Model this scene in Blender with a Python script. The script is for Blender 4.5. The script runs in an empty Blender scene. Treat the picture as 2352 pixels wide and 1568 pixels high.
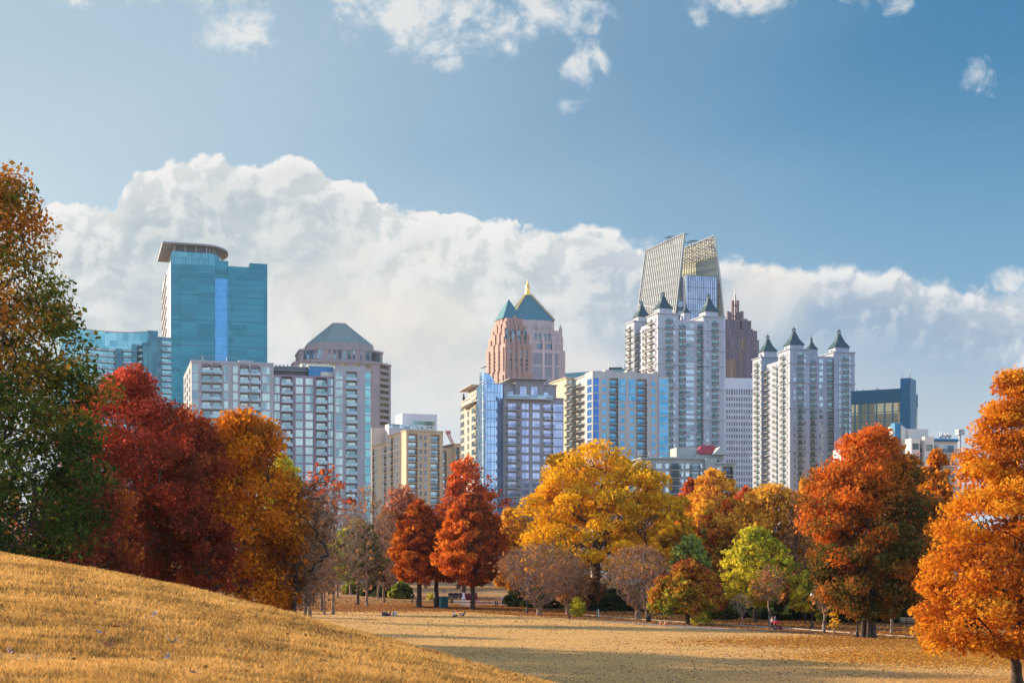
import bpy, math, random
import numpy as np
from mathutils import Vector, Matrix

# ------------------------------------------------------------------ camera, world, sun
F, CX, HY, EYE = 3267.0, 1176.0, 1270.0, 9.9      # pixels of a 2352 wide frame; eye height above the meadow
R = math.radians
SC = bpy.context.scene
COL = SC.collection
cam_d = bpy.data.cameras.new('camera'); cam = bpy.data.objects.new('camera', cam_d); COL.objects.link(cam)
cam.location = (0, 0, EYE); cam.rotation_euler = (R(90), 0, 0)
cam_d.sensor_width = 36; cam_d.lens = 50.0; cam_d.shift_y = (HY - 784) / 2352.0
cam_d.clip_start = 0.5; cam_d.clip_end = 20000
cam_d.dof.use_dof = True; cam_d.dof.focus_distance = 300; cam_d.dof.aperture_fstop = 4.5
SC.camera = cam
EXPO = 0.95
SC.view_settings.view_transform = 'Standard'; SC.view_settings.look = 'None'
SC.view_settings.gamma = 1.0; SC.view_settings.exposure = EXPO
SC.view_settings.use_curve_mapping = False
SUN_EL, SUN_AZ = 16.5, 26.0                        # azimuth counted from due left towards the skyline
to_sun = Vector((-math.cos(R(SUN_AZ)) * math.cos(R(SUN_EL)), math.sin(R(SUN_AZ)) * math.cos(R(SUN_EL)), math.sin(R(SUN_EL))))
sun_d = bpy.data.lights.new('sun', 'SUN'); sun_d.energy = 5.0; sun_d.angle = R(0.5); sun_d.color = (1.0, 0.79, 0.55)
sun = bpy.data.objects.new('sun', sun_d); COL.objects.link(sun)
sun.rotation_euler = to_sun.to_track_quat('Z', 'Y').to_euler()
SC.cycles.max_bounces = 6; SC.cycles.diffuse_bounces = 3; SC.cycles.glossy_bounces = 3
SC.cycles.transmission_bounces = 3; SC.cycles.transparent_max_bounces = 8
SC.cycles.use_denoising = True
SC.cycles.sample_clamp_indirect = 6

class NT:
    def __init__(s, tree): s.t = tree
    def n(s, typ, **kw):
        nd = s.t.nodes.new(typ)
        for k, v in kw.items(): setattr(nd, k, v)
        return nd
    def put(s, sock, v):
        if v is None: return
        if isinstance(v, bpy.types.NodeSocket): s.t.links.new(v, sock)
        else:
            if isinstance(v, (tuple, list)) and len(v) == 3 and sock.type == 'RGBA': v = (*v, 1)
            sock.default_value = v
    def m(s, op, a, b=None, c=None):
        nd = s.n('ShaderNodeMath', operation=op); s.put(nd.inputs[0], a); s.put(nd.inputs[1], b); s.put(nd.inputs[2], c); return nd.outputs[0]
    def add(s, a, b): return s.m('ADD', a, b)
    def sub(s, a, b): return s.m('SUBTRACT', a, b)
    def mul(s, a, b): return s.m('MULTIPLY', a, b)
    def div(s, a, b): return s.m('DIVIDE', a, b)
    def ss(s, x, lo, hi, o0=0.0, o1=1.0, lin=False):
        nd = s.n('ShaderNodeMapRange', interpolation_type='LINEAR' if lin else 'SMOOTHSTEP', clamp=True) if lin else s.n('ShaderNodeMapRange', interpolation_type='SMOOTHSTEP')
        s.put(nd.inputs[0], x); s.put(nd.inputs[1], lo); s.put(nd.inputs[2], hi); s.put(nd.inputs[3], o0); s.put(nd.inputs[4], o1); return nd.outputs[0]
    def vec(s, x, y, z=0.0):
        nd = s.n('ShaderNodeCombineXYZ'); s.put(nd.inputs[0], x); s.put(nd.inputs[1], y); s.put(nd.inputs[2], z); return nd.outputs[0]
    def noise(s, v, scale, detail=4, rough=0.55, dist=0.0, out=0, lac=2.0):
        nd = s.n('ShaderNodeTexNoise'); s.put(nd.inputs['Vector'], v); nd.inputs['Scale'].default_value = scale
        nd.inputs['Detail'].default_value = detail; nd.inputs['Roughness'].default_value = rough; nd.inputs['Distortion'].default_value = dist
        nd.inputs['Lacunarity'].default_value = lac
        return nd.outputs[out]
    def mix(s, f, a, b, mode='MIX'):
        nd = s.n('ShaderNodeMix', data_type='RGBA', blend_type=mode, clamp_factor=True)
        s.put(nd.inputs[0], f); s.put(nd.inputs[6], a); s.put(nd.inputs[7], b); return nd.outputs[2]
    def ramp(s, f, stops, interp='LINEAR'):
        nd = s.n('ShaderNodeValToRGB'); s.put(nd.inputs[0], f); cr = nd.color_ramp; cr.interpolation = interp
        while len(cr.elements) < len(stops): cr.elements.new(0.5)
        for e, (p, c) in zip(cr.elements, stops): e.position = p; e.color = (*c, 1) if len(c) == 3 else c
        return nd.outputs[0]

world = bpy.data.worlds.new('World'); SC.world = world; world.use_nodes = True
def build_world():
    t = world.node_tree; t.nodes.clear(); N = NT(t)
    BG = 0.12
    sky = N.n('ShaderNodeTexSky', sky_type='NISHITA'); sky.sun_disc = False
    sky.sun_elevation = R(SUN_EL); sky.sun_rotation = R(-(90 - SUN_AZ)); sky.altitude = 300; sky.air_density = 1.0; sky.dust_density = 1.2; sky.ozone_density = 2.2
    g = N.n('ShaderNodeTexCoord').outputs['Generated']
    sep = N.n('ShaderNodeSeparateXYZ'); t.links.new(g, sep.inputs[0]); x, y, z = sep.outputs
    ya = N.m('MAXIMUM', N.m('ABSOLUTE', y), 0.08)
    front = N.ss(y, 0.05, 0.2)
    u, w = N.div(x, ya), N.div(z, ya)
    a = N.add(N.mul(u, 3.267), 1.176); b = N.sub(1.270, N.mul(w, 3.267))       # azimuth and height as tangents, in thousandths
    p = N.vec(a, b, 0.0)
    skyc = sky.outputs[0]
    # direction based haze: pale near the sun side, deep blue away from it
    hs = N.n('ShaderNodeHueSaturation'); hs.inputs['Saturation'].default_value = 1.12; t.links.new(skyc, hs.inputs['Color']); hs.inputs['Value'].default_value = 1.0
    K = 1.0 / BG / 2 ** EXPO
    def c(r, g_, b_): return (r * K, g_ * K, b_ * K)
    deep = N.mix(N.ss(b, 0.0, 0.8), c(0.030, 0.20, 0.39), c(0.19, 0.39, 0.57))
    pale = N.mix(N.ss(b, 0.0, 0.6), c(0.42, 0.55, 0.62), c(0.54, 0.65, 0.70))
    wv = N.add(a, N.add(N.mul(b, 0.25), N.mul(N.sub(N.noise(N.vec(N.mul(a, 0.6), N.mul(b, 1.4), 3.0), 1.6, 4, 0.5), 0.5), 0.9)))
    clear = N.mix(N.ss(wv, -0.05, 2.35), pale, deep)
    skyb = N.mix(0.12, clear, hs.outputs[0])
    # ---- the great cumulus bank: its top edge as a curve over azimuth
    fc = N.n('ShaderNodeFloatCurve'); N.put(fc.inputs['Value'], N.div(N.add(a, 0.4), 3.2))
    pts = [(-0.4, .52), (0.0, .455), (.13, .460), (.215, .485), (.262, .475), (.283, .43), (.32, .385), (.40, .372), (.48, .352), (.57, .362), (.68, .350), (.76, .388), (.84, .412), (.875, .466), (.95, .452),
           (1.05, .470), (1.13, .495), (1.20, .527), (1.30, .530), (1.39, .52), (1.46, .548), (1.55, .575), (1.66, .590), (1.78, .583), (1.85, .597), (1.95, .600), (2.05, .628), (2.15, .645), (2.24, .665), (2.30, .66), (2.4, .645), (2.8, .6)]
    cv = fc.mapping.curves[0]
    while len(cv.points) < len(pts): cv.points.new(0.5, 0.5)
    for q, (xx, yy) in zip(cv.points, pts): q.location = ((xx + 0.4) / 3.2, yy); q.handle_type = 'VECTOR'
    fc.mapping.update()
    top = fc.outputs[0]
    n_big = N.noise(p, 7.0, 9, 0.58, 0.25); n_big2 = N.noise(N.vec(a, N.mul(b, 1.5), 7.0), 2.6, 6, 0.55, 0.3)
    n_sun = N.noise(N.vec(N.sub(a, 0.016), N.sub(b, 0.020), 0.0), 7.0, 9, 0.58, 0.25)
    n_fine = N.noise(N.vec(a, b, 1.7), 16.0, 8, 0.62, 0.6)
    d = N.add(N.sub(b, top), N.add(N.mul(N.sub(n_big, 0.52), 0.15), N.mul(N.sub(n_fine, 0.5), 0.045)))
    right = N.ss(a, 1.1, 1.7)
    m_top = N.ss(d, 0.0, N.add(0.012, N.mul(right, 0.018)))
    # shading of the bank
    rim = N.ss(d, 0.0, N.add(0.07, N.mul(N.sub(N.add(n_big2, N.mul(N.sub(n_fine, .5), .5)), 0.3), 0.26)), 1.0, 0.0)
    lump = N.ss(N.noise(N.vec(a, N.mul(b, 1.3), 2.0), 4.2, 8, 0.55, 0.4), 0.36, 0.66)
    white = c(0.88, 0.87, 0.85); grey = c(0.50, 0.58, 0.62); blueg = c(0.36, 0.47, 0.60); cream = c(0.88, 0.83, 0.76)
    inner_l = N.mix(N.mul(lump, 0.7), grey, white)
    inner_r = N.mix(N.mul(lump, 0.5), blueg, c(0.48, 0.56, 0.66))
    inner = N.mix(right, inner_l, inner_r)
    rel = N.ss(N.sub(n_big, n_sun), -0.075, 0.085)
    shade = N.mix(right, c(0.40, 0.48, 0.53), c(0.28, 0.39, 0.52))
    fade = N.mul(N.ss(d, 0.08, 0.34, 1.0, 0.35), N.ss(b, 0.72, 0.98, 1.0, 0.25))
    inner = N.mix(N.mul(fade, N.ss(rel, 0.0, 0.55, 0.42, 0.0)), inner, shade)
    inner = N.mix(N.mul(fade, N.ss(rel, 0.5, 1.0, 0.0, 0.40)), inner, c(0.90, 0.88, 0.84))
    rim = N.mul(rim, N.ss(rel, 0.0, 0.6, 0.45, 1.0))
    cb = N.mix(rim, inner, white)
    def glow(ax, bx, ra, rb):
        q = N.add(N.m('POWER', N.div(N.sub(a, ax), ra), 2.0), N.m('POWER', N.div(N.sub(b, bx), rb), 2.0))
        q = N.add(q, N.add(N.mul(N.sub(n_big2, 0.5), 2.6), N.mul(N.sub(n_big, 0.5), 1.8)))
        return N.ss(q, 0.0, 1.0, 1.0, 0.0)
    cb = N.mix(N.mul(glow(1.74, .70, .16, .12), 0.65), cb, cream)
    cb = N.mix(N.mul(glow(.90, .70, .30, .18), 0.75), cb, c(0.86, 0.80, 0.73))
    cb = N.mix(N.mul(glow(1.12, .90, .34, .14), 0.7), cb, c(0.84, 0.80, 0.76))
    cb = N.mix(N.mul(glow(1.95, .88, .22, .13), 0.5), cb, c(0.70, 0.69, 0.72))
    # soft thinning of the bank towards the horizon
    lowhaze = N.ss(b, 0.80, 1.10)
    cb = N.mix(N.mul(lowhaze, 0.85), cb, c(0.64, 0.71, 0.76))
    thin = N.mul(N.ss(a, 1.45, 2.15), N.ss(d, 0.03, 0.22))
    veil = N.mix(N.ss(b, .6, 1.05), c(0.20, 0.40, 0.60), c(0.50, 0.60, 0.68))
    cb = N.mix(N.mul(thin, 0.85), cb, veil)
    blue_hole = N.mul(N.mul(glow(1.42, .72, .16, .12), 0.0), 1.0)
    out = N.mix(m_top, skyb, cb)
    # ---- loose clouds above the bank
    nn = N.noise(p, 9.0, 9, 0.62, 0.5); nn2 = N.noise(N.vec(N.add(a, 3.0), b, 4.0), 22.0, 6, 0.6, 0.4)
    fld = None
    for (ax, bx, ra, rb, st) in [(.54, .075, .10, .065, 1.0), (.50, -.02, .10, .06, .5), (1.08, .03, .34, .095, 1.15), (.84, -.01, .12, .06, .9), (.985, .09, .11, .05, .9), (1.33, .135, .055, .06, .8), (1.31, .25, .05, .025, .8), (1.03, .145, .04, .02, .5),
                                 (1.70, .0, .13, .05, .9), (1.61, .04, .03, .035, .8), (2.03, -.01, .10, .035, .7), (2.26, .185, .05, .05, .55), (2.32, .645, .06, .03, .95), (1.48, .563, .05, .03, .9), (.22, .488, .035, .012, .9), (.1, -.03, .35, .05, .6), (2.34, .815, .04, .03, .6)]:
        q = N.add(N.m('POWER', N.div(N.sub(a, ax), ra), 2.0), N.m('POWER', N.div(N.sub(b, bx), rb), 2.0))
        g1 = N.mul(N.m('SUBTRACT', 1.0, q), st)
        fld = g1 if fld is None else N.m('MAXIMUM', fld, g1)
    den = N.add(fld, N.add(N.mul(N.sub(nn, 0.5), 4.6), N.mul(N.sub(nn2, 0.5), 2.0)))
    den = N.add(den, -0.12)
    m2 = N.mul(N.ss(den, -0.15, 1.25), N.ss(fld, -1.8, 0.1))
    out = N.mix(N.mul(m2, 0.78), out, N.mix(N.ss(den, 0.1, 1.3), c(0.66, 0.74, 0.80), c(0.88, 0.86, 0.83)))
    # behind the viewer and far to the sides: sky and cloud brightened and blued to lift shaded faces
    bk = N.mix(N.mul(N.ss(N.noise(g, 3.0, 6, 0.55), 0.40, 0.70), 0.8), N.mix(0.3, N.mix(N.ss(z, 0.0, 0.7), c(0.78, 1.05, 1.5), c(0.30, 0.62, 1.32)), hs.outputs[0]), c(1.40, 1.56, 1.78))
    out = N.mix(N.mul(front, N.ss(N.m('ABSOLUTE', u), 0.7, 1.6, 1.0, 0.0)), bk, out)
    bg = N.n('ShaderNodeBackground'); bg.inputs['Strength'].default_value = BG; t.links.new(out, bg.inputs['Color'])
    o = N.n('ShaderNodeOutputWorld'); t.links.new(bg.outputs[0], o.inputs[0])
build_world()

# ------------------------------------------------------------------ frames and helpers
def wx(xv, Y): return (xv - CX) / F * Y
def wz(yv, Y): return EYE + (HY - yv) / F * Y
def ground(X, Y):
    X = np.asarray(X, float); Y = np.asarray(Y, float)
    s = np.maximum(0.87 * X + 0.494 * Y, 0)
    D = 1.65 - 0.013 * X - 0.0590 * np.minimum(Y, 60) + 0.0139 * s * s
    D = D - 0.27 * np.exp(-(((X + 7.5) / 9) ** 2 + ((Y - 36) / 17) ** 2))
    D = D + 0.05 * np.sin(X * 0.31 + Y * 0.17) * np.clip((s - 3) / 10, 0, 1)
    h1 = EYE - D
    h2 = 0.10 * np.sin(X * 0.045 + 1.3) * np.cos(Y * 0.037) + 0.06 * np.sin(X * 0.13 + Y * 0.09)
    h2 = h2 + 1.0 * np.exp(-(((X + 52) / 22) ** 2 + ((Y - 300) / 38) ** 2))
    h2 = h2 + np.clip((Y - 500) / 900, 0, 1) * 3
    k = 0.8
    return np.where(h1 - h2 > 6, h1, h2 + k * np.log1p(np.exp(np.clip((h1 - h2) / k, -30, 30))))
def gz(X, Y): return float(ground(X, Y))
def hit(xv, yv, y0=6.0, y1=900.0):
    u, w = (xv - CX) / F, (HY - yv) / F
    Ys = np.concatenate([np.arange(y0, 80, 0.1), np.arange(80, y1, 0.5)])
    k = np.nonzero(ground(u * Ys, Ys) >= EYE + w * Ys)[0]
    Y = Ys[k[0]] if len(k) else y1
    return u * Y, Y, gz(u * Y, Y)

def tag(o, label=None, cat=None, group=None, kind=None):
    if label: o['label'] = label
    if cat: o['category'] = cat
    if group: o['group'] = group
    if kind: o['kind'] = kind
    return o
def empty(name, loc, rz=0.0):
    o = bpy.data.objects.new(name, None); COL.objects.link(o); o.location = loc; o.rotation_euler = (0, 0, rz); o.empty_display_size = 0.3
    return o
def link(name, me, parent=None, loc=(0, 0, 0), rz=0.0):
    o = bpy.data.objects.new(name, me); COL.objects.link(o)
    o.location = loc; o.rotation_euler = (0, 0, rz)
    if parent: o.parent = parent
    return o
def copy_tree(o, parent=None):
    c = o.copy(); COL.objects.link(c); c.parent = parent
    for ch in [q for q in KIDS.get(o.name, [])]: copy_tree(ch, c)
    return c
KIDS = {}
def np_mesh(name, V, Fq, mats, mi=None, smooth=False, col=None):
    me = bpy.data.meshes.new(name); V = np.asarray(V, np.float32); Fq = np.asarray(Fq, np.int32)
    n, k = Fq.shape
    me.vertices.add(len(V)); me.vertices.foreach_set('co', V.ravel())
    me.loops.add(n * k); me.loops.foreach_set('vertex_index', Fq.ravel())
    me.polygons.add(n); me.polygons.foreach_set('loop_start', np.arange(0, n * k, k, dtype=np.int32))
    me.polygons.foreach_set('loop_total', np.full(n, k, np.int32))
    if mi is not None: me.polygons.foreach_set('material_index', np.asarray(mi, np.int32))
    if smooth: me.polygons.foreach_set('use_smooth', np.ones(n, bool))
    for m in mats: me.materials.append(m)
    if col is not None:
        at = me.color_attributes.new('leaf_colour', 'FLOAT_COLOR', 'POINT')
        c4 = np.ones((len(V), 4), np.float32); c4[:, :3] = col; at.data.foreach_set('color', c4.ravel())
    me.update(calc_edges=True)
    return me

class MB:
    """collects faces of boxes, prisms and tubes for ONE mesh"""
    def __init__(s): s.v = []; s.f = []; s.mi = []
    def face(s, pts, m=0):
        i = len(s.v); s.v += [tuple(p) for p in pts]; s.f.append(tuple(range(i, i + len(pts)))); s.mi.append(m)
    def raw(s, vs, fs, m=0):
        i = len(s.v); s.v += [tuple(p) for p in vs]
        for f in fs: s.f.append(tuple(i + q for q in f)); s.mi.append(m)
    def box(s, x0, x1, y0, y1, z0, z1, m=0):
        s.raw([(x0, y0, z0), (x1, y0, z0), (x1, y1, z0), (x0, y1, z0), (x0, y0, z1), (x1, y0, z1), (x1, y1, z1), (x0, y1, z1)],
              [(0, 1, 5, 4), (1, 2, 6, 5), (2, 3, 7, 6), (3, 0, 4, 7), (4, 5, 6, 7), (3, 2, 1, 0)], m)
    def prism(s, poly, z0, z1, m=0, top=None, mtop=None):
        n = len(poly); tp = top or poly
        z0f = z0 if callable(z0) else (lambda p: z0); z1f = z1 if callable(z1) else (lambda p: z1)
        vs = [(p[0], p[1], z0f(p)) for p in poly] + [(p[0], p[1], z1f(p)) for p in tp]
        s.raw(vs, [(i, (i + 1) % n, n + (i + 1) % n, n + i) for i in range(n)], m)
        s.raw(vs, [tuple(range(n, 2 * n))], m if mtop is None else mtop); s.raw(vs, [tuple(range(n - 1, -1, -1))], m)
    def pyramid(s, poly, z0, apex, m=0):
        n = len(poly); vs = [(p[0], p[1], z0) for p in poly] + [apex]
        s.raw(vs, [(i, (i + 1) % n, n) for i in range(n)], m); s.raw(vs, [tuple(range(n - 1, -1, -1))], m)
    def tube(s, pts, r, n=6, m=0, cap=True):
        pts = [Vector(p) for p in pts]; rr = r if isinstance(r, (list, tuple)) else [r] * len(pts)
        rings = []
        for i, p in enumerate(pts):
            d = (pts[min(i + 1, len(pts) - 1)] - pts[max(i - 1, 0)]).normalized()
            ax = Vector((1, 0, 0)) if abs(d.x) < 0.8 else Vector((0, 1, 0))
            e1 = d.cross(ax).normalized(); e2 = d.cross(e1)
            rings.append([p + (e1 * math.cos(2 * math.pi * k / n) + e2 * math.sin(2 * math.pi * k / n)) * rr[i] for k in range(n)])
        vs = [q for rg in rings for q in rg]; fs = []
        for i in range(len(pts) - 1):
            for k in range(n): fs.append((i * n + k, (i + 1) * n + k, (i + 1) * n + (k + 1) % n, i * n + (k + 1) % n))
        if cap: fs.append(tuple(range(n - 1, -1, -1))[::-1]); fs.append(tuple(range((len(pts) - 1) * n, len(pts) * n))[::-1])
        s.raw(vs, fs, m)
    def lathe(s, prof, cx=0, cy=0, n=10, m=0):
        vs = []; fs = []
        for r, z in prof: vs += [(cx + r * math.cos(2 * math.pi * k / n), cy + r * math.sin(2 * math.pi * k / n), z) for k in range(n)]
        for i in range(len(prof) - 1):
            for k in range(n): fs.append((i * n + k, i * n + (k + 1) % n, (i + 1) * n + (k + 1) % n, (i + 1) * n + k))
        s.raw(vs, fs + [tuple(range(n - 1, -1, -1)), tuple(range((len(prof) - 1) * n, len(prof) * n))], m)
    def mesh(s, name, mats, smooth=False):
        me = bpy.data.meshes.new(name); me.from_pydata(s.v, [], s.f)
        for m in (mats if isinstance(mats, (list, tuple)) else [mats]): me.materials.append(m)
        me.polygons.foreach_set('material_index', s.mi)
        if smooth: me.polygons.foreach_set('use_smooth', [True] * len(s.f))
        me.update(); return me
    def build(s, name, mats, parent=None, loc=(0, 0, 0), rz=0.0, smooth=False):
        o = link(name, s.mesh(name, mats, smooth), parent, loc, rz)
        if parent is not None: KIDS.setdefault(parent.name, []).append(o)
        return o

# ------------------------------------------------------------------ materials
def mat(name, col, rough=0.8, metal=0.0, var=0.12, scale=1.5, col2=None, bump=0.0, spec=0.5, streak=False, grime=0.0, emit=None):
    m = bpy.data.materials.new(name); m.use_nodes = True; t = m.node_tree; N = NT(t); bs = t.nodes['Principled BSDF']
    pos = N.n('ShaderNodeNewGeometry').outputs['Position']
    if streak:
        mp = N.n('ShaderNodeMapping'); t.links.new(pos, mp.inputs[0]); mp.inputs['Scale'].default_value = (1, 1, 0.12); pos2 = mp.outputs[0]
    else: pos2 = pos
    f = N.noise(pos2, scale, 5, 0.6)
    c2 = col2 or tuple(max(0, c * (1 - 2 * var)) for c in col); c1 = col if col2 else tuple(min(1, c * (1 + var)) for c in col)
    cc = N.mix(N.ss(f, 0.3, 0.7), c2, c1)
    if grime:
        g = N.noise(pos, scale * 0.13, 6, 0.65); cc = N.mix(N.ss(g, 0.35, 0.75, 0.0, grime), cc, tuple(c * 0.6 for c in col))
    t.links.new(cc, bs.inputs['Base Color'])
    bs.inputs['Roughness'].default_value = rough; bs.inputs['Metallic'].default_value = metal; bs.inputs['Specular IOR Level'].default_value = spec
    if bump:
        b = N.n('ShaderNodeBump'); b.inputs['Strength'].default_value = bump; b.inputs['Distance'].default_value = 0.05
        t.links.new(N.noise(pos, scale * 6, 4, 0.6), b.inputs['Height']); t.links.new(b.outputs[0], bs.inputs['Normal'])
    if emit: bs.inputs['Emission Color'].default_value = (*emit[0], 1); bs.inputs['Emission Strength'].default_value = emit[1]
    return m
def glass(name, dark, light, rough=0.08, metal=0.75, cell=(3.0, 3.0, 3.1), wobble=0.02, frac=0.5):
    """window glass: each pane has its own blinds or depth (cells of the wall), with a slightly wavy sheen"""
    m = bpy.data.materials.new(name); m.use_nodes = True; t = m.node_tree; N = NT(t); bs = t.nodes['Principled BSDF']
    pos = N.n('ShaderNodeNewGeometry').outputs['Position']
    sn = N.n('ShaderNodeVectorMath', operation='SNAP'); t.links.new(pos, sn.inputs[0]); sn.inputs[1].default_value = cell
    wn = N.n('ShaderNodeTexWhiteNoise'); t.links.new(sn.outputs[0], wn.inputs[0])
    cc = N.mix(N.ss(wn.outputs[0], frac - 0.5, frac + 0.5), dark, light)
    t.links.new(cc, bs.inputs['Base Color']); bs.inputs['Metallic'].default_value = metal; bs.inputs['Roughness'].default_value = rough
    b = N.n('ShaderNodeBump'); b.inputs['Strength'].default_value = 0.4; b.inputs['Distance'].default_value = wobble
    t.links.new(N.noise(pos, 0.5, 2, 0.5), b.inputs['Height']); t.links.new(b.outputs[0], bs.inputs['Normal'])
    return m
def leafmat(name, trans=0.35):
    m = bpy.data.materials.new(name); m.use_nodes = True; t = m.node_tree; N = NT(t); t.nodes.clear()
    at = N.n('ShaderNodeAttribute', attribute_name='leaf_colour').outputs['Color']
    d = N.n('ShaderNodeBsdfDiffuse'); t.links.new(at, d.inputs['Color'])
    tr = N.n('ShaderNodeBsdfTranslucent'); t.links.new(at, tr.inputs['Color'])
    mx = N.n('ShaderNodeMixShader'); mx.inputs[0].default_value = trans
    t.links.new(d.outputs[0], mx.inputs[1]); t.links.new(tr.outputs[0], mx.inputs[2])
    o = N.n('ShaderNodeOutputMaterial'); t.links.new(mx.outputs[0], o.inputs[0])
    return m
LEAF = leafmat('leaf', 0.4)
BARK = mat('bark', (0.075, 0.052, 0.038), 0.95, var=0.3, scale=3, bump=0.5)
BARK_PALE = mat('bark_pale', (0.26, 0.20, 0.15), 0.95, var=0.3, scale=3, bump=0.4)
BARK_TWIG = mat('bark_twig', (0.30, 0.19, 0.125), 0.95, var=0.25, scale=2)

# ------------------------------------------------------------------ the ground
def ground_material():
    m = bpy.data.materials.new('dry_grass'); m.use_nodes = True; t = m.node_tree; N = NT(t); bs = t.nodes['Principled BSDF']
    pos = N.n('ShaderNodeNewGeometry').outputs['Position']
    mp = N.n('ShaderNodeMapping'); t.links.new(pos, mp.inputs[0]); mp.inputs['Scale'].default_value = (0.5, 1, 1)
    f1 = N.noise(mp.outputs[0], 0.06, 5, 0.6); f2 = N.noise(pos, 0.5, 5, 0.65); f3 = N.noise(pos, 4.0, 4, 0.7); f4 = N.noise(mp.outputs[0], 0.11, 4, 0.6, 0.5)
    c = N.mix(N.ss(f1, 0.35, 0.65), (0.68, 0.40, 0.14), (0.78, 0.48, 0.18))
    c = N.mix(N.ss(f2, 0.30, 0.72, 0.35, 0.0), c, (0.44, 0.27, 0.12))
    c = N.mix(N.ss(f4, 0.56, 0.72, 0.0, 0.6), c, (0.36, 0.29, 0.09))
    c = N.mix(N.ss(f3, 0.42, 0.75, 0.40, 0.0), c, (0.34, 0.20, 0.09))
    f5 = N.noise(pos, 9.0, 3, 0.8)
    c = N.mix(N.ss(f5, 0.60, 0.70, 0.0, 0.7), c, (0.16, 0.085, 0.04))
    # leaf litter under the trees along and beyond the path
    sp = N.n('ShaderNodeSeparateXYZ'); t.links.new(pos, sp.inputs[0])
    line = N.add(sp.outputs[1], N.mul(N.m('MAXIMUM', sp.outputs[0], -8.0), 1.55))
    lit = N.ss(N.add(line, N.mul(N.sub(f2, 0.5), 14)), 228, 234)
    litc = N.mix(N.ss(f3, 0.35, 0.65), (0.28, 0.14, 0.07), (0.44, 0.25, 0.11))
    c = N.mix(N.mul(lit, N.ss(f1, 0.2, 0.6, 0.5, 0.85)), c, litc)
    t.links.new(c, bs.inputs['Base Color']); bs.inputs['Roughness'].default_value = 1.0; bs.inputs['Specular IOR Level'].default_value = 0.1
    b = N.n('ShaderNodeBump'); b.inputs['Strength'].default_value = 0.9; b.inputs['Distance'].default_value = 0.22
    t.links.new(N.add(f5, f3), b.inputs['Height']); t.links.new(b.outputs[0], bs.inputs['Normal'])
    return m
GRASS = ground_material()
def axis(lo, hi, d0, d1, g):
    a = [0.0]
    st = d0
    while a[-1] < hi: a.append(a[-1] + st); st = min(st * g, d1) if a[-1] > 60 else d0
    return a
def build_ground():
    ys = [-80 + 4 * i for i in range(20)] + [1.5 * i for i in range(0, 80)] + [120 + 4 * i for i in range(70)] + [400 + 40 * i for i in range(20)] + [1200 + 300 * i for i in range(30)]
    xp = [1.5 * i for i in range(0, 60)] + [90 + 5 * i for i in range(40)] + [300 + 60 * i for i in range(20)] + [1500 + 500 * i for i in range(18)]
    xs = [-v for v in xp[:0:-1]] + xp
    xs, ys = np.array(xs), np.array(ys); XX, YY = np.meshgrid(xs, ys); ZZ = ground(XX, YY)
    V = np.stack([XX, YY, ZZ], -1).reshape(-1, 3); nx = len(xs)
    i, j = np.meshgrid(np.arange(nx - 1), np.arange(len(ys) - 1)); b = (j * nx + i).ravel()
    Fq = np.stack([b, b + 1, b + nx + 1, b + nx], 1)
    o = link('ground', np_mesh('ground', V, Fq, [GRASS], smooth=True)); tag(o, kind='structure')
build_ground()

# ------------------------------------------------------------------ trees
def tubes_np(P0, P1, R0, R1, n=4):
    """one tapered prism per edge"""
    d = P1 - P0; L = np.linalg.norm(d, axis=1, keepdims=True) + 1e-9; d = d / L
    ax = np.where(np.abs(d[:, 2:3]) < 0.9, np.array([[0, 0, 1.0]]), np.array([[1.0, 0, 0]]))
    e1 = np.cross(d, ax); e1 /= np.linalg.norm(e1, axis=1, keepdims=True) + 1e-9; e2 = np.cross(d, e1)
    th = np.arange(n) * 2 * np.pi / n
    ring = np.cos(th)[None, :, None] * e1[:, None, :] + np.sin(th)[None, :, None] * e2[:, None, :]
    A = P0[:, None, :] + ring * R0[:, None, None]; B = P1[:, None, :] + ring * R1[:, None, None]
    V = np.concatenate([A, B], 1).reshape(-1, 3); m = len(P0)
    k = np.arange(n); f = np.stack([k, (k + 1) % n, n + (k + 1) % n, n + k], 1)
    Fq = (np.arange(m)[:, None, None] * 2 * n + f[None]).reshape(-1, 4)
    return V, Fq
def skeleton(rng, trunk, tips, wander=0.12, up=0.6, step=1.2):
    """joins every tip to the nearest wood already grown; returns edges with pipe-model radii"""
    P = [np.array(q, float) for q in trunk]; par = [-1] + list(range(len(trunk) - 1)); tipn = []
    order = np.argsort(np.linalg.norm(tips - P[-1] * np.array([1, 1, 0.6]) - np.array([0, 0, 0]), axis=1))
    arr = np.zeros((len(tips) * 6 + len(trunk) + 8, 3)); arr[:len(P)] = P; n = len(P)
    for i in order:
        t = tips[i]; d = t[None] - arr[:n]; L = np.linalg.norm(d, axis=1)
        cost = L + up * np.maximum(0, arr[:n, 2] - t[2] + 0.3 * L)
        j = int(np.argmin(cost)); p = arr[j]; Lj = L[j]; k = max(1, min(4, int(Lj / step)))
        last = j
        for q in range(1, k + 1):
            w = q / k; pt = p + (t - p) * w
            if q < k: pt = pt + rng.normal(0, wander * Lj / k, 3) + np.array([0, 0, -0.10 * Lj * math.sin(w * math.pi)])
            if n >= len(arr): arr = np.concatenate([arr, np.zeros_like(arr)])
            arr[n] = pt; par.append(last); last = n; n += 1
        tipn.append(last)
    par = np.array(par); cnt = np.zeros(n); cnt[tipn] = 1
    for i in range(n - 1, 0, -1): cnt[par[i]] += cnt[i]
    return arr[:n], par, cnt
LEAF_SHAPE = np.array([[0, -0.5], [0.34, 0.0], [0.0, 0.5], [-0.34, 0.0]])
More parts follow.
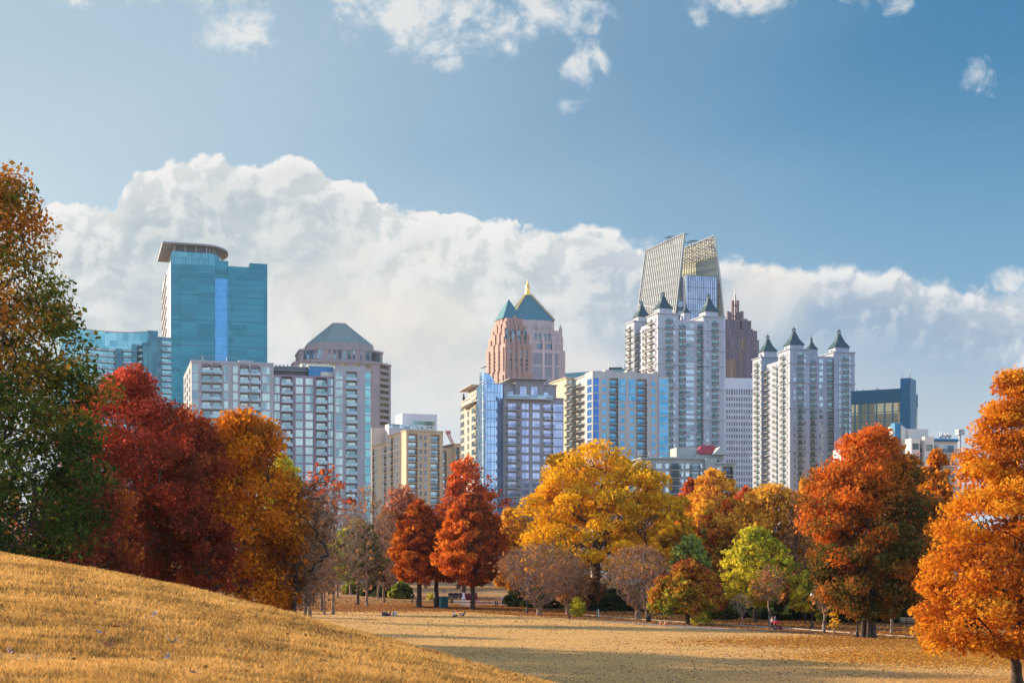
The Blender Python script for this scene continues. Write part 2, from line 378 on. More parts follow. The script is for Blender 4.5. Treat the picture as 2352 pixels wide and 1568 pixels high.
def leaves_np(rng, C, size, flat=0.0):
    m = len(C); a = rng.normal(size=(m, 3)); 
    if flat: a[:, 2] *= (1 - flat)
    a /= np.linalg.norm(a, axis=1, keepdims=True) + 1e-9
    b = np.cross(a, rng.normal(size=(m, 3))); b /= np.linalg.norm(b, axis=1, keepdims=True) + 1e-9
    s = size * np.clip(rng.lognormal(-.08, .42, m), .35, 2.2)
    V = C[:, None, :] + (LEAF_SHAPE[None, :, 0:1] * b[:, None, :] + LEAF_SHAPE[None, :, 1:2] * a[:, None, :]) * s[:, None, None]
    return V.reshape(-1, 3), np.arange(m * 4).reshape(-1, 4)
def vnoise(rng_seed, P, sc):
    """cheap smooth noise from a few random waves, about -1..1"""
    r = np.random.default_rng(rng_seed); o = np.zeros(len(P))
    for k in range(6):
        w = r.normal(size=3) * sc; o += np.sin(P @ w + r.uniform(0, 6.28))
    return o / 3.0
PROFILES = {   # (height fraction of the crown, radius fraction)
    'oval': [(0, .35), (.12, .75), (.3, .98), (.5, 1), (.7, .86), (.85, .6), (.95, .33), (1, .08)],
    'round': [(0, .55), (.1, .88), (.3, 1), (.5, .97), (.7, .82), (.85, .6), (.95, .36), (1, .1)],
    'cone': [(0, .8), (.1, 1), (.25, .98), (.45, .80), (.65, .56), (.8, .36), (.92, .18), (1, .04)],
    'column': [(0, .7), (.1, .95), (.3, 1), (.6, .92), (.8, .7), (.92, .42), (1, .1)],
    'vase': [(0, .06), (.15, .42), (.35, .78), (.55, .97), (.72, 1), (.86, .82), (.95, .5), (1, .2)],
    'spread': [(0, .45), (.12, .9), (.3, 1), (.5, .92), (.7, .74), (.85, .52), (.95, .3), (1, .1)],
    'dome': [(0, .97), (.08, 1), (.3, .97), (.5, .86), (.7, .68), (.85, .48), (.95, .28), (1, .1)],
}
def make_tree_meshes(seed, H, cb, rad, profile='oval', ntips=260, nleaf=26000, lsize=0.3, sig=0.7, pal=None, trunk_r=0.3, forks=1, lean=(0, 0), bark=None,
                     colfn=None, shell=0.42, lobes=0.22, flat=0.0, twig=0.02, squash=1.0, sigz=0.75, gaps=0.0, extra=None, stems=()):
    """H total height, cb crown base height, rad crown radius. returns (trunk mesh, crown mesh)"""
    rng = np.random.default_rng(seed); bark = bark or BARK
    hp = np.array(PROFILES[profile]); N0 = ntips * 3
    h = rng.uniform(0, 1, N0); w = np.interp(h, hp[:, 0], hp[:, 1]); keep = rng.uniform(0, 1, N0) < (w * 0.85 + 0.15); h = h[keep][:ntips]; w = np.interp(h, hp[:, 0], hp[:, 1])
    th = rng.uniform(0, 2 * np.pi, len(h)); rr = rng.uniform(0, 1, len(h)) ** shell
    lobes = lobes * 1.0; lob = 1 + rng.normal(0, .08, len(h)) + lobes * vnoise(seed + 7, np.stack([np.cos(th) * w, np.sin(th) * w, h * 3.0], 1), 1.7) * .8 + lobes * vnoise(seed + 8, np.stack([np.cos(th) * w, np.sin(th) * w, h * 3.0], 1), 4.0) * .45
    rad_l = w * rad * lob * rr
    tips = np.stack([np.cos(th) * rad_l + lean[0] * h, np.sin(th) * rad_l * squash + lean[1] * h, cb + h * (H - cb)], 1)
    if extra is not None: tips = np.concatenate([tips, np.array(extra, float)])
    top = cb + (H - cb) * (0.35 if profile in ('vase',) else 0.62); nt = 7
    trunk = [np.array([lean[0] * 0.25 * (q / nt) ** 2 + (0.12 * math.sin(q * 1.7 + seed) if q else 0), 0.1 * math.cos(q * 2.1 + seed) if q else 0, top * q / nt]) for q in range(nt + 1)]
    if profile == 'vase': trunk = trunk[:2]; trunk[1][2] = cb * 0.9
    P, par, cnt = skeleton(rng, trunk, tips)
    tot = cnt[0]; rad_n = np.maximum(twig, trunk_r * (cnt / tot) ** 0.52)
    e = np.arange(1, len(P)); a, b = par[e], e
    r0 = np.minimum(rad_n[a], rad_n[b] * 1.35); r1 = rad_n[b]
    V1, F1 = tubes_np(P[a], P[b], r0, r1, 5)
    # flared base with roots
    zb = np.array([-0.6, 0.0, 0.25, 0.8, 1.6]); nb = 9; fl = [1.75, 1.6, 1.25, 1.06, 1.0]
    ring = []
    for q, (zz, k) in enumerate(zip(zb, fl)):
        for c in range(nb):
            an = 2 * math.pi * c / nb; kk = k * (1 + (0.10 * math.sin(an * 3 + seed)) * (k - 0.9))
            ring.append((math.cos(an) * trunk_r * kk, math.sin(an) * trunk_r * kk, zz))
    fb = [(q * nb + c, q * nb + (c + 1) % nb, (q + 1) * nb + (c + 1) % nb, (q + 1) * nb + c) for q in range(4) for c in range(nb)]
    V = np.concatenate([V1, np.array(ring)]); Fq = np.concatenate([F1, np.array(fb) + len(V1)])
    for (sx_, sy_, sr) in stems:
        pp = np.array([[sx_, sy_, -.5], [sx_, sy_, .4], [sx_ * .95, sy_, cb * .6], [sx_ * 1.2, sy_ * 1.1, cb * 1.1], [sx_ * 2.2, sy_ * 2, cb + (H - cb) * .35]]); rr_ = np.array([1.7, 1.15, .95, .85, .4]) * sr
        Vs, Fs = tubes_np(pp[:-1], pp[1:], rr_[:-1], rr_[1:], 8); Fq = np.concatenate([Fq, Fs + len(V)]); V = np.concatenate([V, Vs])
    # twigs at every tip
    k = 3 if nleaf else 5
    tw0 = np.repeat(P[-0:][cnt == 1], k, 0) if True else None
    d = rng.normal(0, sig * 0.75, tw0.shape); d[:, 2] += sig * 0.25
    V2, F2 = tubes_np(tw0, tw0 + d, np.full(len(tw0), twig), np.full(len(tw0), twig * 0.4), 3)
    f2 = np.concatenate([F2]); Fq = np.concatenate([Fq, F2 + len(V)]); V = np.concatenate([V, V2])
    tr = np_mesh('trunk', V, Fq, [bark], smooth=True)
    crown = None; nleaf = int(nleaf)
    if nleaf:
        src = P[(cnt <= 2) & (P[:, 2] > cb * 0.92)] if not gaps else P[(cnt <= 1) & (P[:, 2] > cb * 0.92)]
        wts = rng.uniform(0.12, 1.0, len(src)) ** (1.05 + gaps); wts /= wts.sum()
        ci = rng.choice(len(src), nleaf, p=wts)
        off = rng.normal(0, 1, (nleaf, 3)); rr = np.linalg.norm(off, axis=1, keepdims=True); off = off / rr * np.minimum(rr, 2.1) * sig; off[:, 2] *= sigz
        C = src[ci] + off
        V3, F3 = leaves_np(rng, C, lsize, flat)
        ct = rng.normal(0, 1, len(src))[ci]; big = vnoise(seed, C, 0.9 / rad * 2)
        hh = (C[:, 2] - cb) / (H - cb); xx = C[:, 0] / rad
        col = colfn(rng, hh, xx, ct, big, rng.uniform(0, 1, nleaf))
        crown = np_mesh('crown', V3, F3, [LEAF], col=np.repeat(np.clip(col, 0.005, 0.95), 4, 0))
    return tr, crown
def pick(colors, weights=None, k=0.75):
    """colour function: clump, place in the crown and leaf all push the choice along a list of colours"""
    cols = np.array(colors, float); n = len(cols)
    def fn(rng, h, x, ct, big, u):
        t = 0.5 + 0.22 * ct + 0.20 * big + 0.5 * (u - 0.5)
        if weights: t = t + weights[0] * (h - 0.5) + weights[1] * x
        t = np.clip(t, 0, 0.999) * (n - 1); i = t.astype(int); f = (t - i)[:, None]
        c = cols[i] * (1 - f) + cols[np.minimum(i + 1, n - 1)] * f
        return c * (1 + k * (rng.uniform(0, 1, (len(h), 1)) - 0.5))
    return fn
CR, MA, RD = (.46, .085, .03), (.20, .062, .026), (.58, .115, .03)
OR, RU, GO, YE = (.72, .20, .02), (.42, .105, .03), (.80, .38, .03), (.80, .58, .06)
OL, GR, YG, BR, DG = (.17, .14, .03), (.09, .13, .025), (.42, .42, .05), (.26, .12, .05), (.04, .065, .02)
PAL = {
    'oak': pick([(.035, .06, .015), (.06, .10, .02), (.10, .14, .025), (.20, .18, .03), (.42, .22, .03), (.48, .18, .03)], (0.75, -0.1)),
    'crimson': pick([(.16, .05, .025), (.26, .06, .03), (.40, .07, .03), (.56, .09, .035), (.72, .12, .07)], (0.40, 0.0)),
    'maroon': pick([(.14, .045, .025), (.24, .055, .03), (.34, .06, .035), (.46, .085, .035), (.60, .19, .03)], (0.15, 0.1)),
    'orange': pick([BR, RU, (.55, .20, .03), OR, (.78, .30, .03), GO], (0.15, -0.1)),
    'gold': pick([(.42, .24, .02), (.68, .40, .02), (.88, .42, .015), (.93, .46, .02), (.94, .52, .03)], (0.1, -0.1)),
    'redorange': pick([(.20, .055, .02), (.36, .08, .025), (.54, .11, .025), (.66, .155, .025), (.76, .24, .03)], (0.1, -0.35)),
    'scarlet': pick([(.30, .07, .03), (.52, .10, .03), (.66, .14, .03), (.74, .18, .04)], (0.2, -0.2)),
    'rustoak': pick([(.08, .08, .02), (.19, .13, .025), (.38, .14, .03), (.56, .16, .025), (.72, .23, .025), (.70, .17, .03)], (0.55, -0.1)),
    'glow': pick([(.34, .12, .025), (.62, .20, .025), (.84, .28, .02), (.92, .33, .02), (.84, .18, .02)], (0.35, 0.0)),
    'cypress': pick([(.24, .075, .02), (.40, .115, .02), (.60, .18, .02), (.76, .27, .02), (.84, .38, .03)], (0.2, -0.35)),
    'domed': pick([(.22, .05, .03), (.45, .12, .03), (.55, .22, .03), (.45, .30, .03), (.20, .22, .03)], (-0.5, -0.25)),
    'yellowgreen': pick([(.24, .24, .03), (.48, .44, .04), (.70, .58, .04), (.86, .66, .05)], (0.1, -0.2)),
    'green': pick([DG, GR, (.16, .20, .03), (.25, .27, .04), YG], (0.1, -0.25)),
    'palegreen': pick([(.13, .19, .04), (.28, .34, .07), (.46, .46, .09)], (0.1, -0.1)),
    'rustbrown': pick([(.22, .12, .06), (.30, .14, .06), (.42, .17, .05), (.50, .21, .06)], (0.1, -0.1)),
    'pinkrust': pick([(.35, .14, .09), (.50, .19, .10), (.58, .22, .09)], (0.1, 0)),
    'mixed': pick([(.14, .18, .03), (.26, .24, .04), (.55, .36, .04), (.78, .34, .03), (.76, .22, .03), (.74, .17, .03)], (0.55, -0.1)),
    'orangegold': pick([(.42, .20, .05), (.70, .32, .04), (.86, .40, .04), (.88, .46, .04)], (0.2, -0.1)),
    'dusk': pick([(.03, .045, .02), DG, (.07, .09, .03), (.12, .10, .03)], (0.1, -0.1)),
}
TREES = {}
def tree(name, label, cat, xv, Y, topv, halfw, profile='oval', pal='orange', seed=1, cbv=None, group=None, nleaf=None, ntips=None, lpx=2.6, base=None, key=None, **kw):
    """placed by what it looks like in a 2352 wide frame: xv trunk, topv top, cbv underside of the crown, halfw half width; built in metres"""
    X = wx(xv, Y); Z0 = gz(X, Y) if base is None else base; pm = F / Y
    H = wz(topv, Y) - Z0; cb = (wz(cbv, Y) - Z0) if cbv else H * 0.22; cb = max(cb, 0.3); rad = halfw / pm
    if nleaf and nleaf > 20000: nleaf = int(nleaf * .8)
    sig = kw.pop('sig', max(0.35, rad * 0.10)) * 0.86; ls = kw.pop('lsize', max(0.11, lpx * 2.3 / pm) * 1.28)
    area = 2 * rad * (H - cb) * 0.8; nl = nleaf if nleaf is not None else int(min(70000, max(1500, 8.5 * area / (ls * ls * 0.34))))
    nt = ntips or int(min(650, max(60, (H - cb) * rad * rad / (sig ** 3) * 0.25)))
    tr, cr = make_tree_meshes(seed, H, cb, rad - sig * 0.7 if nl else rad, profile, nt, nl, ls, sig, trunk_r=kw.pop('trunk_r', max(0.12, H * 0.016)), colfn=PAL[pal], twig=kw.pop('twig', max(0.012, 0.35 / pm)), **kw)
    root = empty(name, (X, Y, Z0)); tag(root, label, cat, group)
    KIDS.setdefault(root.name, [])
    KIDS[root.name].append(link('trunk', tr, root))
    if cr: KIDS[root.name].append(link('crown', cr, root))
    if key: TREES[key] = root
    return root
def again(key, name, label, cat, xv, Y, topv, group=None, rz=None, sx=1.0):
    """a second tree grown like an earlier one, turned and scaled"""
    src = TREES[key]; X = wx(xv, Y); Z0 = gz(X, Y); r = copy_tree(src)
    r.name = name; H0 = max((Vector(v).z for v in src_bb(key))); H = wz(topv, Y) - Z0; s = H / H0
    r.location = (X, Y, Z0); r.rotation_euler = (0, 0, rz if rz is not None else (hash_(xv) * 6.28)); r.scale = (s * sx, s * sx, s)
    r['label'] = label; r['category'] = cat
    if group: r['group'] = group
    elif 'group' in r: del r['group']
    return r
def hash_(v): return (math.sin(v * 12.9898) * 43758.5453) % 1.0
def src_bb(key):
    out = []
    for k in KIDS[TREES[key].name]: out += [c for c in k.bound_box]
    return out

# ---- the big trees beside the hill (left)
G1 = 'tall autumn trees along the hill on the left'
tree('oak_tree', 'huge green and rust brown oak at the left edge, tallest tree on the hill', 'tree', -40, 78, 408, 290, 'cone', 'oak', 3, cbv=1330, nleaf=98000, ntips=800, lpx=2.8, sig=0.75, lobes=0.26, trunk_r=0.45, group=G1, lean=(1.2, 0))
tree('maple_tree', 'crimson maple with bright red tips right of the huge oak', 'tree', 298, 104, 862, 165, 'oval', 'crimson', 5, cbv=1300, nleaf=75000, ntips=520, lpx=2.2, sig=0.7, trunk_r=0.33, group=G1, lobes=0.25)
tree('maple_tree', 'dark maroon maple between the crimson maple and the orange tree', 'tree', 425, 112, 955, 118, 'round', 'maroon', 6, cbv=1345, nleaf=60000, ntips=420, lpx=2.2, sig=0.7, group=G1)
tree('elm_tree', 'orange gold tree right of the maroon maple, sloping down to the meadow', 'tree', 560, 116, 955, 152, 'round', 'glow', 7, cbv=1385, nleaf=70000, ntips=480, lpx=2.2, sig=0.75, group=G1, lobes=0.2)
tree('maple_tree', 'low deep red maple filling the gap under the crimson maple', 'tree', 200, 96, 1090, 120, 'round', 'maroon', 8, cbv=1310, nleaf=30000, ntips=260, lpx=2.3, sig=0.7, group=G1)
tree('maple_tree', 'short dark red maple low behind the hill crest under the maroon maple', 'tree', 478, 106, 1180, 75, 'round', 'maroon', 9, cbv=1368, nleaf=22000, ntips=220, lpx=2.3, group=G1)
tree('elm_tree', 'short orange tree low at the right foot of the orange gold tree', 'tree', 640, 118, 1195, 52, 'round', 'glow', 10, cbv=1400, nleaf=16000, ntips=220, lpx=2.3, group=G1)
tree('bare_tree', 'nearly bare tree with a few rust leaves at the right end of the hill trees', 'tree', 675, 116, 1110, 95, 'oval', 'rustbrown', 11, cbv=1360, nleaf=2600, ntips=420, lpx=2.2, trunk_r=0.22, lean=(1.3, 0), twig=0.016)
# off to the left, beyond the frame: the row whose long shadows cross the meadow
for i, (X, Y, H, rd) in enumerate([(-84, 146, 29, 9), (-90, 160, 30, 9), (-86, 173, 30, 9), (-95, 186, 31, 8), (-83, 202, 26, 5), (-92, 128, 26, 8), (-98, 226, 22, 4), (-88, 247, 22, 3.5), (-104, 268, 24, 4)]):
    if i == 0:
        tr, cr = make_tree_meshes(40, 29, 5, 9, 'oval', 300, 24000, 0.42, 1.1, trunk_r=0.5, colfn=PAL['orange'])
    r = empty('oak_tree', (X, Y, gz(X, Y))); link('trunk', tr, r); link('crown', cr, r); r.scale = (rd / 9, rd / 9, H / 29); r.rotation_euler = (0, 0, i * 1.7)
    tag(r, 'tall orange oak standing in the row left of the hill', 'tree', 'row of oaks left of the hill')

# ---- trees round the meadow, near to far
tree('oak_tree', 'large round rust orange oak on three trunks, right of the meadow', 'tree', 2004, 165.5, 990, 155, 'oval', 'rustoak', 21, cbv=1402, nleaf=130000, ntips=800, lpx=2.2, sig=0.85, trunk_r=0.42, lobes=0.22, bark=BARK, stems=[(-.95, .3, .33), (-.55, -.5, .24)])
tree('cypress_tree', 'feathery orange cypress at the right edge, nearest tree on the meadow', 'tree', 2336, 108, 858, 208, 'cone', 'cypress', 22, cbv=1490, nleaf=150000, ntips=900, lpx=2.3, sig=0.75, sigz=0.5, flat=0.2, trunk_r=0.36, lobes=0.12)
tree('oak_tree', 'great golden oak with spreading limbs in the middle of the park', 'tree', 1368, 262, 1020, 224, 'dome', 'gold', 23, cbv=1312, nleaf=80000, ntips=400, lpx=2.2, sig=1.35, sigz=0.5, trunk_r=0.85, lobes=0.38, gaps=0.55, shell=0.5)
tree('maple_tree', 'narrow red orange maple, left of the pair by the teal kiosk', 'tree', 962, 258, 1152, 60, 'column', 'redorange', 24, cbv=1334, nleaf=26000, lpx=2.3, trunk_r=0.45, lobes=0.10, group='pair of red orange maples by the kiosk')
tree('maple_tree', 'broad red orange maple, right of the pair by the teal kiosk', 'tree', 1085, 250, 1140, 80, 'oval', 'redorange', 25, cbv=1336, nleaf=42000, lpx=2.3, trunk_r=0.42, lobes=0.12, group='pair of red orange maples by the kiosk')
tree('maple_tree', 'dark trunked red maple standing just behind the kiosk pair', 'tree', 1003, 262, 1190, 45, 'column', 'redorange', 26, cbv=1332, nleaf=14000, lpx=2.3, trunk_r=0.4)
tree('crape_myrtle', 'leafless vase shaped crape myrtle left of the yellow bush', 'tree', 1238, 226, 1252, 102, 'vase', 'rustbrown', 27, cbv=1396, nleaf=1500, ntips=1500, lpx=1.7, twig=0.032, sig=0.7, trunk_r=0.40, bark=BARK_TWIG, shell=0.36, lobes=0.06)
tree('crape_myrtle', 'smaller crape myrtle with rust leaves behind the yellow bush', 'tree', 1304, 234, 1290, 66, 'vase', 'rustbrown', 28, cbv=1392, nleaf=2600, ntips=620, lpx=1.8, twig=0.026, sig=0.7, trunk_r=0.3, bark=BARK_TWIG, shell=0.4, lobes=0.06)
tree('crape_myrtle', 'leafless crape myrtle next to the black litter bin', 'tree', 1465, 212, 1256, 82, 'vase', 'rustbrown', 29, cbv=1400, nleaf=1000, ntips=1400, lpx=1.7, twig=0.030, sig=0.6, trunk_r=0.38, bark=BARK_TWIG, shell=0.36, lobes=0.06)
tree('domed_tree', 'low domed tree turning green to orange beside the traffic cones', 'tree', 1580, 196, 1293, 84, 'dome', 'domed', 30, cbv=1400, nleaf=34000, lpx=2.1, sig=0.5, trunk_r=0.28, lobes=0.05)
tree('young_tree', 'small bare young tree between the domed tree and the walkers', 'tree', 1704, 189, 1364, 26, 'vase', 'rustbrown', 31, cbv=1415, nleaf=0, ntips=240, twig=0.016, sig=0.3, trunk_r=0.09, bark=BARK_TWIG)
tree('young_tree', 'thin bare sapling left of the black litter bin', 'tree', 1483.5, 203, 1345, 18, 'vase', 'rustbrown', 32, cbv=1402, nleaf=0, ntips=120, twig=0.016, sig=0.3, trunk_r=0.09, bark=BARK_TWIG)
tree('sapling', 'slim sapling with a few yellow leaves before the lamp posts', 'tree', 1917, 171, 1400, 14, 'oval', 'gold', 33, cbv=1442, nleaf=160, ntips=50, twig=0.014, sig=0.25, lsize=0.22, trunk_r=0.05, bark=BARK_PALE)
tree('leafy_shrub', 'slim yellow green shrub in front of the crape myrtles', 'bush', 1326, 221, 1372, 17, 'column', 'yellowgreen', 34, cbv=1415, nleaf=1500, ntips=70, lsize=0.25, sig=0.28, trunk_r=0.06)
tree('birch_tree', 'small pale barked bare tree left of the tall lamp post', 'tree', 1893, 176, 1325, 32, 'oval', 'rustbrown', 35, cbv=1405, nleaf=350, ntips=180, twig=0.018, sig=0.5, trunk_r=0.16, bark=BARK_PALE)
tree('birch_tree', 'pale leaning bare tree right of the rust oak trunks', 'tree', 2018 + 30, 176, 1350, 34, 'oval', 'yellowgreen', 36, cbv=1400, nleaf=500, ntips=160, twig=0.018, sig=0.5, trunk_r=0.15, bark=BARK_PALE)
tree('plane_tree', 'thin trunked tree with a pale forked stem behind the walkers', 'tree', 1767, 196, 1300, 36, 'oval', 'rustbrown', 37, cbv=1380, nleaf=500, ntips=200, twig=0.02, sig=0.6, trunk_r=0.13, bark=BARK_PALE)

# ---- the wood behind the path, one by one
G2 = 'autumn trees of the wood behind the path'
W = [ # name, label, xv, Y, topv, halfw, profile, palette, cbv
 ('maple_tree', 'yellow green maple behind the small bare young tree', 1735, 206, 1212, 72, 'oval', 'yellowgreen', 1388),
 ('elm_tree', 'orange gold tree above the yellow green maple', 1775, 246, 1128, 88, 'round', 'orangegold', 1290),
 ('maple_tree', 'green and orange mottled maple behind the domed tree', 1672, 250, 1155, 66, 'oval', 'mixed', 1380),
 ('maple_tree', 'scarlet topped maple below the white grid office', 1715, 268, 1128, 42, 'column', 'scarlet', 1300),
 ('oak_tree', 'rounded orange gold oak before the red roofed block', 1642, 300, 1086, 54, 'round', 'orangegold', 1260),
 ('maple_tree', 'bright red maple left of the rounded orange gold oak', 1588, 312, 1108, 34, 'oval', 'scarlet', 1250),
 ('elm_tree', 'yellow orange slender tree right of the golden oak', 1552, 250, 1165, 54, 'oval', 'gold', 1390),
 ('pear_tree', 'soft green tree above the left side of the domed tree', 1585, 240, 1238, 44, 'round', 'palegreen', 1380),
 ('elm_tree', 'reddish orange tree behind the soft green tree', 1625, 275, 1160, 56, 'oval', 'orangegold', 1360),
 ('elm_tree', 'bronze orange tree at the left flank of the large rust oak', 1852, 262, 1108, 34, 'oval', 'orangegold', 1330),
 ('poplar_tree', 'tall half bare tree with pale stems left of the large rust oak', 1828, 236, 1138, 30, 'column', 'rustbrown', 1370),
 ('maple_tree', 'rusty red understory tree behind the two walkers', 1805, 214, 1290, 48, 'oval', 'rustbrown', 1400),
 ('maple_tree', 'small green and yellow tree between the walkers and the rust oak', 1850, 205, 1312, 38, 'oval', 'yellowgreen', 1400),
 ('pear_tree', 'yellow fringed green tree behind the rust oak trunks', 1952, 200, 1325, 50, 'round', 'yellowgreen', 1405),
 ('elm_tree', 'green gold tree behind the right side of the rust oak', 2075, 205, 1290, 62, 'round', 'mixed', 1400),
 ('maple_tree', 'olive green tree between the rust oak and the cypress', 2112, 232, 1085, 44, 'oval', 'mixed', 1360),
 ('maple_tree', 'orange tree peeking left of the cypress top', 2150, 190, 1035, 45, 'oval', 'cypress', 1330),
 ('elm_tree', 'dark rust tree low between the rust oak and the cypress', 2135, 178, 1235, 52, 'oval', 'rustoak', 1410),
 ('oak_tree', 'tan brown half bare tree behind the gold oak trunk', 1430, 300, 1200, 70, 'round', 'rustbrown', 1380),
 ('oak_tree', 'orange brown tree between the red orange maples and the golden oak', 1172, 290, 1170, 48, 'oval', 'orangegold', 1352),
 ('oak_tree', 'dusky brown tree left under the golden oak', 1225, 300, 1205, 50, 'round', 'rustbrown', 1385),
 ('oak_tree', 'brown leaved tree right of the golden oak crown', 1520, 290, 1195, 46, 'oval', 'rustbrown', 1390),
 ('maple_tree', 'red leaved open tree rising behind the red orange maples', 1065, 318, 1052, 84, 'round', 'scarlet', 1245),
 ('oak_tree', 'rust pink spreading tree before the tan apartment block', 925, 320, 1120, 58, 'dome', 'pinkrust', 1230),
 ('pear_tree', 'yellow green tree before the grey apartment block', 648, 210, 1048, 60, 'round', 'yellowgreen', 1250),
 ('maple_tree', 'thin red leaved tree before the grey apartment block', 742, 245, 1062, 58, 'oval', 'scarlet', 1230),
 ('pear_tree', 'green leaning tree above the parked cars', 822, 268, 1200, 62, 'round', 'green', 1335),
 ('oak_tree', 'grey brown tree right of the green leaning tree', 890, 315, 1175, 52, 'oval', 'rustbrown', 1335),
 ('maple_tree', 'dull red tree behind the crape myrtle with rust leaves', 1345, 250, 1325, 48, 'round', 'rustbrown', 1400),
 ('elm_tree', 'orange tree at the far right behind the cypress trunk', 2262, 190, 1330, 60, 'round', 'orangegold', 1420),
]
for i, (nm, lb, xv, Y, tp, hw, pf, pl, cbv) in enumerate(W):
    kw = {}
    if Y > 230 and 1500 < xv < 1900: hw *= 1.22; tp -= 6
    if 'half bare' in lb or 'thin red' in lb: kw = dict(nleaf=700, ntips=420, gaps=1.0)
    if 'open tree' in lb: kw = dict(nleaf=6500, ntips=300, gaps=1.0, lobes=0.4, sig=1.0, trunk_r=0.45)
    if 'rust pink' in lb: kw = dict(nleaf=2600, ntips=380, gaps=0.8, sig=1.0, trunk_r=0.4)
    if 'grey brown' in lb or 'dusky' in lb: kw = dict(nleaf=2600, ntips=500)
    tree(nm, lb, 'tree', xv, Y, tp, hw, pf, pl, 60 + i, cbv=cbv, group=G2, lpx=2.6, key=lb, **kw)
# bare grey trees between the hill and the maples
G3 = 'bare grey trees between the hill and the maples'
B = [(712, 205, 1130, 62, 'bare grey tree touching the nearly bare tree with rust leaves'), (765, 232, 1118, 66, 'bare grey tree in front of the grey apartment block'),
     (842, 262, 1120, 54, 'bare grey tree over the dark hedge'), (882, 280, 1165, 46, 'bare grey tree behind the left kiosk maple'), (745, 300, 1175, 60, 'bare brown tree far behind the hedge'), (805, 330, 1150, 62, 'bare mauve tree beside the pale house'), (1200, 320, 1150, 50, 'bare brown tree seen between the red maples and the golden oak'), (1500, 330, 1180, 60, 'bare twiggy tree behind the right side of the golden oak')]
for i, (xv, Y, tp, hw, lb) in enumerate(B):
    if i < 3: tree('bare_tree', lb, 'tree', xv, Y, tp, hw * 1.15, 'oval', 'rustbrown', 110 + i, cbv=1368 - 8 * i, nleaf=[400, 150, 200][i], ntips=900, group=G3, key='bare%d' % i, twig=0.035, trunk_r=0.26, bark=BARK_TWIG, sig=1.2, shell=0.4)
    else: again('bare%d' % (i % 3), 'bare_tree', lb, 'tree', xv, Y, tp, group=G3)
# dark understory and the evergreens at the foot of the wood
for j, (xv, Y, tp, hw, lb) in enumerate([(702, 150, 1215, 46, 'low bare brown thicket tree just right of the hill crest'), (745, 232, 1240, 52, 'low bare thicket tree left of the green leaning tree'), (775, 300, 1210, 55, 'twiggy mauve tree behind the dark hedge, left one'), (868, 300, 1225, 55, 'twiggy mauve tree behind the dark hedge, right one'), (905, 330, 1205, 40, 'thin bare tree between the green leaning tree and the left maple')]):
    if j == 0: tree('bare_tree', lb, 'tree', xv, Y, tp, hw, 'round', 'rustbrown', 190, cbv=1392, nleaf=700, ntips=900, group=G3, key='thicket', twig=0.03, trunk_r=0.16, bark=BARK_TWIG, sig=1.0, shell=0.45)
    else: again('thicket', 'bare_tree', lb, 'tree', xv, Y, tp, group=G3, sx=1.25)
G4 = 'dark evergreen shrubs at the foot of the wood'
U = [(1195, 268, 1362, 30, 'dark green hedge shrub behind the blue shirted visitor'), (1258, 262, 1368, 40, 'dark shrub behind the vase shaped crape myrtle'), (1345, 255, 1372, 45, 'dark shrub right of the yellow bush'), (1420, 250, 1370, 40, 'dark shrub under the golden oak'), (1500, 245, 1368, 42, 'dark shrub behind the litter bin'),
     (1570, 238, 1365, 40, 'dark shrub behind the domed tree trunk'), (1650, 215, 1380, 42, 'green shrub right of the domed tree'), (1700, 225, 1362, 42, 'dark shrub behind the small bare young tree'), (1770, 222, 1355, 45, 'dark shrub behind the walkers'), (1845, 216, 1350, 45, 'dark shrub behind the far lamp post'), (1915, 206, 1345, 42, 'glossy green shrub between the two lamp posts'),
     (1990, 212, 1340, 50, 'dark shrub behind the rust oak trunks'), (2065, 214, 1345, 45, 'dark shrub behind the bench'), (2140, 205, 1350, 50, 'dark shrub left of the cypress trunk'), (2215, 200, 1355, 50, 'dark shrub behind the cypress twigs'), (2300, 196, 1350, 55, 'dark shrub at the right frame edge')]
for i in sorted(range(len(U)), key=lambda q: q not in (0, 4, 6, 10)):
    xv, Y, tp, hw, lb = U[i]
    if i in (0, 4, 6, 10): k = 'u%d' % i; tree('evergreen_shrub', lb, 'shrub', xv, Y, tp, hw, 'dome', 'green' if i in (6, 10) else 'dusk', 140 + i, cbv=F * EYE / Y + HY - 3, group=G4, lpx=3.0, nleaf=7000, ntips=160, trunk_r=0.15, key=k)
    else: again(['u0', 'u4'][i % 2], 'evergreen_shrub', lb, 'shrub', xv, Y, tp - 12, group=G4, sx=1.5)
for j, (xv, lb) in enumerate([(1228, 'dark shrub in the second row behind the hedge'), (1300, 'dark shrub in the second row behind the yellow bush'), (1383, 'dark shrub in the second row below the golden oak trunk'), (1460, 'dark shrub in the second row behind the leafless crape myrtle by the bin'), (1535, 'dark shrub in the second row left of the domed tree'),
     (1610, 'dark shrub in the second row right of the domed tree'), (1680, 'dark shrub in the second row left of the small bare young tree'), (1738, 'dark shrub in the second row left of the walkers'), (1806, 'dark shrub in the second row right of the walkers'), (1880, 'dark shrub in the second row left of the tall lamp post'), (1952, 'dark shrub in the second row right of the tall lamp post'),
     (2030, 'dark shrub in the second row behind the black fence posts'), (2100, 'dark shrub in the second row right of the bench'), (2178, 'dark shrub in the second row left of the cypress'), (2258, 'dark shrub in the second row behind the cypress')]):
    again(['u0', 'u4'][j % 2], 'evergreen_shrub', lb, 'shrub', xv, 292 - (xv - 1228) * .055, 1338 - 10 * math.sin(j * 2.2), group=G4, sx=1.7)
G5 = 'rhododendron bushes below the parked cars'
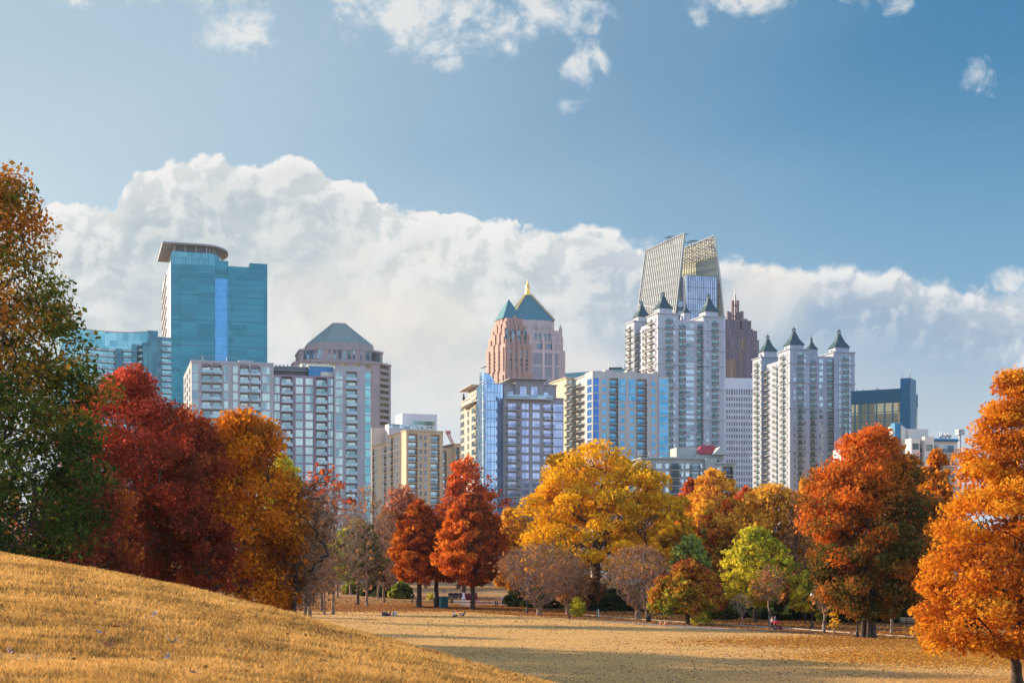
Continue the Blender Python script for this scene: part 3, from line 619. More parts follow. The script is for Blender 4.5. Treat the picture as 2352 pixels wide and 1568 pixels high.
for i, (xv, yb, tp, hw, lb) in enumerate([(812, 1364, 1338, 26, 'leftmost bright green bush of the hedge below the cars'), (850, 1368, 1338, 28, 'dark bush second from the left in the hedge below the cars'), (886, 1371, 1344, 28, 'dark bush third from the left in the hedge below the cars'), (922, 1374, 1342, 24, 'green bush at the right end of the hedge below the cars')]):
    Y = hit(xv, yb, 60)[1]
    tree('rhododendron_bush', lb, 'bush', xv, Y, tp, hw, 'dome', 'green' if i in (0, 3) else 'dusk', 170 + i, cbv=yb - 2, group=G5, nleaf=4500, ntips=140, trunk_r=0.1, lpx=2.8)
tree('flowering_shrub', 'low yellow green weeds at the foot of the domed tree', 'bush', 1612, 193, 1412, 24, 'dome', 'yellowgreen', 181, cbv=1438, nleaf=900, ntips=70, lsize=0.22, trunk_r=0.04)
tree('flowering_shrub', 'bright yellow shrub beyond the maple trunks', 'bush', 988, 300, 1362, 9, 'cone', 'yellowgreen', 182, cbv=1376, nleaf=500, ntips=50, lsize=0.22, trunk_r=0.04)
# far wood closing the view at the foot of the towers
def far_wood():
    rng = np.random.default_rng(5); n = 46000
    X = rng.uniform(-330, 330, n); Y = 400 + rng.uniform(-18, 22, n) + 0.0 * X
    top = 17 + 5 * np.sin(X * 0.05) + 3 * np.sin(X * 0.21 + 1) + 1.5 * np.sin(X * 0.63)
    Z = np.sqrt(rng.uniform(0.0, 1, n)) * top; hid = (np.abs(wx(1, 1)) >= 0)
    k = ~((X > wx(770, 400)) & (X < wx(950, 400)) & (Z < 8)); X, Y, Z = X[k], Y[k], Z[k]
    V, Fq = leaves_np(rng, np.stack([X, Y, Z + 0.5], 1), 1.3); base = np.array([[.20, .11, .06], [.26, .13, .06], [.15, .12, .05], [.33, .15, .05], [.14, .09, .07]])
    ci = ((X * 0.08 + rng.normal(0, 0.5, len(X))).astype(int)) % 5
    me = np_mesh('wood', V, Fq, [LEAF], col=np.repeat(base[ci] * rng.uniform(.7, 1.2, (len(X), 1)), 4, 0))
    tag(link('distant_wood', me), 'brown autumn wood closing the view at the foot of the towers', 'wood', kind='stuff')
far_wood()

# ------------------------------------------------------------------ buildings
def wall_mat(name, col, var=0.05, scale=0.35, **k): return mat(name, col, 0.85, var=var, scale=scale, streak=True, grime=0.25, **k)
FR_WHITE = mat('frame_white', (0.62, 0.62, 0.60), 0.5, var=0.05)
FR_DARK = mat('frame_dark', (0.05, 0.06, 0.07), 0.5, var=0.1)
SLAB = mat('slab_concrete', (0.45, 0.43, 0.41), 0.85, var=0.08)
RAIL = mat('railing_iron', (0.06, 0.075, 0.08), 0.5, var=0.1)
ROOFG = mat('roof_gravel', (0.22, 0.21, 0.20), 0.95)
GLB = glass('window_glass', (0.10, 0.15, 0.18), (0.45, 0.55, 0.58))
GLD = glass('window_glass_dark', (0.04, 0.06, 0.08), (0.22, 0.30, 0.34), frac=0.7)
GRAIL = glass('railing_glass', (0.16, 0.24, 0.28), (0.34, 0.45, 0.50), rough=0.15, metal=0.5)
METAL = mat('roof_metal', (0.35, 0.36, 0.37), 0.45, metal=0.6)

def win_mb(w, h, fr=0.09, cols=2, rows=1, out=0.10):
    """framed window; glass at the back of the frame, mullions proud; origin bottom centre, outward is -y"""
    b = MB(); x0, x1 = -w / 2, w / 2
    b.box(x0, x1, -0.03, 0.05, 0, h, 1)
    b.box(x0 - fr, x0, -out, 0.05, -fr, h + fr, 0); b.box(x1, x1 + fr, -out, 0.05, -fr, h + fr, 0)
    b.box(x0, x1, -out, 0.05, -fr, 0, 0); b.box(x0, x1, -out, 0.05, h, h + fr, 0)
    for k in range(1, cols): xx = x0 + w * k / cols; b.box(xx - fr * .3, xx + fr * .3, -out * .7, -0.02, 0, h, 0)
    for k in range(1, rows): zz = h * k / rows; b.box(x0, x1, -out * .6, -0.025, zz - fr * .3, zz + fr * .3, 0)
    return b
def balc_mb(w, dep=1.3, rail=1.05, glassy=False, bars=True):
    b = MB(); x0, x1 = -w / 2, w / 2
    b.box(x0, x1, -dep, 0.02, -0.22, 0, 0)
    if glassy:
        b.box(x0 + .03, x1 - .03, -dep + .02, -dep + .07, 0.05, rail, 1); b.box(x0, x1, -dep, -dep + .09, rail, rail + .06, 2)
        for x in (x0 + .03, x1 - .08): b.box(x, x + .05, -dep + .07, 0, 0.05, rail, 1)
    else:
        b.box(x0, x1, -dep, -dep + .06, rail, rail + .07, 2); b.box(x0, x1, -dep, -dep + .05, .06, .13, 2)
        nb = max(6, int(w / 0.2))
        for k in range(nb + 1): x = x0 + (w - .05) * k / nb; b.box(x, x + .05, -dep + .005, -dep + .05, .13, rail, 2)
        for x in (x0, x1 - .05):
            b.box(x, x + .05, -dep + .06, 0, rail, rail + .07, 2)
            for k in range(1, 5): y = -dep + dep * k / 5; b.box(x, x + .05, y, y + .05, 0, rail, 2)
    return b
class Bld:
    def __init__(s, name, label, xc, Yc, theta, wall, group=None, cat='building', z0=0.0):
        s.X, s.Y, s.th, s.wall = wx(xc, Yc), Yc, R(theta), wall
        s.c, s.s = math.cos(s.th), math.sin(s.th)
        s.root = empty(name, (s.X, s.Y, z0), s.th); tag(s.root, label, cat, group); KIDS.setdefault(s.root.name, [])
        s.items = {}; s.tpl = {}; s.trim = {}
    def sx(s, xv, y0=0.0):                       # local x on the plane y=y0 that is seen at xv
        u = (xv - CX) / F; return (u * (s.Y + y0 * s.c) - s.X + y0 * s.s) / (s.c - u * s.s)
    def ty(s, xv, x0=0.0):                       # local y on the plane x=x0 that is seen at xv
        u = (xv - CX) / F; return (u * (s.Y + x0 * s.s) - s.X - x0 * s.c) / (-s.s - u * s.c)
    def z(s, yv, x=0.0, y=0.0): return wz(yv, s.Y + x * s.s + y * s.c)
    def mb(s): return MB()
    def part(s, name, mb, mats, label=None, parent=None):
        o = mb.build(name, mats, parent or s.root)
        if label: o['label'] = label
        return o
    def add(s, part, key, build, mats, loc, side='F'):
        """remember one repeat of a part; build() gives its shape once"""
        if key not in s.tpl: s.tpl[key] = build().mesh(part, mats)
        rz = {'F': 0.0, 'L': -math.pi / 2, 'R': math.pi / 2}[side]
        s.items.setdefault(part, []).append((key, loc, rz))
    def finish(s, cap=100, stuff_label=None, maxn=None):
        maxn = maxn or {}
        for part, lst in s.items.items():
            cp = maxn.get(part, cap)
            if part in maxn or len(lst) > 100:
                def area(it):
                    me = s.tpl[it[0]]; bb = np.array([v.co for v in me.vertices]); e = bb.max(0) - bb.min(0)
                    f = abs(math.cos(s.th + it[2])) if it[2] == 0 else max(0.15, abs(math.sin(s.th) ))
                    return e[0] * e[2] * f * (1.0 + it[1][2] * 0.004)
                lst = sorted(lst, key=area, reverse=True)
            for key, loc, rz in lst[:cp]:
                KIDS[s.root.name].append(link(part, s.tpl[key], s.root, loc, rz))
            rest = lst[cp:]
            if rest:
                by = {}
                for it in rest: by.setdefault(tuple(m.name for m in s.tpl[it[0]].materials), []).append(it)
                m = MB(); mats = []; 
                for key, loc, rz in rest:
                    me = s.tpl[key]; idx = []
                    for mt in me.materials:
                        if mt not in mats: mats.append(mt)
                        idx.append(mats.index(mt))
                    co, si = math.cos(rz), math.sin(rz); i0 = len(m.v)
                    for v in me.vertices: x, y, z = v.co; m.v.append((x * co - y * si + loc[0], x * si + y * co + loc[1], z + loc[2]))
                    for p in me.polygons: m.f.append(tuple(i0 + q for q in p.vertices)); m.mi.append(idx[p.material_index])
                o = m.build(part, mats, s.root); o['kind'] = 'stuff'
        return s
    # ---- a block of the building: footprint with notches for recessed bays, then its columns of windows and balconies
    def block(s, x0, x1, y0, y1, zt, front=(), left=(), right=(), fh=3.1, nf=20, z_top=None, notch=1.4, wall=None, zb=0.0, parapet=0.9, name='wall', style=None, roofed=True, label=None, cornice=0.0):
        st = dict(w=(FR_WHITE, GLB), rail=(SLAB, GRAIL, RAIL), wh=1.7, glassy=False, door=(FR_WHITE, GLB), cols=2, rows=1, dep=1.3, fr=0.09, dh=2.2); st.update(style or {})
        wall = wall or s.wall; zt0 = z_top if z_top is not None else zt - parapet - 0.4
        poly = [(x0, y0)]
        for c in sorted([c for c in front if c[2] in 'rc'], key=lambda q: q[0]):
            poly += [(c[0], y0), (c[0], y0 + notch), (c[1], y0 + notch), (c[1], y0)]
        poly += [(x1, y0)]
        for c in sorted([c for c in right if c[2] in 'rc'], key=lambda q: q[0]):
            poly += [(x1, c[0]), (x1 - notch, c[0]), (x1 - notch, c[1]), (x1, c[1])]
        poly += [(x1, y1), (x0, y1)]
        for c in sorted([c for c in left if c[2] in 'rc'], key=lambda q: -q[0]):
            poly += [(x0, c[1]), (x0 + notch, c[1]), (x0 + notch, c[0]), (x0, c[0])]
        pl = [poly[0]]
        for p in poly[1:]:
            if abs(p[0] - pl[-1][0]) + abs(p[1] - pl[-1][1]) > 1e-4: pl.append(p)
        b = MB(); b.prism(pl, zb, zt0, 0, mtop=1); b.box(x0, x1, y0, y1, zt0, zt, 0); b.box(x0 + .3, x1 - .3, y0 + .3, y1 - .3, zt, zt + 0.004, 1)
        if cornice:
            b.box(x0 - cornice, x1 + cornice, y0 - cornice, y1 + cornice, zt - 0.02, zt + 0.35, 0)
        s.part(name, b, [wall, ROOFG], label)
        for side, colsx in (('F', front), ('L', left), ('R', right)):
            for c in colsx:
                a0, a1, kind = c[0], c[1], c[2]; o = dict(st); o.update(c[3] if len(c) > 3 else {})
                W = abs(a1 - a0); mid = (a0 + a1) / 2; ins = notch if kind in 'rc' else 0.0
                def loc(d, zz, off=0.0):
                    if side == 'F': return (mid + off, y0 + d, zz)
                    if side == 'L': return (x0 + d, mid - off, zz)
                    return (x1 - d, mid + off, zz)
                f0, f1 = o.get('f', (0, nf))
                for k in range(f0, f1):
                    zf = zt0 - fh * (k + 1)
                    if zf < zb + 0.2: break
                    if kind == 'w':
                        wh = o['wh']; key = ('w', round(W, 2), wh, o['w'][0].name, o['w'][1].name, o['cols'], o['rows'])
                        s.add('window', key, lambda: win_mb(W, wh, o['fr'], o['cols'], o['rows']), list(o['w']), loc(0, zf + (fh - wh) * 0.45), side)
                    elif kind == 'g':
                        key = ('g', round(W, 2), o['w'][0].name, o['w'][1].name, o['cols'])
                        s.add('window', key, lambda: win_mb(W - .2, fh - .45, .10, o['cols'], o['rows'], 0.12), list(o['w']), loc(0, zf + .2), side)
                    elif kind in 'br':
                        key = ('d', round(W, 2), kind, o['door'][1].name, o.get('dw'))
                        dw = o.get('dw') or (W * 0.8 if kind == 'r' else W * 0.6)
                        s.add('balcony_door', key, lambda: win_mb(dw, o['dh'], .08, o['cols'], 1), list(o['door']), loc(ins, zf + .03, o.get('doff', 0) * (W - dw) / 2), side)
                        bw = W + (0.3 if kind == 'r' else 0) if o.get('wide', 1) else W - .05; dep = o['dep'] if kind == 'b' else ins + o.get('proud', 0.35)
                        s.add('balcony', ('b', round(bw, 2), dep, o['glassy']), lambda: balc_mb(bw, dep, 1.05, o['glassy']), list(o['rail']), loc(ins if kind == 'r' else 0, zf, 0), side)
    def fcols(s, specs, y0=0.0):
        return [(s.sx(c[0], y0), s.sx(c[1], y0)) + tuple(c[2:]) for c in specs]
    def lcols(s, specs, x0=0.0):
        return [(min(s.ty(c[0], x0), s.ty(c[1], x0)), max(s.ty(c[0], x0), s.ty(c[1], x0))) + tuple(c[2:]) for c in specs]
def band(b, x0, x1, y0, y1, z, h, out, m=0):
    b.box(x0 - out, x1 + out, y0 - out, y1 + out, z, z + h, m)

# ---- blue glass tower with the round crowned roof
def blue_tower():
    TEAL = glass('teal_curtain_glass', (0.008, 0.135, 0.185), (0.018, 0.19, 0.25), rough=0.10, metal=0.6, cell=(10, 10, 4.0), wobble=0.01)
    TEAL_D = glass('teal_spandrel_glass', (0.012, 0.10, 0.15), (0.02, 0.13, 0.18), rough=0.2, metal=0.5, cell=(2.6, 2.6, 4.0))
    LB = glass('pale_blue_glass', (0.05, 0.29, 0.56), (0.07, 0.34, 0.62), rough=0.12, metal=0.4, cell=(3, 3, 4))
    LIL = mat('lilac_metal', (0.36, 0.345, 0.44), 0.6, metal=0.0, var=0.03)
    CAN = mat('canopy_metal', (0.30, 0.30, 0.31), 0.5, metal=0.4, var=0.05)
    b = Bld('glass_tower', 'tall teal blue glass tower with a round overhanging roof canopy', 393, 900, 17, TEAL)
    D = 40; zm = b.z(616); x1 = b.sx(614)
    m = MB()
    def bay(xa, xb, yf, yt, mt=0): m.box(b.sx(xa, yf), b.sx(xb, yf), yf, D, 0, b.z(yt, b.sx(xa, yf), yf), mt)
    bay(393, 416, 0, 606); bay(415, 493, -1.6, 606); bay(493, 524.5, 3.0, 597.6); bay(524, 573, -1.6, 611); bay(573, 614, -0.8, 604)
    b.part('curtain_wall', m, [TEAL])
    q = MB(); xa, xb = b.sx(493.5, 1.2), b.sx(523.5, 1.2); q.box(xa, xb, 1.2, 3.0, 0, b.z(638.7, xa, 1.2)); b.part('glass_bay', q, [LB], 'pale blue glass strip down the middle')
    fl = 4.0; k = 0; g = MB(); z = b.z(618)
    while z > 20:
        hb = 0.22 if k % 4 else 0.75
        for xa, xb, yf in ((393, 415, 0), (415.2, 492.8, -1.6), (524.2, 572.8, -1.6), (573.2, 614, -0.8)):
            g.box(b.sx(xa, yf) + .05, b.sx(xb, yf) - .05, yf - 0.12, yf - 0.02, z, z + hb)
        g.box(b.sx(494, 1.2), b.sx(523, 1.2), 1.08, 1.18, z, z + 0.10)
        z -= fl; k += 1
    for xa, xb, yf in ((415.2, 492.8, -1.6), (524.2, 572.8, -1.6), (573.2, 614, -0.8), (393, 415, 0)):
        X0, X1 = b.sx(xa, yf), b.sx(xb, yf); nn = int((X1 - X0) / 2.6)
        for j in range(1, nn): xx = X0 + (X1 - X0) * j / nn; g.box(xx - .05, xx + .05, yf - .09, yf - .03, 20, b.z(621))
    b.part('mullions', g, [mat('teal_line', (0.03, 0.20, 0.26), .5, metal=.3)])
    # lilac left face with slanted slots
    dl = b.ty(373.5); l = MB(); l.box(-0.25, 0, 0.3, dl, b.z(838), b.z(598)); lf = b.part('side_panel', l, [LIL], 'pale lilac side with slanted dark slots')
    sl = MB()
    for j in range(9):
        zz = b.z(606 + j * 26); y0, y1 = dl * 0.46, dl - .6
        sl.raw([(-.9, y0, zz + 1.6), (-.9, y1, zz - 5.0), (-.9, y1, zz - 7.2), (-.9, y0, zz - .6), (-.26, y0, zz + 1.6), (-.26, y1, zz - 5.0), (-.26, y1, zz - 7.2), (-.26, y0, zz - .6)], [(0, 1, 2, 3), (0, 4, 5, 1), (3, 2, 6, 7), (0, 3, 7, 4), (1, 5, 6, 2)])
    sl.build('slot', [FR_DARK], lf)
    # crown: glass drum, louvres, canopy
    xa = 0.3; xb = b.sx(478, 2); z0 = b.z(607); z1 = b.z(576.5); z2 = b.z(561)
    def dee(xa, xb, y0, y1, ext, n=14):
        p = [(xa, y0), (xb, y0)]; cy = (y0 + y1) / 2; ry = (y1 - y0) / 2
        for k in range(1, n): an = -math.pi / 2 + math.pi * k / n; p.append((xb + ext * math.cos(an), cy + ry * math.sin(an)))
        return p + [(xb, y1), (xa, y1)]
    c = MB(); c.prism(dee(xa, xb, 0.3, 46, 10), z0 - 3, z1); dr = b.part('crown_drum', c, [glass('crown_glass', (0.05, 0.24, 0.30), (0.10, 0.34, 0.40), rough=0.12, metal=0.5, cell=(2.4, 2.4, 9))])
    rb = MB()
    for j in range(14): xx = xa + (xb - xa) * j / 13; rb.box(xx - .08, xx + .08, 0.12, 0.28, z0 - 3, z1)
    rb.box(xa, xb, .1, .27, (z0 + z1) / 2, (z0 + z1) / 2 + .15); rb.build('mullion', [TEAL_D], dr)
    c = MB(); c.prism(dee(xa + 1.6, xb - 1, 2.5, 43, 8), z1, z2); b.part('louvre_band', c, [mat('louvre', (0.10, 0.12, 0.14), 0.6)])
    c = MB()
    for j in range(4): xx = xa + 2 + (xb - xa - 3) * j / 3; c = MB(); c.box(xx - .35, xx + .35, 2.1, 2.5, z1, z2); b.part('column', c, [SLAB])
    for j in range(5): an = -math.pi / 2 + math.pi * (j + 1) / 12; px, py = xb - 1 + 8.4 * math.cos(an), 22.7 + 20.6 * math.sin(an); c = MB(); c.box(px - .3, px + .3, py - .3, py + .3, z1, z2); b.part('column', c, [SLAB])
    c = MB(); c.prism(dee(-5.5, xb - 4, -3.5, 58, 19, 20), z2 + .01, z2 + 0.9, 0, mtop=1); cn = b.part('roof_canopy', c, [CAN, METAL])
    c = MB()
    for j in range(12): yy = -2 + 57 * j / 11.0; c.box(-5.2, xb + 6, yy - .12, yy + .12, z2 - .25, z2)
    c.build('rib', [CAN], cn)
    # lower glass flank beside the curved building
    c = MB(); c.box(-0.2, 0, .3, dl, 20, b.z(842)); b.part('side_glass', c, [TEAL_D])
    b.finish()
blue_tower()

# ---- curved glass residential tower at the far left
def curved_tower():
    AQ = glass('aqua_glass', (0.10, 0.34, 0.38), (0.30, 0.58, 0.58), rough=0.1, metal=0.6, cell=(3, 3, 3.1))
    AQD = glass('aqua_dark_glass', (0.03, 0.12, 0.16), (0.06, 0.20, 0.24), rough=0.15, metal=0.5, cell=(3, 3, 3.1))
    b = Bld('curved_glass_tower', 'curved aqua glass apartment tower half hidden by the huge oak', 336, 720, 22, AQ)
    pts = [(340, 0), (318, 4.0), (295, 7.0), (270, 8.5), (245, 8.0), (215, 6.5), (180, 3), (140, -3)]
    fr = [(b.sx(xv, d) , d) for xv, d in pts][::-1]
    back = [(fr[-1][0], 34), (fr[0][0], 40)]
    zt = b.z(762); m = MB(); m.prism(fr + back, 0, zt); b.part('curtain_wall', m, [AQ])
    g = MB(); z = zt - 6.6; k = 0
    for i in range(len(fr) - 1):
        (xa, ya), (xb, yb) = fr[i], fr[i + 1]; zz = zt
        g.raw([(xa, ya - .3, zz), (xb, yb - .3, zz), (xb, yb + .2, zz), (xa, ya + .2, zz), (xa, ya - .3, zz + .5), (xb, yb - .3, zz + .5), (xb, yb + .2, zz + .5), (xa, ya + .2, zz + .5)], [(0, 1, 5, 4), (1, 2, 6, 5), (2, 3, 7, 6), (3, 0, 4, 7), (4, 5, 6, 7), (3, 2, 1, 0)])
    b.part('roof_edge', g, [SLAB])
    zt1 = zt - 9.5
    for k in range(24):
        z = zt1 - 3.05 * k
        if z < 8: break
        for i in range(1, len(fr) - 1):
            (xa, ya), (xb, yb) = fr[i], fr[i + 1]; L = math.hypot(xb - xa, yb - ya); an = math.atan2(yb - ya, xb - xa)
            key = ('cb', i)
            if key not in b.tpl: b.tpl[key] = balc_mb(L * .96, 1.5, 1.0, True).mesh('balcony', [SLAB, GRAIL, RAIL])
            b.items.setdefault('balcony', []).append((key, ((xa + xb) / 2, (ya + yb) / 2 - .02, z), an))
    # dark vertical shafts and the right wing
    sh = MB()
    for xv, d, w, yt in ((332, 1.5, 2.4, 787), (308, 4.4, 2.4, 790), (272, 7.4, 2.6, 800)): xx = b.sx(xv, d); sh.box(xx - w / 2, xx + w / 2, d - 2.4, d + 3, 0, b.z(yt))
    b.part('shaft', sh, [AQD])
    x0 = b.sx(341, 0); x1 = b.sx(362, 0); m = MB(); m.box(x0 - .4, x1, -1.0, 30, 0, b.z(759)); b.part('corner_tower', m, [AQD])
    x2 = b.sx(394, 8); b.block(x1, x2, 8, 30, b.z(773, x1, 8), front=[(x1 + .2, x1 + 2.6, 'g', dict(w=(SLAB, AQD))), (x1 + 3.2, x2 - .2, 'b', dict(dw=(x2 - x1) * .55, glassy=True, door=(FR_WHITE, AQ)))], fh=3.05, nf=24, wall=AQD)
    b.finish(maxn={'balcony': 100})
curved_tower()

# ---- grey apartment block in front of the blue tower
def grey_block():
    WG = wall_mat('grey_stucco', (0.43, 0.42, 0.42)); WM = wall_mat('mauve_stucco', (0.29, 0.235, 0.27))
    GG = glass('green_grey_glass', (0.14, 0.25, 0.28), (0.42, 0.52, 0.50), metal=0.6, frac=0.45)
    LV = mat('louvre_mauve', (0.24, 0.19, 0.21), 0.8)
    b = Bld('apartment_block', 'long light grey apartment block with mauve middle below the teal tower', 439.8, 480, 16, WG)
    st = dict(w=(FR_WHITE, GG), door=(FR_WHITE, GG), glassy=True, wh=2.3, fr=0.08); fh = 2.98
    x1 = b.sx(628.7); zt = b.z(827.4); zw = zt - 3.4
    fr = b.fcols([(441, 455, 'g'), (463, 485.5, 'r', dict(proud=.5)), (487.8, 509, 'r', dict(proud=.5)), (514.8, 523.5, 'w'), (535.8, 545.5, 'w'), (551, 572.3, 'r', dict(proud=.5)), (576.2, 597.5, 'r', dict(proud=.5)), (602.8, 619.3, 'w', dict(cols=3))])
    lf = b.lcols([(437.5, 434.5, 'w'), (432, 429, 'w'), (427, 424, 'w')])
    b.block(0, x1, 0, b.ty(421.9), zt, fr, lf, fh=fh, nf=22, z_top=zw + 2.2, style=st, notch=1.3)
    lv = MB()
    for a, c in ((463, 478), (488, 503), (552, 567), (577.5, 592)): lv.box(b.sx(a), b.sx(c), -.05, .1, zt - 1.9, zt - 0.8)
    b.part('louvre', lv, [LV])
    tk = MB(); tk.box(-.12, x1, -.14, .2, zt - .5, zt + .15); tk.box(-.13, .2, .2, b.ty(421.9), zt - .5, zt + .15); b.part('cornice', tk, [WG])
    y2 = 1.0; x2 = b.sx(767, y2); zt2 = b.z(859.6, x1, y2)
    fm = b.fcols([(630.5, 641.8, 'w'), (646.6, 671, 'r', dict(proud=.6)), (679.3, 695.3, 'w'), (701.8, 718, 'w'), (726, 750.6, 'r', dict(proud=.6)), (754.5, 764.5, 'w')], y2)
    b.block(x1, x2, y2, 20, zt2, fm, fh=fh, nf=20, z_top=zt2 - .6, wall=WM, style=dict(st, cols=2), notch=1.3, label='mauve middle section')
    ph = MB(); ya = 7; xa, xb = b.sx(630, ya), b.sx(709, ya); ph.box(xa, xb, ya, 20, zt2, b.z(840, xa, ya)); b.part('penthouse', ph, [wall_mat('dark_penthouse', (0.16, 0.16, 0.17))], 'dark penthouse with pipes')
    pp = MB()
    for j in range(9): xx = xa + (xb - xa) * (j + .5) / 9; pp.tube([(xx, ya + 1, b.z(841, xa, ya)), (xx, ya + 1, b.z(836, xa, ya))], .35, 6)
    pp.box(xa, xb, ya - 1.2, ya - .1, b.z(851, xa, ya), b.z(850, xa, ya)); b.part('vent_pipes', pp, [METAL])
    ph = MB(); xa, xb = b.sx(710, 4), b.sx(765, 4); ph.box(xa, xb, 4, 16, zt2, b.z(841, xa, 4)); b.part('stair_house', ph, [mat('blue_panel', (0.06, 0.26, 0.50), 0.6)], 'blue painted roof room')
    ph = MB(); ph.box(xa - .4, xb, 3.7, 16.3, b.z(841, xa, 4), b.z(837, xa, 4)); ph.box(xa + 4, xb, 3.6, 4, zt2, b.z(853, xa, 4)); b.part('roof_band', ph, [mat('cream_panel', (0.72, 0.68, 0.52), 0.7)])
    ph = MB(); xa, xb = b.sx(693, 12), b.sx(757, 12); ph.box(xa, xb, 12.3, 24, zt2, b.z(833.5, xa, 12)); b.part('lift_house', ph, [wall_mat('cream_wall', (0.58, 0.53, 0.42))])
    x3 = b.sx(838, 0); x4 = b.sx(852.5, 0); zt3 = b.z(840, x2, 0)
    fm = b.fcols([(771, 786.5, 'w', dict(cols=3)), (795, 820, 'r', dict(proud=.5))])
    b.block(x2, x3, 0, 26, zt3, fm, fh=fh, nf=22, z_top=zt3 - 1.8, style=st, notch=1.3)
    b.block(x3, x4, .5, 26, zt3 - .6, [(x3 + .15, x4 - .1, 'g', dict(cols=3))], right=[(1, 6, 'g'), (7, 12, 'g')], fh=fh, nf=22, z_top=zt3 - 1.8, style=dict(st, w=(FR_WHITE, glass('sea_glass', (0.10, 0.32, 0.34), (0.22, 0.48, 0.48)))), name='glass_corner')
    an = MB(); an.tube([(4, 4, zt), (4, 4, zt + 2.2)], .07, 5); an.tube([(12, 4, zt), (12, 4, zt + 2.2)], .07, 5); an.tube([(1, 4, zt + 2.2), (15, 4, zt + 2.0)], .09, 5); an.tube([(-.4, 3, zt + 1.2), (5, 3, zt + 1.3)], .06, 5); an.box(16, 21, 3, 6, zt, zt + 1.1); b.part('roof_rig', an, [METAL])
    b.finish()
grey_block()

# ---- granite tower with the stepped pyramid
def stepped_tower():
    GRN = wall_mat('pink_grey_granite', (0.36, 0.285, 0.28)); RF = mat('patina_steps', (0.22, 0.30, 0.30), 0.6, metal=0.2)
    GB = glass('bronze_glass', (0.10, 0.09, 0.05), (0.28, 0.22, 0.10), metal=0.7, cell=(6, 6, 4))
    b = Bld('granite_tower', 'granite tower with stepped pyramid roof behind the grey block', 791.5, 900, 14, GRN)
    k = 900 / F
    def octo(hw, hd, ch, cy=30): return [(-hw + ch, cy - hd), (hw - ch, cy - hd), (hw, cy - hd + ch), (hw, cy + hd - ch), (hw - ch, cy + hd), (-hw + ch, cy + hd), (-hw, cy + hd - ch), (-hw, cy - hd + ch)]
    c = MB(); c.prism(octo(113 * k, 30, 10), 0, b.z(831)); b.part('shaft', c, [GRN])
    c = MB(); c.prism(octo(114.5 * k, 30.5, 10), b.z(833), b.z(829.5)); b.part('cornice', c, [GRN])
    c = MB(); c.prism(octo(97 * k, 25, 11), b.z(829), b.z(799)); b.part('upper_tier', c, [GRN])
    c = MB(); c.prism(octo(98.5 * k, 25.5, 11), b.z(801), b.z(797)); b.part('cornice', c, [GRN])
    c = MB(); c.prism(octo(78 * k, 20, 11), b.z(797), b.z(781)); b.part('roof_drum', c, [GRN])
    c = MB(); n = 13
    for j in range(n):
        f = j / n; hw = (76 * (1 - f) + 17 * f) * k; hd = 19.5 * (1 - f) + 5 * f; za = b.z(782 + (731 - 782) * f); zb = b.z(782 + (731 - 782) * (j + 1) / n)
        c.prism(octo(hw, hd, 10 * (1 - f) + 2 * f), za, zb)
    b.part('roof', c, [RF], 'stepped greenish pyramid roof')
    c = MB(); c.prism(octo(17.5 * k, 5, 2.2), b.z(731), b.z(727)); b.part('roof_cap', c, [GRN])
    # windows of the upper tier and bands of the shaft
    yf = 30 - 25 + 0.0
    for xv, w in ((708, 5), (722, 11), (745, 3), (757, 5), (769, 7), (780, 7), (791, 7), (802, 5), (818, 3), (834, 10)):
        X = (xv - 778) * k; b.add('window', ('u', w), lambda: win_mb(w * k, 5.6, .12, 1, 1), [GRN, GLD], (X, yf - .01 + (0 if abs(X) < 15.9 else 0), b.z(822)), 'F') if abs(X) < (97 * k - 11) else None
    for j in range(12):
        z = b.z(842) - 4.0 * j
        if z < 8: break
        for xv, w in ((700, 14), (722, 14), (752, 14), (778, 14), (806, 14), (834, 14)):
            X = (xv - 778) * k
            if abs(X) < 113 * k - 11: b.add('window', ('s',), lambda: win_mb(14 * k, 2.0, .1, 3, 1), [GRN, GB], (X, -.01, z), 'F')
    # right chamfer and side strips, seen past the grey block
    hw = 113 * k
    an = math.pi / 4
    for j in range(12):
        z = b.z(842) - 4.0 * j
        if z < 8: break
        key = ('ch',)
        if key not in b.tpl: b.tpl[key] = win_mb(9.5, 2.1, .1, 3, 1).mesh('window', [GRN, GB])
        b.items['window'].append((key, (hw - 5, 5.0, z), an))
    for s_ in (1, -1):
        key = ('chu',)
        if key not in b.tpl: b.tpl[key] = win_mb(9, 5.4, .12, 4, 1).mesh('window', [GRN, GLD])
        b.items['window'].append((key, (s_ * (97 * k - 5.5), 5 + 5.5, b.z(822)), an * s_))
    rl = MB()
    for s_ in (-1, 1): rl.tube([(s_ * 100 * k, 12, b.z(829) + 1.3), (s_ * 111 * k, 14, b.z(829) + 1.3)], .12, 4); rl.tube([(s_ * 105 * k, 13, b.z(829)), (s_ * 105 * k, 13, b.z(829) + 1.3)], .1, 4)
    b.part('railing', rl, [METAL])
    b.finish()
stepped_tower()

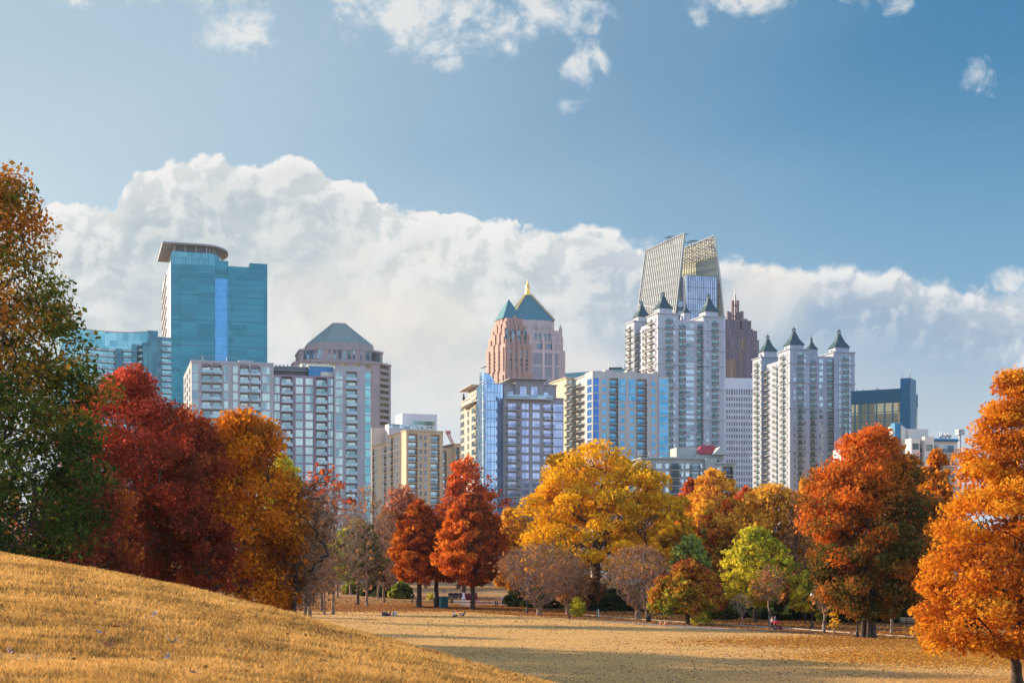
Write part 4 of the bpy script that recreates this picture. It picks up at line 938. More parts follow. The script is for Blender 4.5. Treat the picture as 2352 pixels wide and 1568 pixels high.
# ---- tan apartment block
def tan_block():
    T = wall_mat('tan_stucco', (0.58, 0.45, 0.29)); TL = wall_mat('cream_trim', (0.66, 0.58, 0.46))
    st = dict(w=(FR_WHITE, GLD), door=(FR_WHITE, GLB), wh=1.75, fr=.10, rail=(TL, GRAIL, RAIL), cols=2, rows=2)
    b = Bld('tan_apartment_block', 'tan apartment block with white trimmed windows left of the grey condominium', 933, 610, 21, T)
    x1 = b.sx(1017.5); zt = b.z(989); fh = 3.0
    fr = b.fcols([(938, 959, 'r', dict(proud=.1, wide=0)), (963.5, 968.5, 'w'), (974.5, 979.5, 'w'), (989.5, 1009.5, 'r', dict(proud=.1, wide=0))])
    yb = b.ty(890)
    lf = b.lcols([(911.5, 915, 'w'), (905.5, 908.3, 'w'), (897.5, 902.7, 'r', dict(proud=.1, wide=0)), (893, 896, 'w')])
    b.block(0, x1, 0, yb, zt, fr, lf, fh=fh, nf=20, z_top=zt - 1.2, style=st, notch=1.5, cornice=.35)
    # far end of the left face, a little lower
    xo = 1.5; ye = b.ty(854, xo)
    lf = b.lcols([(886.8, 890.8, 'w'), (882.4, 887, 'r', dict(proud=.1, wide=0)), (878, 881, 'w'), (862, 865.6, 'w'), (856, 860, 'r', dict(proud=.1, wide=0))], xo)
    b.block(xo, x1, yb, ye, zt - 2.4, (), lf, fh=fh, nf=20, z_top=zt - 3.8, style=st, notch=1.5, cornice=.3)
    g = MB(); z = zt - 1.2 - fh * 2 - .25
    g.box(-.12, x1 + .1, -.12, yb, z, z + .3); g.box(xo - .12, xo, yb, ye, z, z + .3); b.part('string_course', g, [TL])
    g = MB(); x2 = b.sx(1042, 6); b.block(x1, x2, 6, 26, b.z(1028, x1, 6), [(x1 + .3, x1 + 3.6, 'r', dict(proud=.1, wide=0))], fh=fh, nf=16, style=st)
    x3 = b.sx(1062, 6); b.block(x2, x3, 5, 26, b.z(1020, x2, 6), [(x2 + .6, x2 + 2.2, 'r', dict(proud=.1, wide=0)), (x2 + 3, x2 + 4.6, 'w')], fh=fh, nf=16, style=st, cornice=.3)
    b.finish()
    # white hall with the strip window behind
    W = wall_mat('white_panel', (0.66, 0.64, 0.63)); c = Bld('white_office', 'plain white office box with a strip window behind the tan block', 924, 800, 20, W)
    x1 = c.sx(1003.5); m = MB(); m.box(0, x1, 0, c.ty(908.6), 0, c.z(949)); c.part('wall', m, [W])
    m = MB(); m.box(c.sx(950), c.sx(998), -.08, .05, c.z(975), c.z(965.5)); c.part('window', m, [glass('strip_glass', (0.06, 0.14, 0.15), (0.20, 0.32, 0.30), cell=(3.5, 3.5, 9))])
    for xv in (973, 981, 992): c.add('window', ('v',), lambda: win_mb(2.0, 3.0, .1, 1), [FR_WHITE, GLB], (c.sx(xv), 0, c.z(989)), 'F')
    m = MB(); m.box(c.sx(893, -8), c.sx(972, -8), -8, 0, 0, c.z(974, 0, -8)); c.part('lower_wing', m, [wall_mat('pale_grey_wall', (0.50, 0.49, 0.50))])
    for xv in range(897, 970, 8): c.add('window', ('l',), lambda: win_mb(1.5, 2.0, .1, 1), [FR_WHITE, GLB], (c.sx(xv, -8), -8, c.z(983, 0, -8)), 'F')
    m = MB(); m.box(c.sx(853, 2), c.sx(893, 2), 2, 20, 0, c.z(984, 0, 2)); c.part('side_wing', m, [wall_mat('peach_wall', (0.60, 0.50, 0.40))])
    c.finish()
    # tower crane jib
    P = mat('crane_paint', (0.55, 0.16, 0.12), 0.6); X, Y = wx(1033, 900), 900; m = MB(); z0, z1 = wz(1018, Y), wz(995, Y)
    for dx, dy in ((-.9, -.9), (.9, -.9), (.9, .9), (-.9, .9)): m.tube([(dx + 1.8, dy, 0), (dx + 1.8, dy, z0), (dx - 1.2, dy, z1)], .22, 4)
    for j in range(8):
        f0, f1 = j / 8, (j + 1) / 8; za, zb = z0 + (z1 - z0) * f0, z0 + (z1 - z0) * f1; xa, xb = 1.8 - 3 * f0, 1.8 - 3 * f1
        m.tube([(xa - .9, -.9, za), (xb + .9, -.9, zb)], .14, 4); m.tube([(xa + .9, .9, za), (xb - .9, .9, zb)], .14, 4)
    r = empty('construction_crane', (X, Y, 0)); tag(r, 'red lattice crane mast between the tan block and the grey condominium', 'crane'); m.build('mast', [P], r)
    t = MB(); t.box(-2.6, .6, -1.4, 1.4, z1 - .2, z1 + 1.6); t.build('crane_head', [P], r)
tan_block()

# ---- rose granite pair: stepped one in front, gold topped one behind
def gold_tower():
    PK = wall_mat('pale_rose_granite', (0.50, 0.39, 0.37)); CU = mat('copper_roof', (0.035, 0.17, 0.20), 0.45, metal=0.35, var=0.08)
    GD = mat('gold_leaf', (0.80, 0.50, 0.10), 0.25, metal=1.0, var=0.03); GL = glass('slate_glass', (0.07, 0.12, 0.16), (0.14, 0.21, 0.26), metal=0.6, cell=(9, 9, 4))
    b = Bld('gold_spired_tower', 'rose granite tower with green pyramid roof and golden spire', 1231, 1300, 14, PK, cat='building'); k = 1300 / F
    def octo(hw, ch, cy=30, hd=None): hd = hd or hw; return [(-hw + ch, cy - hd), (hw - ch, cy - hd), (hw, cy - hd + ch), (hw, cy + hd - ch), (hw - ch, cy + hd), (-hw + ch, cy + hd), (-hw, cy + hd - ch), (-hw, cy - hd + ch)]
    for hw, yt, ch in ((75, 801, 7), (71, 768, 7), (68, 756, 7), (53, 731, 5)):
        m = MB(); m.prism(octo(hw * k, ch), 0 if yt == 801 else b.z(805), b.z(yt), 0, mtop=1); b.part('tier', m, [PK, ROOFG])
    m = MB(); zb = b.z(731); r = 51 * k
    sq = [(-r, 30 - r), (r, 30 - r), (r, 30 + r), (-r, 30 + r)]; m.prism(sq, zb, b.z(665), 0, top=[(-5 * k, 30 - 5 * k), (5 * k, 30 - 5 * k), (5 * k, 30 + 5 * k), (-5 * k, 30 + 5 * k)])
    rf = b.part('roof', m, [CU], 'steep green copper pyramid')
    dgl = mat('dull_gold', (0.40, 0.30, 0.12), 0.5, metal=0.5)
    for sx_, sy_ in ((-1, -1), (1, -1), (1, 1), (-1, 1)):
        m = MB()
        for j in range(18):
            f = j / 18; h = r * (1 - f) + 5 * k * f; m.box(sx_ * h - .5, sx_ * h + .5, 30 + sy_ * h - .5, 30 + sy_ * h + .5, zb + (b.z(665) - zb) * f, zb + (b.z(665) - zb) * f + 2.2)
        m.build('ridge_crest', [dgl], rf)
    m = MB(); z0 = b.z(665); m.lathe([(7.2 * k, z0), (7.2 * k, z0 + 1.5), (6 * k, z0 + 1.6), (6 * k, z0 + 4), (4.6 * k, z0 + 4.2), (4.4 * k, b.z(647)), (6.0 * k, b.z(646.5)), (5.8 * k, b.z(645)), (4.4 * k, b.z(644.5)), (0.3, b.z(632)), (0.15, b.z(630))], 0, 30, 8)
    sp = b.part('spire', m, [GD], 'golden lantern spire')
    m = MB()
    for j in range(8): an = math.pi * (j + .5) / 4; m.box(4.3 * k * math.cos(an) - .45, 4.3 * k * math.cos(an) + .45, 30 + 4.3 * k * math.sin(an) - .45, 30 + 4.3 * k * math.sin(an) + .45, z0 + 6, b.z(650))
    m.build('opening', [FR_DARK], sp)
    # tall paired bays
    yf = 30 - 75 * k
    for (yt, yb_) in ((811, 838), (842, 870), (874, 905)):
        h = b.z(yt) - b.z(yb_)
        for xv in (1223.5, 1232, 1240.5, 1254, 1262.5, 1279): 
            b.add('window', ('t', yt, xv > 1270), lambda: win_mb(7.2 * k, h, .25, 4, 6, .3), [PK, GL], (b.sx(xv, yf), yf - .02, b.z(yb_)), 'F')
    yf2 = 30 - 71 * k
    for xv in (1241, 1263.5):
        m = MB(); w = 8 * k; z0, z1 = b.z(800), b.z(790); X = b.sx(xv, yf2); pts = [(X - w, z0), (X + w, z0), (X + w, z1)] + [(X + w * math.cos(t), z1 + 2.2 * math.sin(t)) for t in [math.pi * q / 8 for q in range(1, 8)]] + [(X - w, z1)]
        n = len(pts); m.raw([(p[0], yf2 - .15, p[1]) for p in pts] + [(p[0], yf2 + .1, p[1]) for p in pts], [tuple(range(n))] + [(i, (i + 1) % n, n + (i + 1) % n, n + i) for i in range(n)]); b.part('arched_window', m, [GL])
    for xv in (1230, 1239, 1252, 1261): 
        m = MB(); w = 2.6 * k; X = b.sx(xv, 30 - 68 * k); z0, z1 = b.z(779), b.z(767); yy = 30 - 71 * k if False else 30 - 68 * k
        pts = [(X - w, z0), (X + w, z0), (X + w, z1)] + [(X + w * math.cos(t), z1 + w * math.sin(t)) for t in [math.pi * q / 6 for q in range(1, 6)]] + [(X - w, z1)]
        n = len(pts); yq = 30 - 71 * k - .1; m.raw([(p[0], yq, p[1]) for p in pts] + [(p[0], yq + .3, p[1]) for p in pts], [tuple(range(n))] + [(i, (i + 1) % n, n + (i + 1) % n, n + i) for i in range(n)]); b.part('arched_window', m, [GL])
    m = MB()
    for z_ in (788, 808.5, 841, 873): zz = b.z(z_); m.prism(octo(75.6 * k if z_ > 800 else 71.6 * k, 7), zz, zz + 1.4)
    for xv in (1219, 1248, 1270.5): X = b.sx(xv, yf); m.box(X - 1.1, X + 1.1, yf - .9, yf + .1, 0, b.z(771))
    b.part('pilasters', m, [wall_mat('rose_trim', (0.58, 0.48, 0.46))])
    m = MB()
    for X, Y_ in ((69 * k, 30 - 40 * k), (40 * k, 30 - 69 * k), (69 * k, 30 + 40 * k), (-40 * k, 30 - 69 * k), (10 * k, 30 - 60 * k)):
        m = MB(); zz = b.z(757); m.box(X - 1.2, X + 1.2, Y_ - 1.2, Y_ + 1.2, zz - 4, zz + 2.5); m.pyramid([(X - 1.6, Y_ - 1.6), (X + 1.6, Y_ - 1.6), (X + 1.6, Y_ + 1.6), (X - 1.6, Y_ + 1.6)], zz + 2.5, (X, Y_, zz + 8.5)); b.part('pinnacle', m, [PK])
    b.finish()
gold_tower()
def rose_tower():
    RS = wall_mat('rose_granite', (0.42, 0.27, 0.22)); CU = bpy.data.materials['copper_roof']
    b = Bld('rose_granite_tower', 'reddish granite tower with stepped shoulders and plain green pyramid roof', 1160, 1080, 24, RS, cat='building'); k = 1080 / F
    W = b.sx(1225); D = b.ty(1113); st = dict(w=(RS, GLD), wh=1.7, fr=.12)
    cx_, cy_ = W * 0.5, D * 0.5
    tiers = [(0, 1.0, 852), (1, 0.93, 788), (2, 0.84, 764), (3, 0.72, 744), (4, 0.58, 729)]
    for i, f, yt in tiers:
        x0, x1, y0, y1 = cx_ - W * f / 2, cx_ + W * f / 2, cy_ - D * f / 2, cy_ + D * f / 2
        m = MB(); m.box(x0, x1, y0, y1, 0 if i == 0 else b.z(tiers[i - 1][2]) - 2, b.z(yt, x0, y0)); 
        # buttress like piers that break the shoulders
        zt = b.z(yt, x0, y0); n = 5
        for j in range(n):
            xx = x0 + (x1 - x0) * (j + .5) / n; m.box(xx - W * .05, xx + W * .05, y0 - .9, y0 + .2, 0 if i == 0 else zt - 30, zt - (2.5 if j in (0, 4) else -1.6 if j == 2 else 0.4))
        for j in range(4):
            yy = y0 + (y1 - y0) * (j + .5) / 4; m.box(x0 - .9, x0 + .2, yy - D * .06, yy + D * .06, 0 if i == 0 else zt - 30, zt - (2.5 if j in (0, 3) else -1.2))
        b.part('tier', m, [RS])
    z0 = b.z(727); r = 32 * k * .80; m = MB(); m.pyramid([(cx_ - r, cy_ - r), (cx_ + r, cy_ - r), (cx_ + r, cy_ + r), (cx_ - r, cy_ + r)], b.z(724), (cx_, cy_, b.z(686.5, cx_, cy_))); b.part('roof', m, [CU], 'plain green pyramid')
    m = MB(); x0, x1 = cx_ - W * .22, cx_ + W * .22; y0 = cy_ - D * .29; m.raw([(x0, y0 - .5, b.z(733)), (x1, y0 - .5, b.z(733)), (x1, y0 + 3, b.z(719)), (x0, y0 + 3, b.z(719)), (x0, y0 + 3, b.z(733)), (x1, y0 + 3, b.z(733))], [(0, 1, 2, 3), (0, 3, 4), (1, 5, 2)]); b.part('lower_roof', m, [CU])
    fh = 3.15
    for i, f, yt in tiers[:4]:
        x0, x1, y0, y1 = cx_ - W * f / 2, cx_ + W * f / 2, cy_ - D * f / 2, cy_ + D * f / 2
        zt = b.z(yt, x0, y0) - 3.5; zb = 8 if i == 0 else b.z(tiers[i - 1][2]) - 1; z = zt; kf = 0
        while z - fh > zb:
            z -= fh; kf += 1
            for j in range(4):
                X = x0 + (x1 - x0) * (j + 1) / 5; b.add('window', ('f', j % 2), lambda: win_mb([2.6, 1.7][j % 2], 1.6, .1, 2, 1), [RS, GLD], (X, y0, z), 'F')
            for j in range(3):
                Y_ = y0 + (y1 - y0) * (j + 1) / 4; b.add('window', ('l',), lambda: win_mb(1.8, 1.6, .1, 2, 1), [RS, GLD], (x0, Y_, z), 'L')
    for j, xv in enumerate((1163, 1176, 1190, 1205)):
        y0 = cy_ - D * .84 / 2 - .02; b.add('window', ('tall', j), lambda: win_mb(3.2 if j == 0 else 2.6, 7.5, .12, 2, 3), [RS, GLD], (b.sx(xv, y0), y0 - .93, b.z(776)), 'F')
    b.finish(maxn={'window': 100})
rose_tower()

# ---- grey condominium with the curved glass corner
def grey_condo():
    G = wall_mat('taupe_stucco', (0.34, 0.33, 0.33)); L = wall_mat('sunlit_taupe', (0.50, 0.43, 0.36))  # left wing: low sun put into a lighter, warmer wall colour
    BL = glass('sky_glass', (0.26, 0.42, 0.60), (0.44, 0.58, 0.74), rough=0.08, metal=0.75, cell=(2.4, 2.4, 3.1), wobble=0.03)
    LV = glass('lavender_glass', (0.24, 0.29, 0.44), (0.40, 0.43, 0.58), rough=0.08, metal=0.75, cell=(2.6, 2.6, 3.1))
    st = dict(w=(G, LV), door=(FR_WHITE, LV), wh=2.0, cols=2, fr=.12, rail=(SLAB, GRAIL, RAIL), dh=2.3); fh = 3.05
    b = Bld('grey_condominium', 'taupe condominium with curved blue glass corner, right of the tan block', 1159.5, 500, 14, G)
    zt = b.z(915); x1 = b.sx(1269)
    fr = b.fcols([(1160.5, 1191, 'b', dict(dw=2.7, dep=1.6)), (1198.5, 1214.5, 'w', dict(cols=2)), (1223, 1239.5, 'w', dict(cols=2)), (1248, 1269, 'b', dict(dw=2.6, dep=1.6, doff=-.8))])
    b.block(0, x1, 0, 24, zt, fr, fh=fh, nf=20, z_top=zt - 1.0, style=st, parapet=.3)
    # terrace slab with glass rail
    t = MB(); t.box(.2, x1 - .3, -1.9, 0, zt - .25, zt + .1, 0); t.box(.3, x1 - .4, -1.85, -1.75, zt + .1, zt + 1.3, 1); b.part('terrace', t, [SLAB, GRAIL])
    x2 = b.sx(1296); zr = b.z(912)
    b.block(x1, x2, .8, 22, zr, [(x1 + .3, x2 - .25, 'g', dict(w=(mat('violet_frame', (0.30, 0.30, 0.42), .5), LV), cols=4))], fh=fh, nf=20, z_top=b.z(923), style=st, name='bay', label='glazed right bay', cornice=.25)
    pw = b.sx(1278, 4); ph0 = b.sx(1182.6, 3.4); ph1 = b.sx(1248, 3.4)
    b.block(.5, pw, 4, 22, b.z(882, 0, 4), b.fcols([(1168, 1179, 'w', dict(wh=2.6)), (1247.5, 1259, 'w', dict(wh=2.6))], 4), fh=fh, nf=1, z_top=zt + 3.3, zb=zt, style=st, name='penthouse', cornice=.4)
    b.block(ph0, ph1, 2.8, 20, b.z(870.5, 0, 3), (), zb=zt, name='penthouse', cornice=.0)
    for xv in (1201, 1226.5): 
        m = MB(); X = b.sx(xv, 2.8); m.box(X - 1.45, X + 1.45, 2.6, 2.81, zt + .1, b.z(884, 0, 3)); b.part('niche_shade', m, [wall_mat('niche_shadow_wall', (0.20, 0.185, 0.18))])  # dark panel proud of the wall, shade of a niche put into its colour
        b.add('window', ('ph',), lambda: win_mb(2.3, 4.4, .12, 3, 3), [FR_WHITE, LV], (X, 2.6, zt + .3), 'F')
    m = MB(); m.box(ph0 - 2.6, ph1 + 1.2, 1.0, 21, b.z(870.5, 0, 3), b.z(868.8, 0, 3)); b.part('flat_roof', m, [G])
    # curved glass corner tower
    r = (b.sx(1159.5) - b.sx(1117.5)) ; cxp = -r / 2 * 1.0; R_ = r / 2 + .6
    def arc(n=12): return [(cxp + R_ * math.cos(a), 6 + R_ * math.sin(a)) for a in [math.pi + math.pi * 0.62 * q / n + 0.25 for q in range(n + 1)]]
    a = arc(); poly = a + [(0, 3.2), (0, 14), (a[0][0], 14)]
    zs = b.z(880); m = MB(); m.prism(poly, 0, zs, 0); gt = b.part('glass_tower', m, [BL], 'curved blue glass corner')
    xa, xb = a[0][0], a[-1][0]
    m = MB(); m.prism(a[:9] + [(a[8][0], 9), (a[0][0], 9)], zs, lambda p: b.z(852 + 19 * max(0, (p[0] - xa) / (a[8][0] - xa)) ** 1.6)); m.build('glass_crown', [BL], gt)
    m = MB(); z = zs
    while z > 8:
        q = [((x - cxp) * 1.012 + cxp, (y - 6) * 1.012 + 6) for x, y in a]; m.prism(q + [(-.1, 4), (-.1, 6), (a[0][0] - .05, 6)], z - .14, z + .14); z -= fh
    for x, y in a[::2]: m.box(x - .07, x + .07, y - .12, y + .02, 6, zs + (2 if x < a[7][0] else 0))
    for j in range(3): z = zs + 2.6 * (j + .4); q = [((x - cxp) * 1.012 + cxp, (y - 6) * 1.012 + 6) for x, y in a[:max(4, 9 - 2 * j)]]; m.prism(q + [(q[-1][0], 8), (q[0][0], 8)], z - .1, z + .1)
    m.build('mullions', [mat('mullion_blue', (0.30, 0.36, 0.46), .4)], gt)
    # sunlit left wing
    xw = b.sx(1117.5, 4); W2 = 1.5
    yb = b.ty(1072, xw); ye = b.ty(1056, xw)
    lf = b.lcols([(1115.5, 1110.5, 'g', dict(w=(L, BL))), (1108.5, 1105.5, 'w'), (1101, 1092, 'r', dict(glassy=False, wide=0, proud=.5)), (1090.5, 1083.5, 'w', dict(cols=2))], xw)
    b.block(xw, 1, 6, b.ty(1081, xw), b.z(895, xw, 8), (), lf, fh=fh, nf=20, z_top=b.z(902, xw, 8), style=dict(st, w=(L, bpy.data.materials['green_grey_glass'])), wall=L, notch=1.8, name='side_wing', label='sunlit left wing', cornice=.3)
    y0 = b.ty(1081, xw)
    lf = b.lcols([(1077.5, 1074, 'w'), (1066.5, 1062.5, 'w'), (1061.5, 1058, 'w')], xw + .6)
    b.block(xw + .6, 1, y0, ye, b.z(931, xw, 60), (), lf, fh=fh, nf=16, z_top=b.z(936, xw, 60), style=dict(st, w=(L, bpy.data.materials['green_grey_glass'])), wall=L, name='side_wing', cornice=.3)
    ya, yc = b.ty(1100, xw + 3), b.ty(1082, xw + 3)
    m = MB(); m.box(xw + 2, 0, ya - 2, yc, b.z(900, xw, 20), b.z(880, xw, 20)); m.box(xw - 1, 1, ya - 4, yc + 5, b.z(880.5, xw, 20), b.z(878.5, xw, 20)); b.part('penthouse', m, [L])
    m = MB(); ycn = b.ty(1092, xw); m.prism([(xw - 1.2, ycn - 12), (xw - 2.3, ycn - 4), (xw - 2.4, ycn + 10), (xw - 1.2, ycn + 20), (xw + 1, ycn + 20), (xw + 1, ycn - 12)], b.z(925, xw, 20), b.z(923, xw, 20)); b.part('terrace', m, [SLAB])
    m = MB(); X, Y_ = b.sx(1066, 60) , 60; zz = b.z(931, xw, 60); X = xw + 1.5; m.lathe([(.5, zz), (.35, zz + 1), (.6, zz + 1.8), (.3, zz + 2.6), (.35, zz + 3.2), (.05, zz + 3.6)], X, b.ty(1065, X), 7); b.part('roof_statue', m, [FR_DARK])
    b.finish()
grey_condo()

# ---- cream block with blue glass corners
def blue_corner_block():
    C_ = wall_mat('pale_concrete', (0.52, 0.49, 0.45)); Y_ = wall_mat('butter_concrete', (0.56, 0.48, 0.32))
    B1 = glass('cobalt_glass', (0.015, 0.13, 0.42), (0.03, 0.20, 0.52), rough=0.15, metal=0.45, cell=(2, 2, 3.05), wobble=0.01); B2 = glass('azure_glass', (0.05, 0.30, 0.48), (0.14, 0.42, 0.60), rough=0.12, metal=0.5, cell=(2, 2, 3.05))
    st = dict(w=(C_, B2), door=(FR_WHITE, B2), wh=1.75, cols=1, fr=.05, rail=(SLAB, GRAIL, RAIL)); fh = 3.06
    b = Bld('cream_blue_glass_block', 'cream apartment block with cobalt blue glass corner behind the golden oak', 1361, 570, 17, C_)
    zt = b.z(851.5); x1 = b.sx(1512); x2 = b.sx(1535); zw = zt - 1.6
    fr = b.fcols([(1363, 1375.5, 'g', dict(w=(FR_WHITE, B1), cols=2)), (1383.5, 1392.5, 'w'), (1400, 1419.8, 'r', dict(dw=2.5, wide=0)), (1421, 1437.5, 'g', dict(w=(C_, B2), cols=3, f=(0, 3))), (1443.5, 1460, 'g', dict(w=(C_, B2), cols=3, f=(0, 3))),
                  (1425, 1434, 'w', dict(f=(3, 20))), (1447, 1456, 'w', dict(f=(3, 20))), (1462, 1486, 'r', dict(dw=2.6, wide=0)), (1496.5, 1505, 'w')])
    lf = b.lcols([(1359.5, 1349, 'g', dict(w=(FR_WHITE, B1), cols=2))])
    ya = b.ty(1343.5); b.block(0, x1, 0, ya, zt, fr, lf, fh=fh, nf=20, z_top=zw - 1.0, style=st, notch=1.5)
    b.block(x1, x2, -.4, 20, b.z(859), [(x1 + .2, x2 - .15, 'g', dict(w=(FR_WHITE, B2), cols=4))], fh=fh, nf=20, z_top=b.z(862), style=st, name='glass_corner')
    # sunlit stepped left side with balconies
    xq = .8; lf = b.lcols([(1343, 1319, 'b', dict(dep=1.8, dw=1.6))], xq); yb = b.ty(1318, xq)
    b.block(xq, x1, ya, yb, b.z(862, 0, ya), (), lf, fh=fh, nf=20, z_top=b.z(868, 0, ya), style=st, wall=C_, name='side_wing', cornice=.5)
    xq2 = -2.5; lf = b.lcols([(1317, 1304, 'b', dict(dep=1.5, dw=1.4))], xq2); yc = b.ty(1264, xq2)
    yb2 = b.ty(1317.5, xq2)
    b.block(xq2, x1, yb + .02, yc, b.z(878, 0, 40), (), lf, fh=fh, nf=20, z_top=b.z(884, 0, 40), style=st, wall=Y_, name='side_wing', label='butter coloured rear wing', cornice=.5)
    pl = MB()
    for j, (xv) in enumerate((1390, 1440, 1500)): pl.box(b.sx(xv, 5), b.sx(xv, 5) + 4, 5, 9, zt, zt + 1.4)
    b.part('roof_unit', pl, [C_]); b.finish()
    # low teal roofed office behind
    T = mat('sea_green_metal', (0.16, 0.32, 0.34), 0.5, metal=0.3); T2 = glass('dark_band_glass', (0.03, 0.09, 0.13), (0.06, 0.14, 0.18), cell=(4, 4, 4))
    c = Bld('teal_roofed_office', 'low office with sea green sloping roof edge behind the cream block', 1293, 900, -8, T2)
    m = MB(); x1 = c.sx(1440); m.box(0, x1, 0, 40, 0, c.z(868)); c.part('wall', m, [T2])
    m = MB(); xa = c.sx(1296 + 1); xb = c.sx(1440); m.raw([(xa, 2, c.z(868)), (xb, 2, c.z(868)), (xb, 2, c.z(846, xb)), (xa, 2, c.z(856, xa)), (xa, 39, c.z(868)), (xb, 39, c.z(868)), (xb, 39, c.z(846, xb)), (xa, 39, c.z(856, xa))], [(0, 1, 2, 3), (1, 5, 6, 2), (3, 2, 6, 7), (0, 3, 7, 4), (5, 4, 7, 6)]); c.part('roof', m, [T])
    m = MB(); xa, xb = c.sx(1397), c.sx(1427); m.box(xa, xb, 6, 20, c.z(862), c.z(842.5)); c.part('plant_room', m, [FR_DARK])
    m = MB(); m.tube([(c.sx(1430.5), 10, c.z(850)), (c.sx(1430.5), 10, c.z(819))], [1.2, .15], 6); m.tube([(c.sx(1395), 10, c.z(850)), (c.sx(1395), 10, c.z(830))], .15, 4); c.part('mast', m, [FR_WHITE]); c.finish()
blue_corner_block()

# ---- the twin towers with pointed green roofs
SPG = mat('spire_roof', (0.022, 0.065, 0.075), 0.5, metal=0.25, var=0.12)
def spire(b, xv, yb, ya, yt, hw, ly, wall, lab=None):
    lx = b.sx(xv, ly); k = (b.Y + lx * b.s + ly * b.c) / F; s_ = hw * k / 1.27; z0 = b.z(yb, lx, ly); z1 = b.z(ya, lx, ly); z2 = b.z(yt, lx, ly)
    d = s_ * .86; m = MB(); m.box(lx - d, lx + d, ly - d, ly + d, z0 - 7.5, z0 + .1)
    for g in (-1,):   # pediments on the two seen sides
        m.raw([(lx - d * .7, ly - d - .9, z0 - 4.2), (lx + d * .7, ly - d - .9, z0 - 4.2), (lx, ly - d - .9, z0 - 1.2), (lx - d * .7, ly - d + .2, z0 - 4.2), (lx + d * .7, ly - d + .2, z0 - 4.2), (lx, ly - d + .2, z0 - 1.2)], [(0, 1, 2), (0, 2, 5, 3), (1, 4, 5, 2), (0, 3, 4, 1)])
        m.raw([(lx - d - .9, ly - d * .7, z0 - 4.2), (lx - d - .9, ly + d * .7, z0 - 4.2), (lx - d - .9, ly, z0 - 1.2), (lx - d + .2, ly - d * .7, z0 - 4.2), (lx - d + .2, ly + d * .7, z0 - 4.2), (lx - d + .2, ly, z0 - 1.2)], [(0, 2, 1), (0, 3, 5, 2), (1, 2, 5, 4), (0, 1, 4, 3)])
    b.part('turret', m, [wall])
    q = lambda r: [(lx - r, ly - r), (lx + r, ly - r), (lx + r, ly + r), (lx - r, ly + r)]
    m = MB(); zm = z0 + (z1 - z0) * .45; m.prism(q(s_), z0, zm, top=q(s_ * .50)); m.prism(q(s_ * .50), zm, z1, top=q(s_ * .14)); rf = b.part('roof', m, [SPG], lab)
    m = MB()
    for a in (-1, 1):
        for c in (-1, 1): m.box(lx + a * s_ * .14 - .13, lx + a * s_ * .14 + .13, ly + c * s_ * .14 - .13, ly + c * s_ * .14 + .13, z1, z1 + (z2 - z1) * .38)
    m.box(lx - s_ * .1, lx + s_ * .1, ly - s_ * .1, ly + s_ * .1, z1, z1 + (z2 - z1) * .38, 1)
    m.pyramid(q(s_ * .2), z1 + (z2 - z1) * .38, (lx, ly, z1 + (z2 - z1) * .75)); m.tube([(lx, ly, z1 + (z2 - z1) * .7), (lx, ly, z2)], .12, 4); m.build('lantern', [SPG, FR_WHITE], rf)
def spired_tower(label, xc, Y, th, col, F_, L_, fh, cor, spires, nf, doorglass):
    Wm = wall_mat('ashlar_stucco_%d' % int(xc), col, var=0.03); TR = wall_mat('moulding_%d' % int(xc), tuple(c * 1.08 for c in col))
    b = Bld('spired_apartment_tower', label, xc, Y, th, Wm, 'twin towers with pointed green roofs')
    st = dict(w=(FR_WHITE, GLB), door=(FR_WHITE, doorglass), wh=1.7, cols=2, rows=2, fr=.10, rail=(SLAB, GRAIL, RAIL), dep=1.35, dh=2.3)
    xe = 0.0; blocks = []
    for (xa, xb, yo, yt, cols) in F_:
        x0 = b.sx(xa, yo) if xa != xc else 0.0; x1 = b.sx(xb, yo); blocks.append((x0, x1, yo, yt, cols)); xe = x1
    # left planes
    first = L_[0]; ye0 = b.ty(first[1])
    x0, x1, yo, yt, cols = blocks[0]
    b.block(x0, x1, 0, ye0, b.z(yt), b.fcols(cols), b.lcols(first[4]), fh=fh, nf=nf, style=st, z_top=b.z(yt) - .9, cornice=.55)
    for (x0, x1, yo, yt, cols) in blocks[1:]:
        b.block(x0, x1, yo, 24, b.z(yt, x0, yo), b.fcols(cols, yo), (), fh=fh, nf=nf, style=st, z_top=b.z(yt, x0, yo) - .9, cornice=.0 if yo else .55, parapet=.4)
    yp = ye0
    for (xa, xb, xo, yt, cols) in L_[1:]:
        y1 = b.ty(xb, xo); b.block(xo, 22, yp, y1, b.z(yt, xo, yp), (), b.lcols(cols, xo), fh=fh, nf=nf, style=st, z_top=b.z(yt, xo, yp) - .9, cornice=.0 if xo else .55, parapet=.4); yp = y1
    for cv in cor:
        m = MB(); z = b.z(cv)
        x0, x1, yo, yt, _ = blocks[0]; band(m, 0, x1, 0, ye0, z, .55, .45)
        for (x0, x1, yo, yt, _) in blocks[1:]: band(m, x0, x1, yo, 24, z, .53, .43 if yo == 0 else .3)
        yp = ye0
        for (xa, xb, xo, yt, _) in L_[1:]: y1 = b.ty(xb, xo); band(m, xo, 20, yp, y1, z, .52, .42 if xo == 0 else .3); yp = y1
        b.part('cornice', m, [TR])
    for s_ in spires: spire(b, *s_, Wm)
    b.finish()
TG = glass('teal_door_glass', (0.08, 0.17, 0.18), (0.22, 0.36, 0.36), metal=0.6)
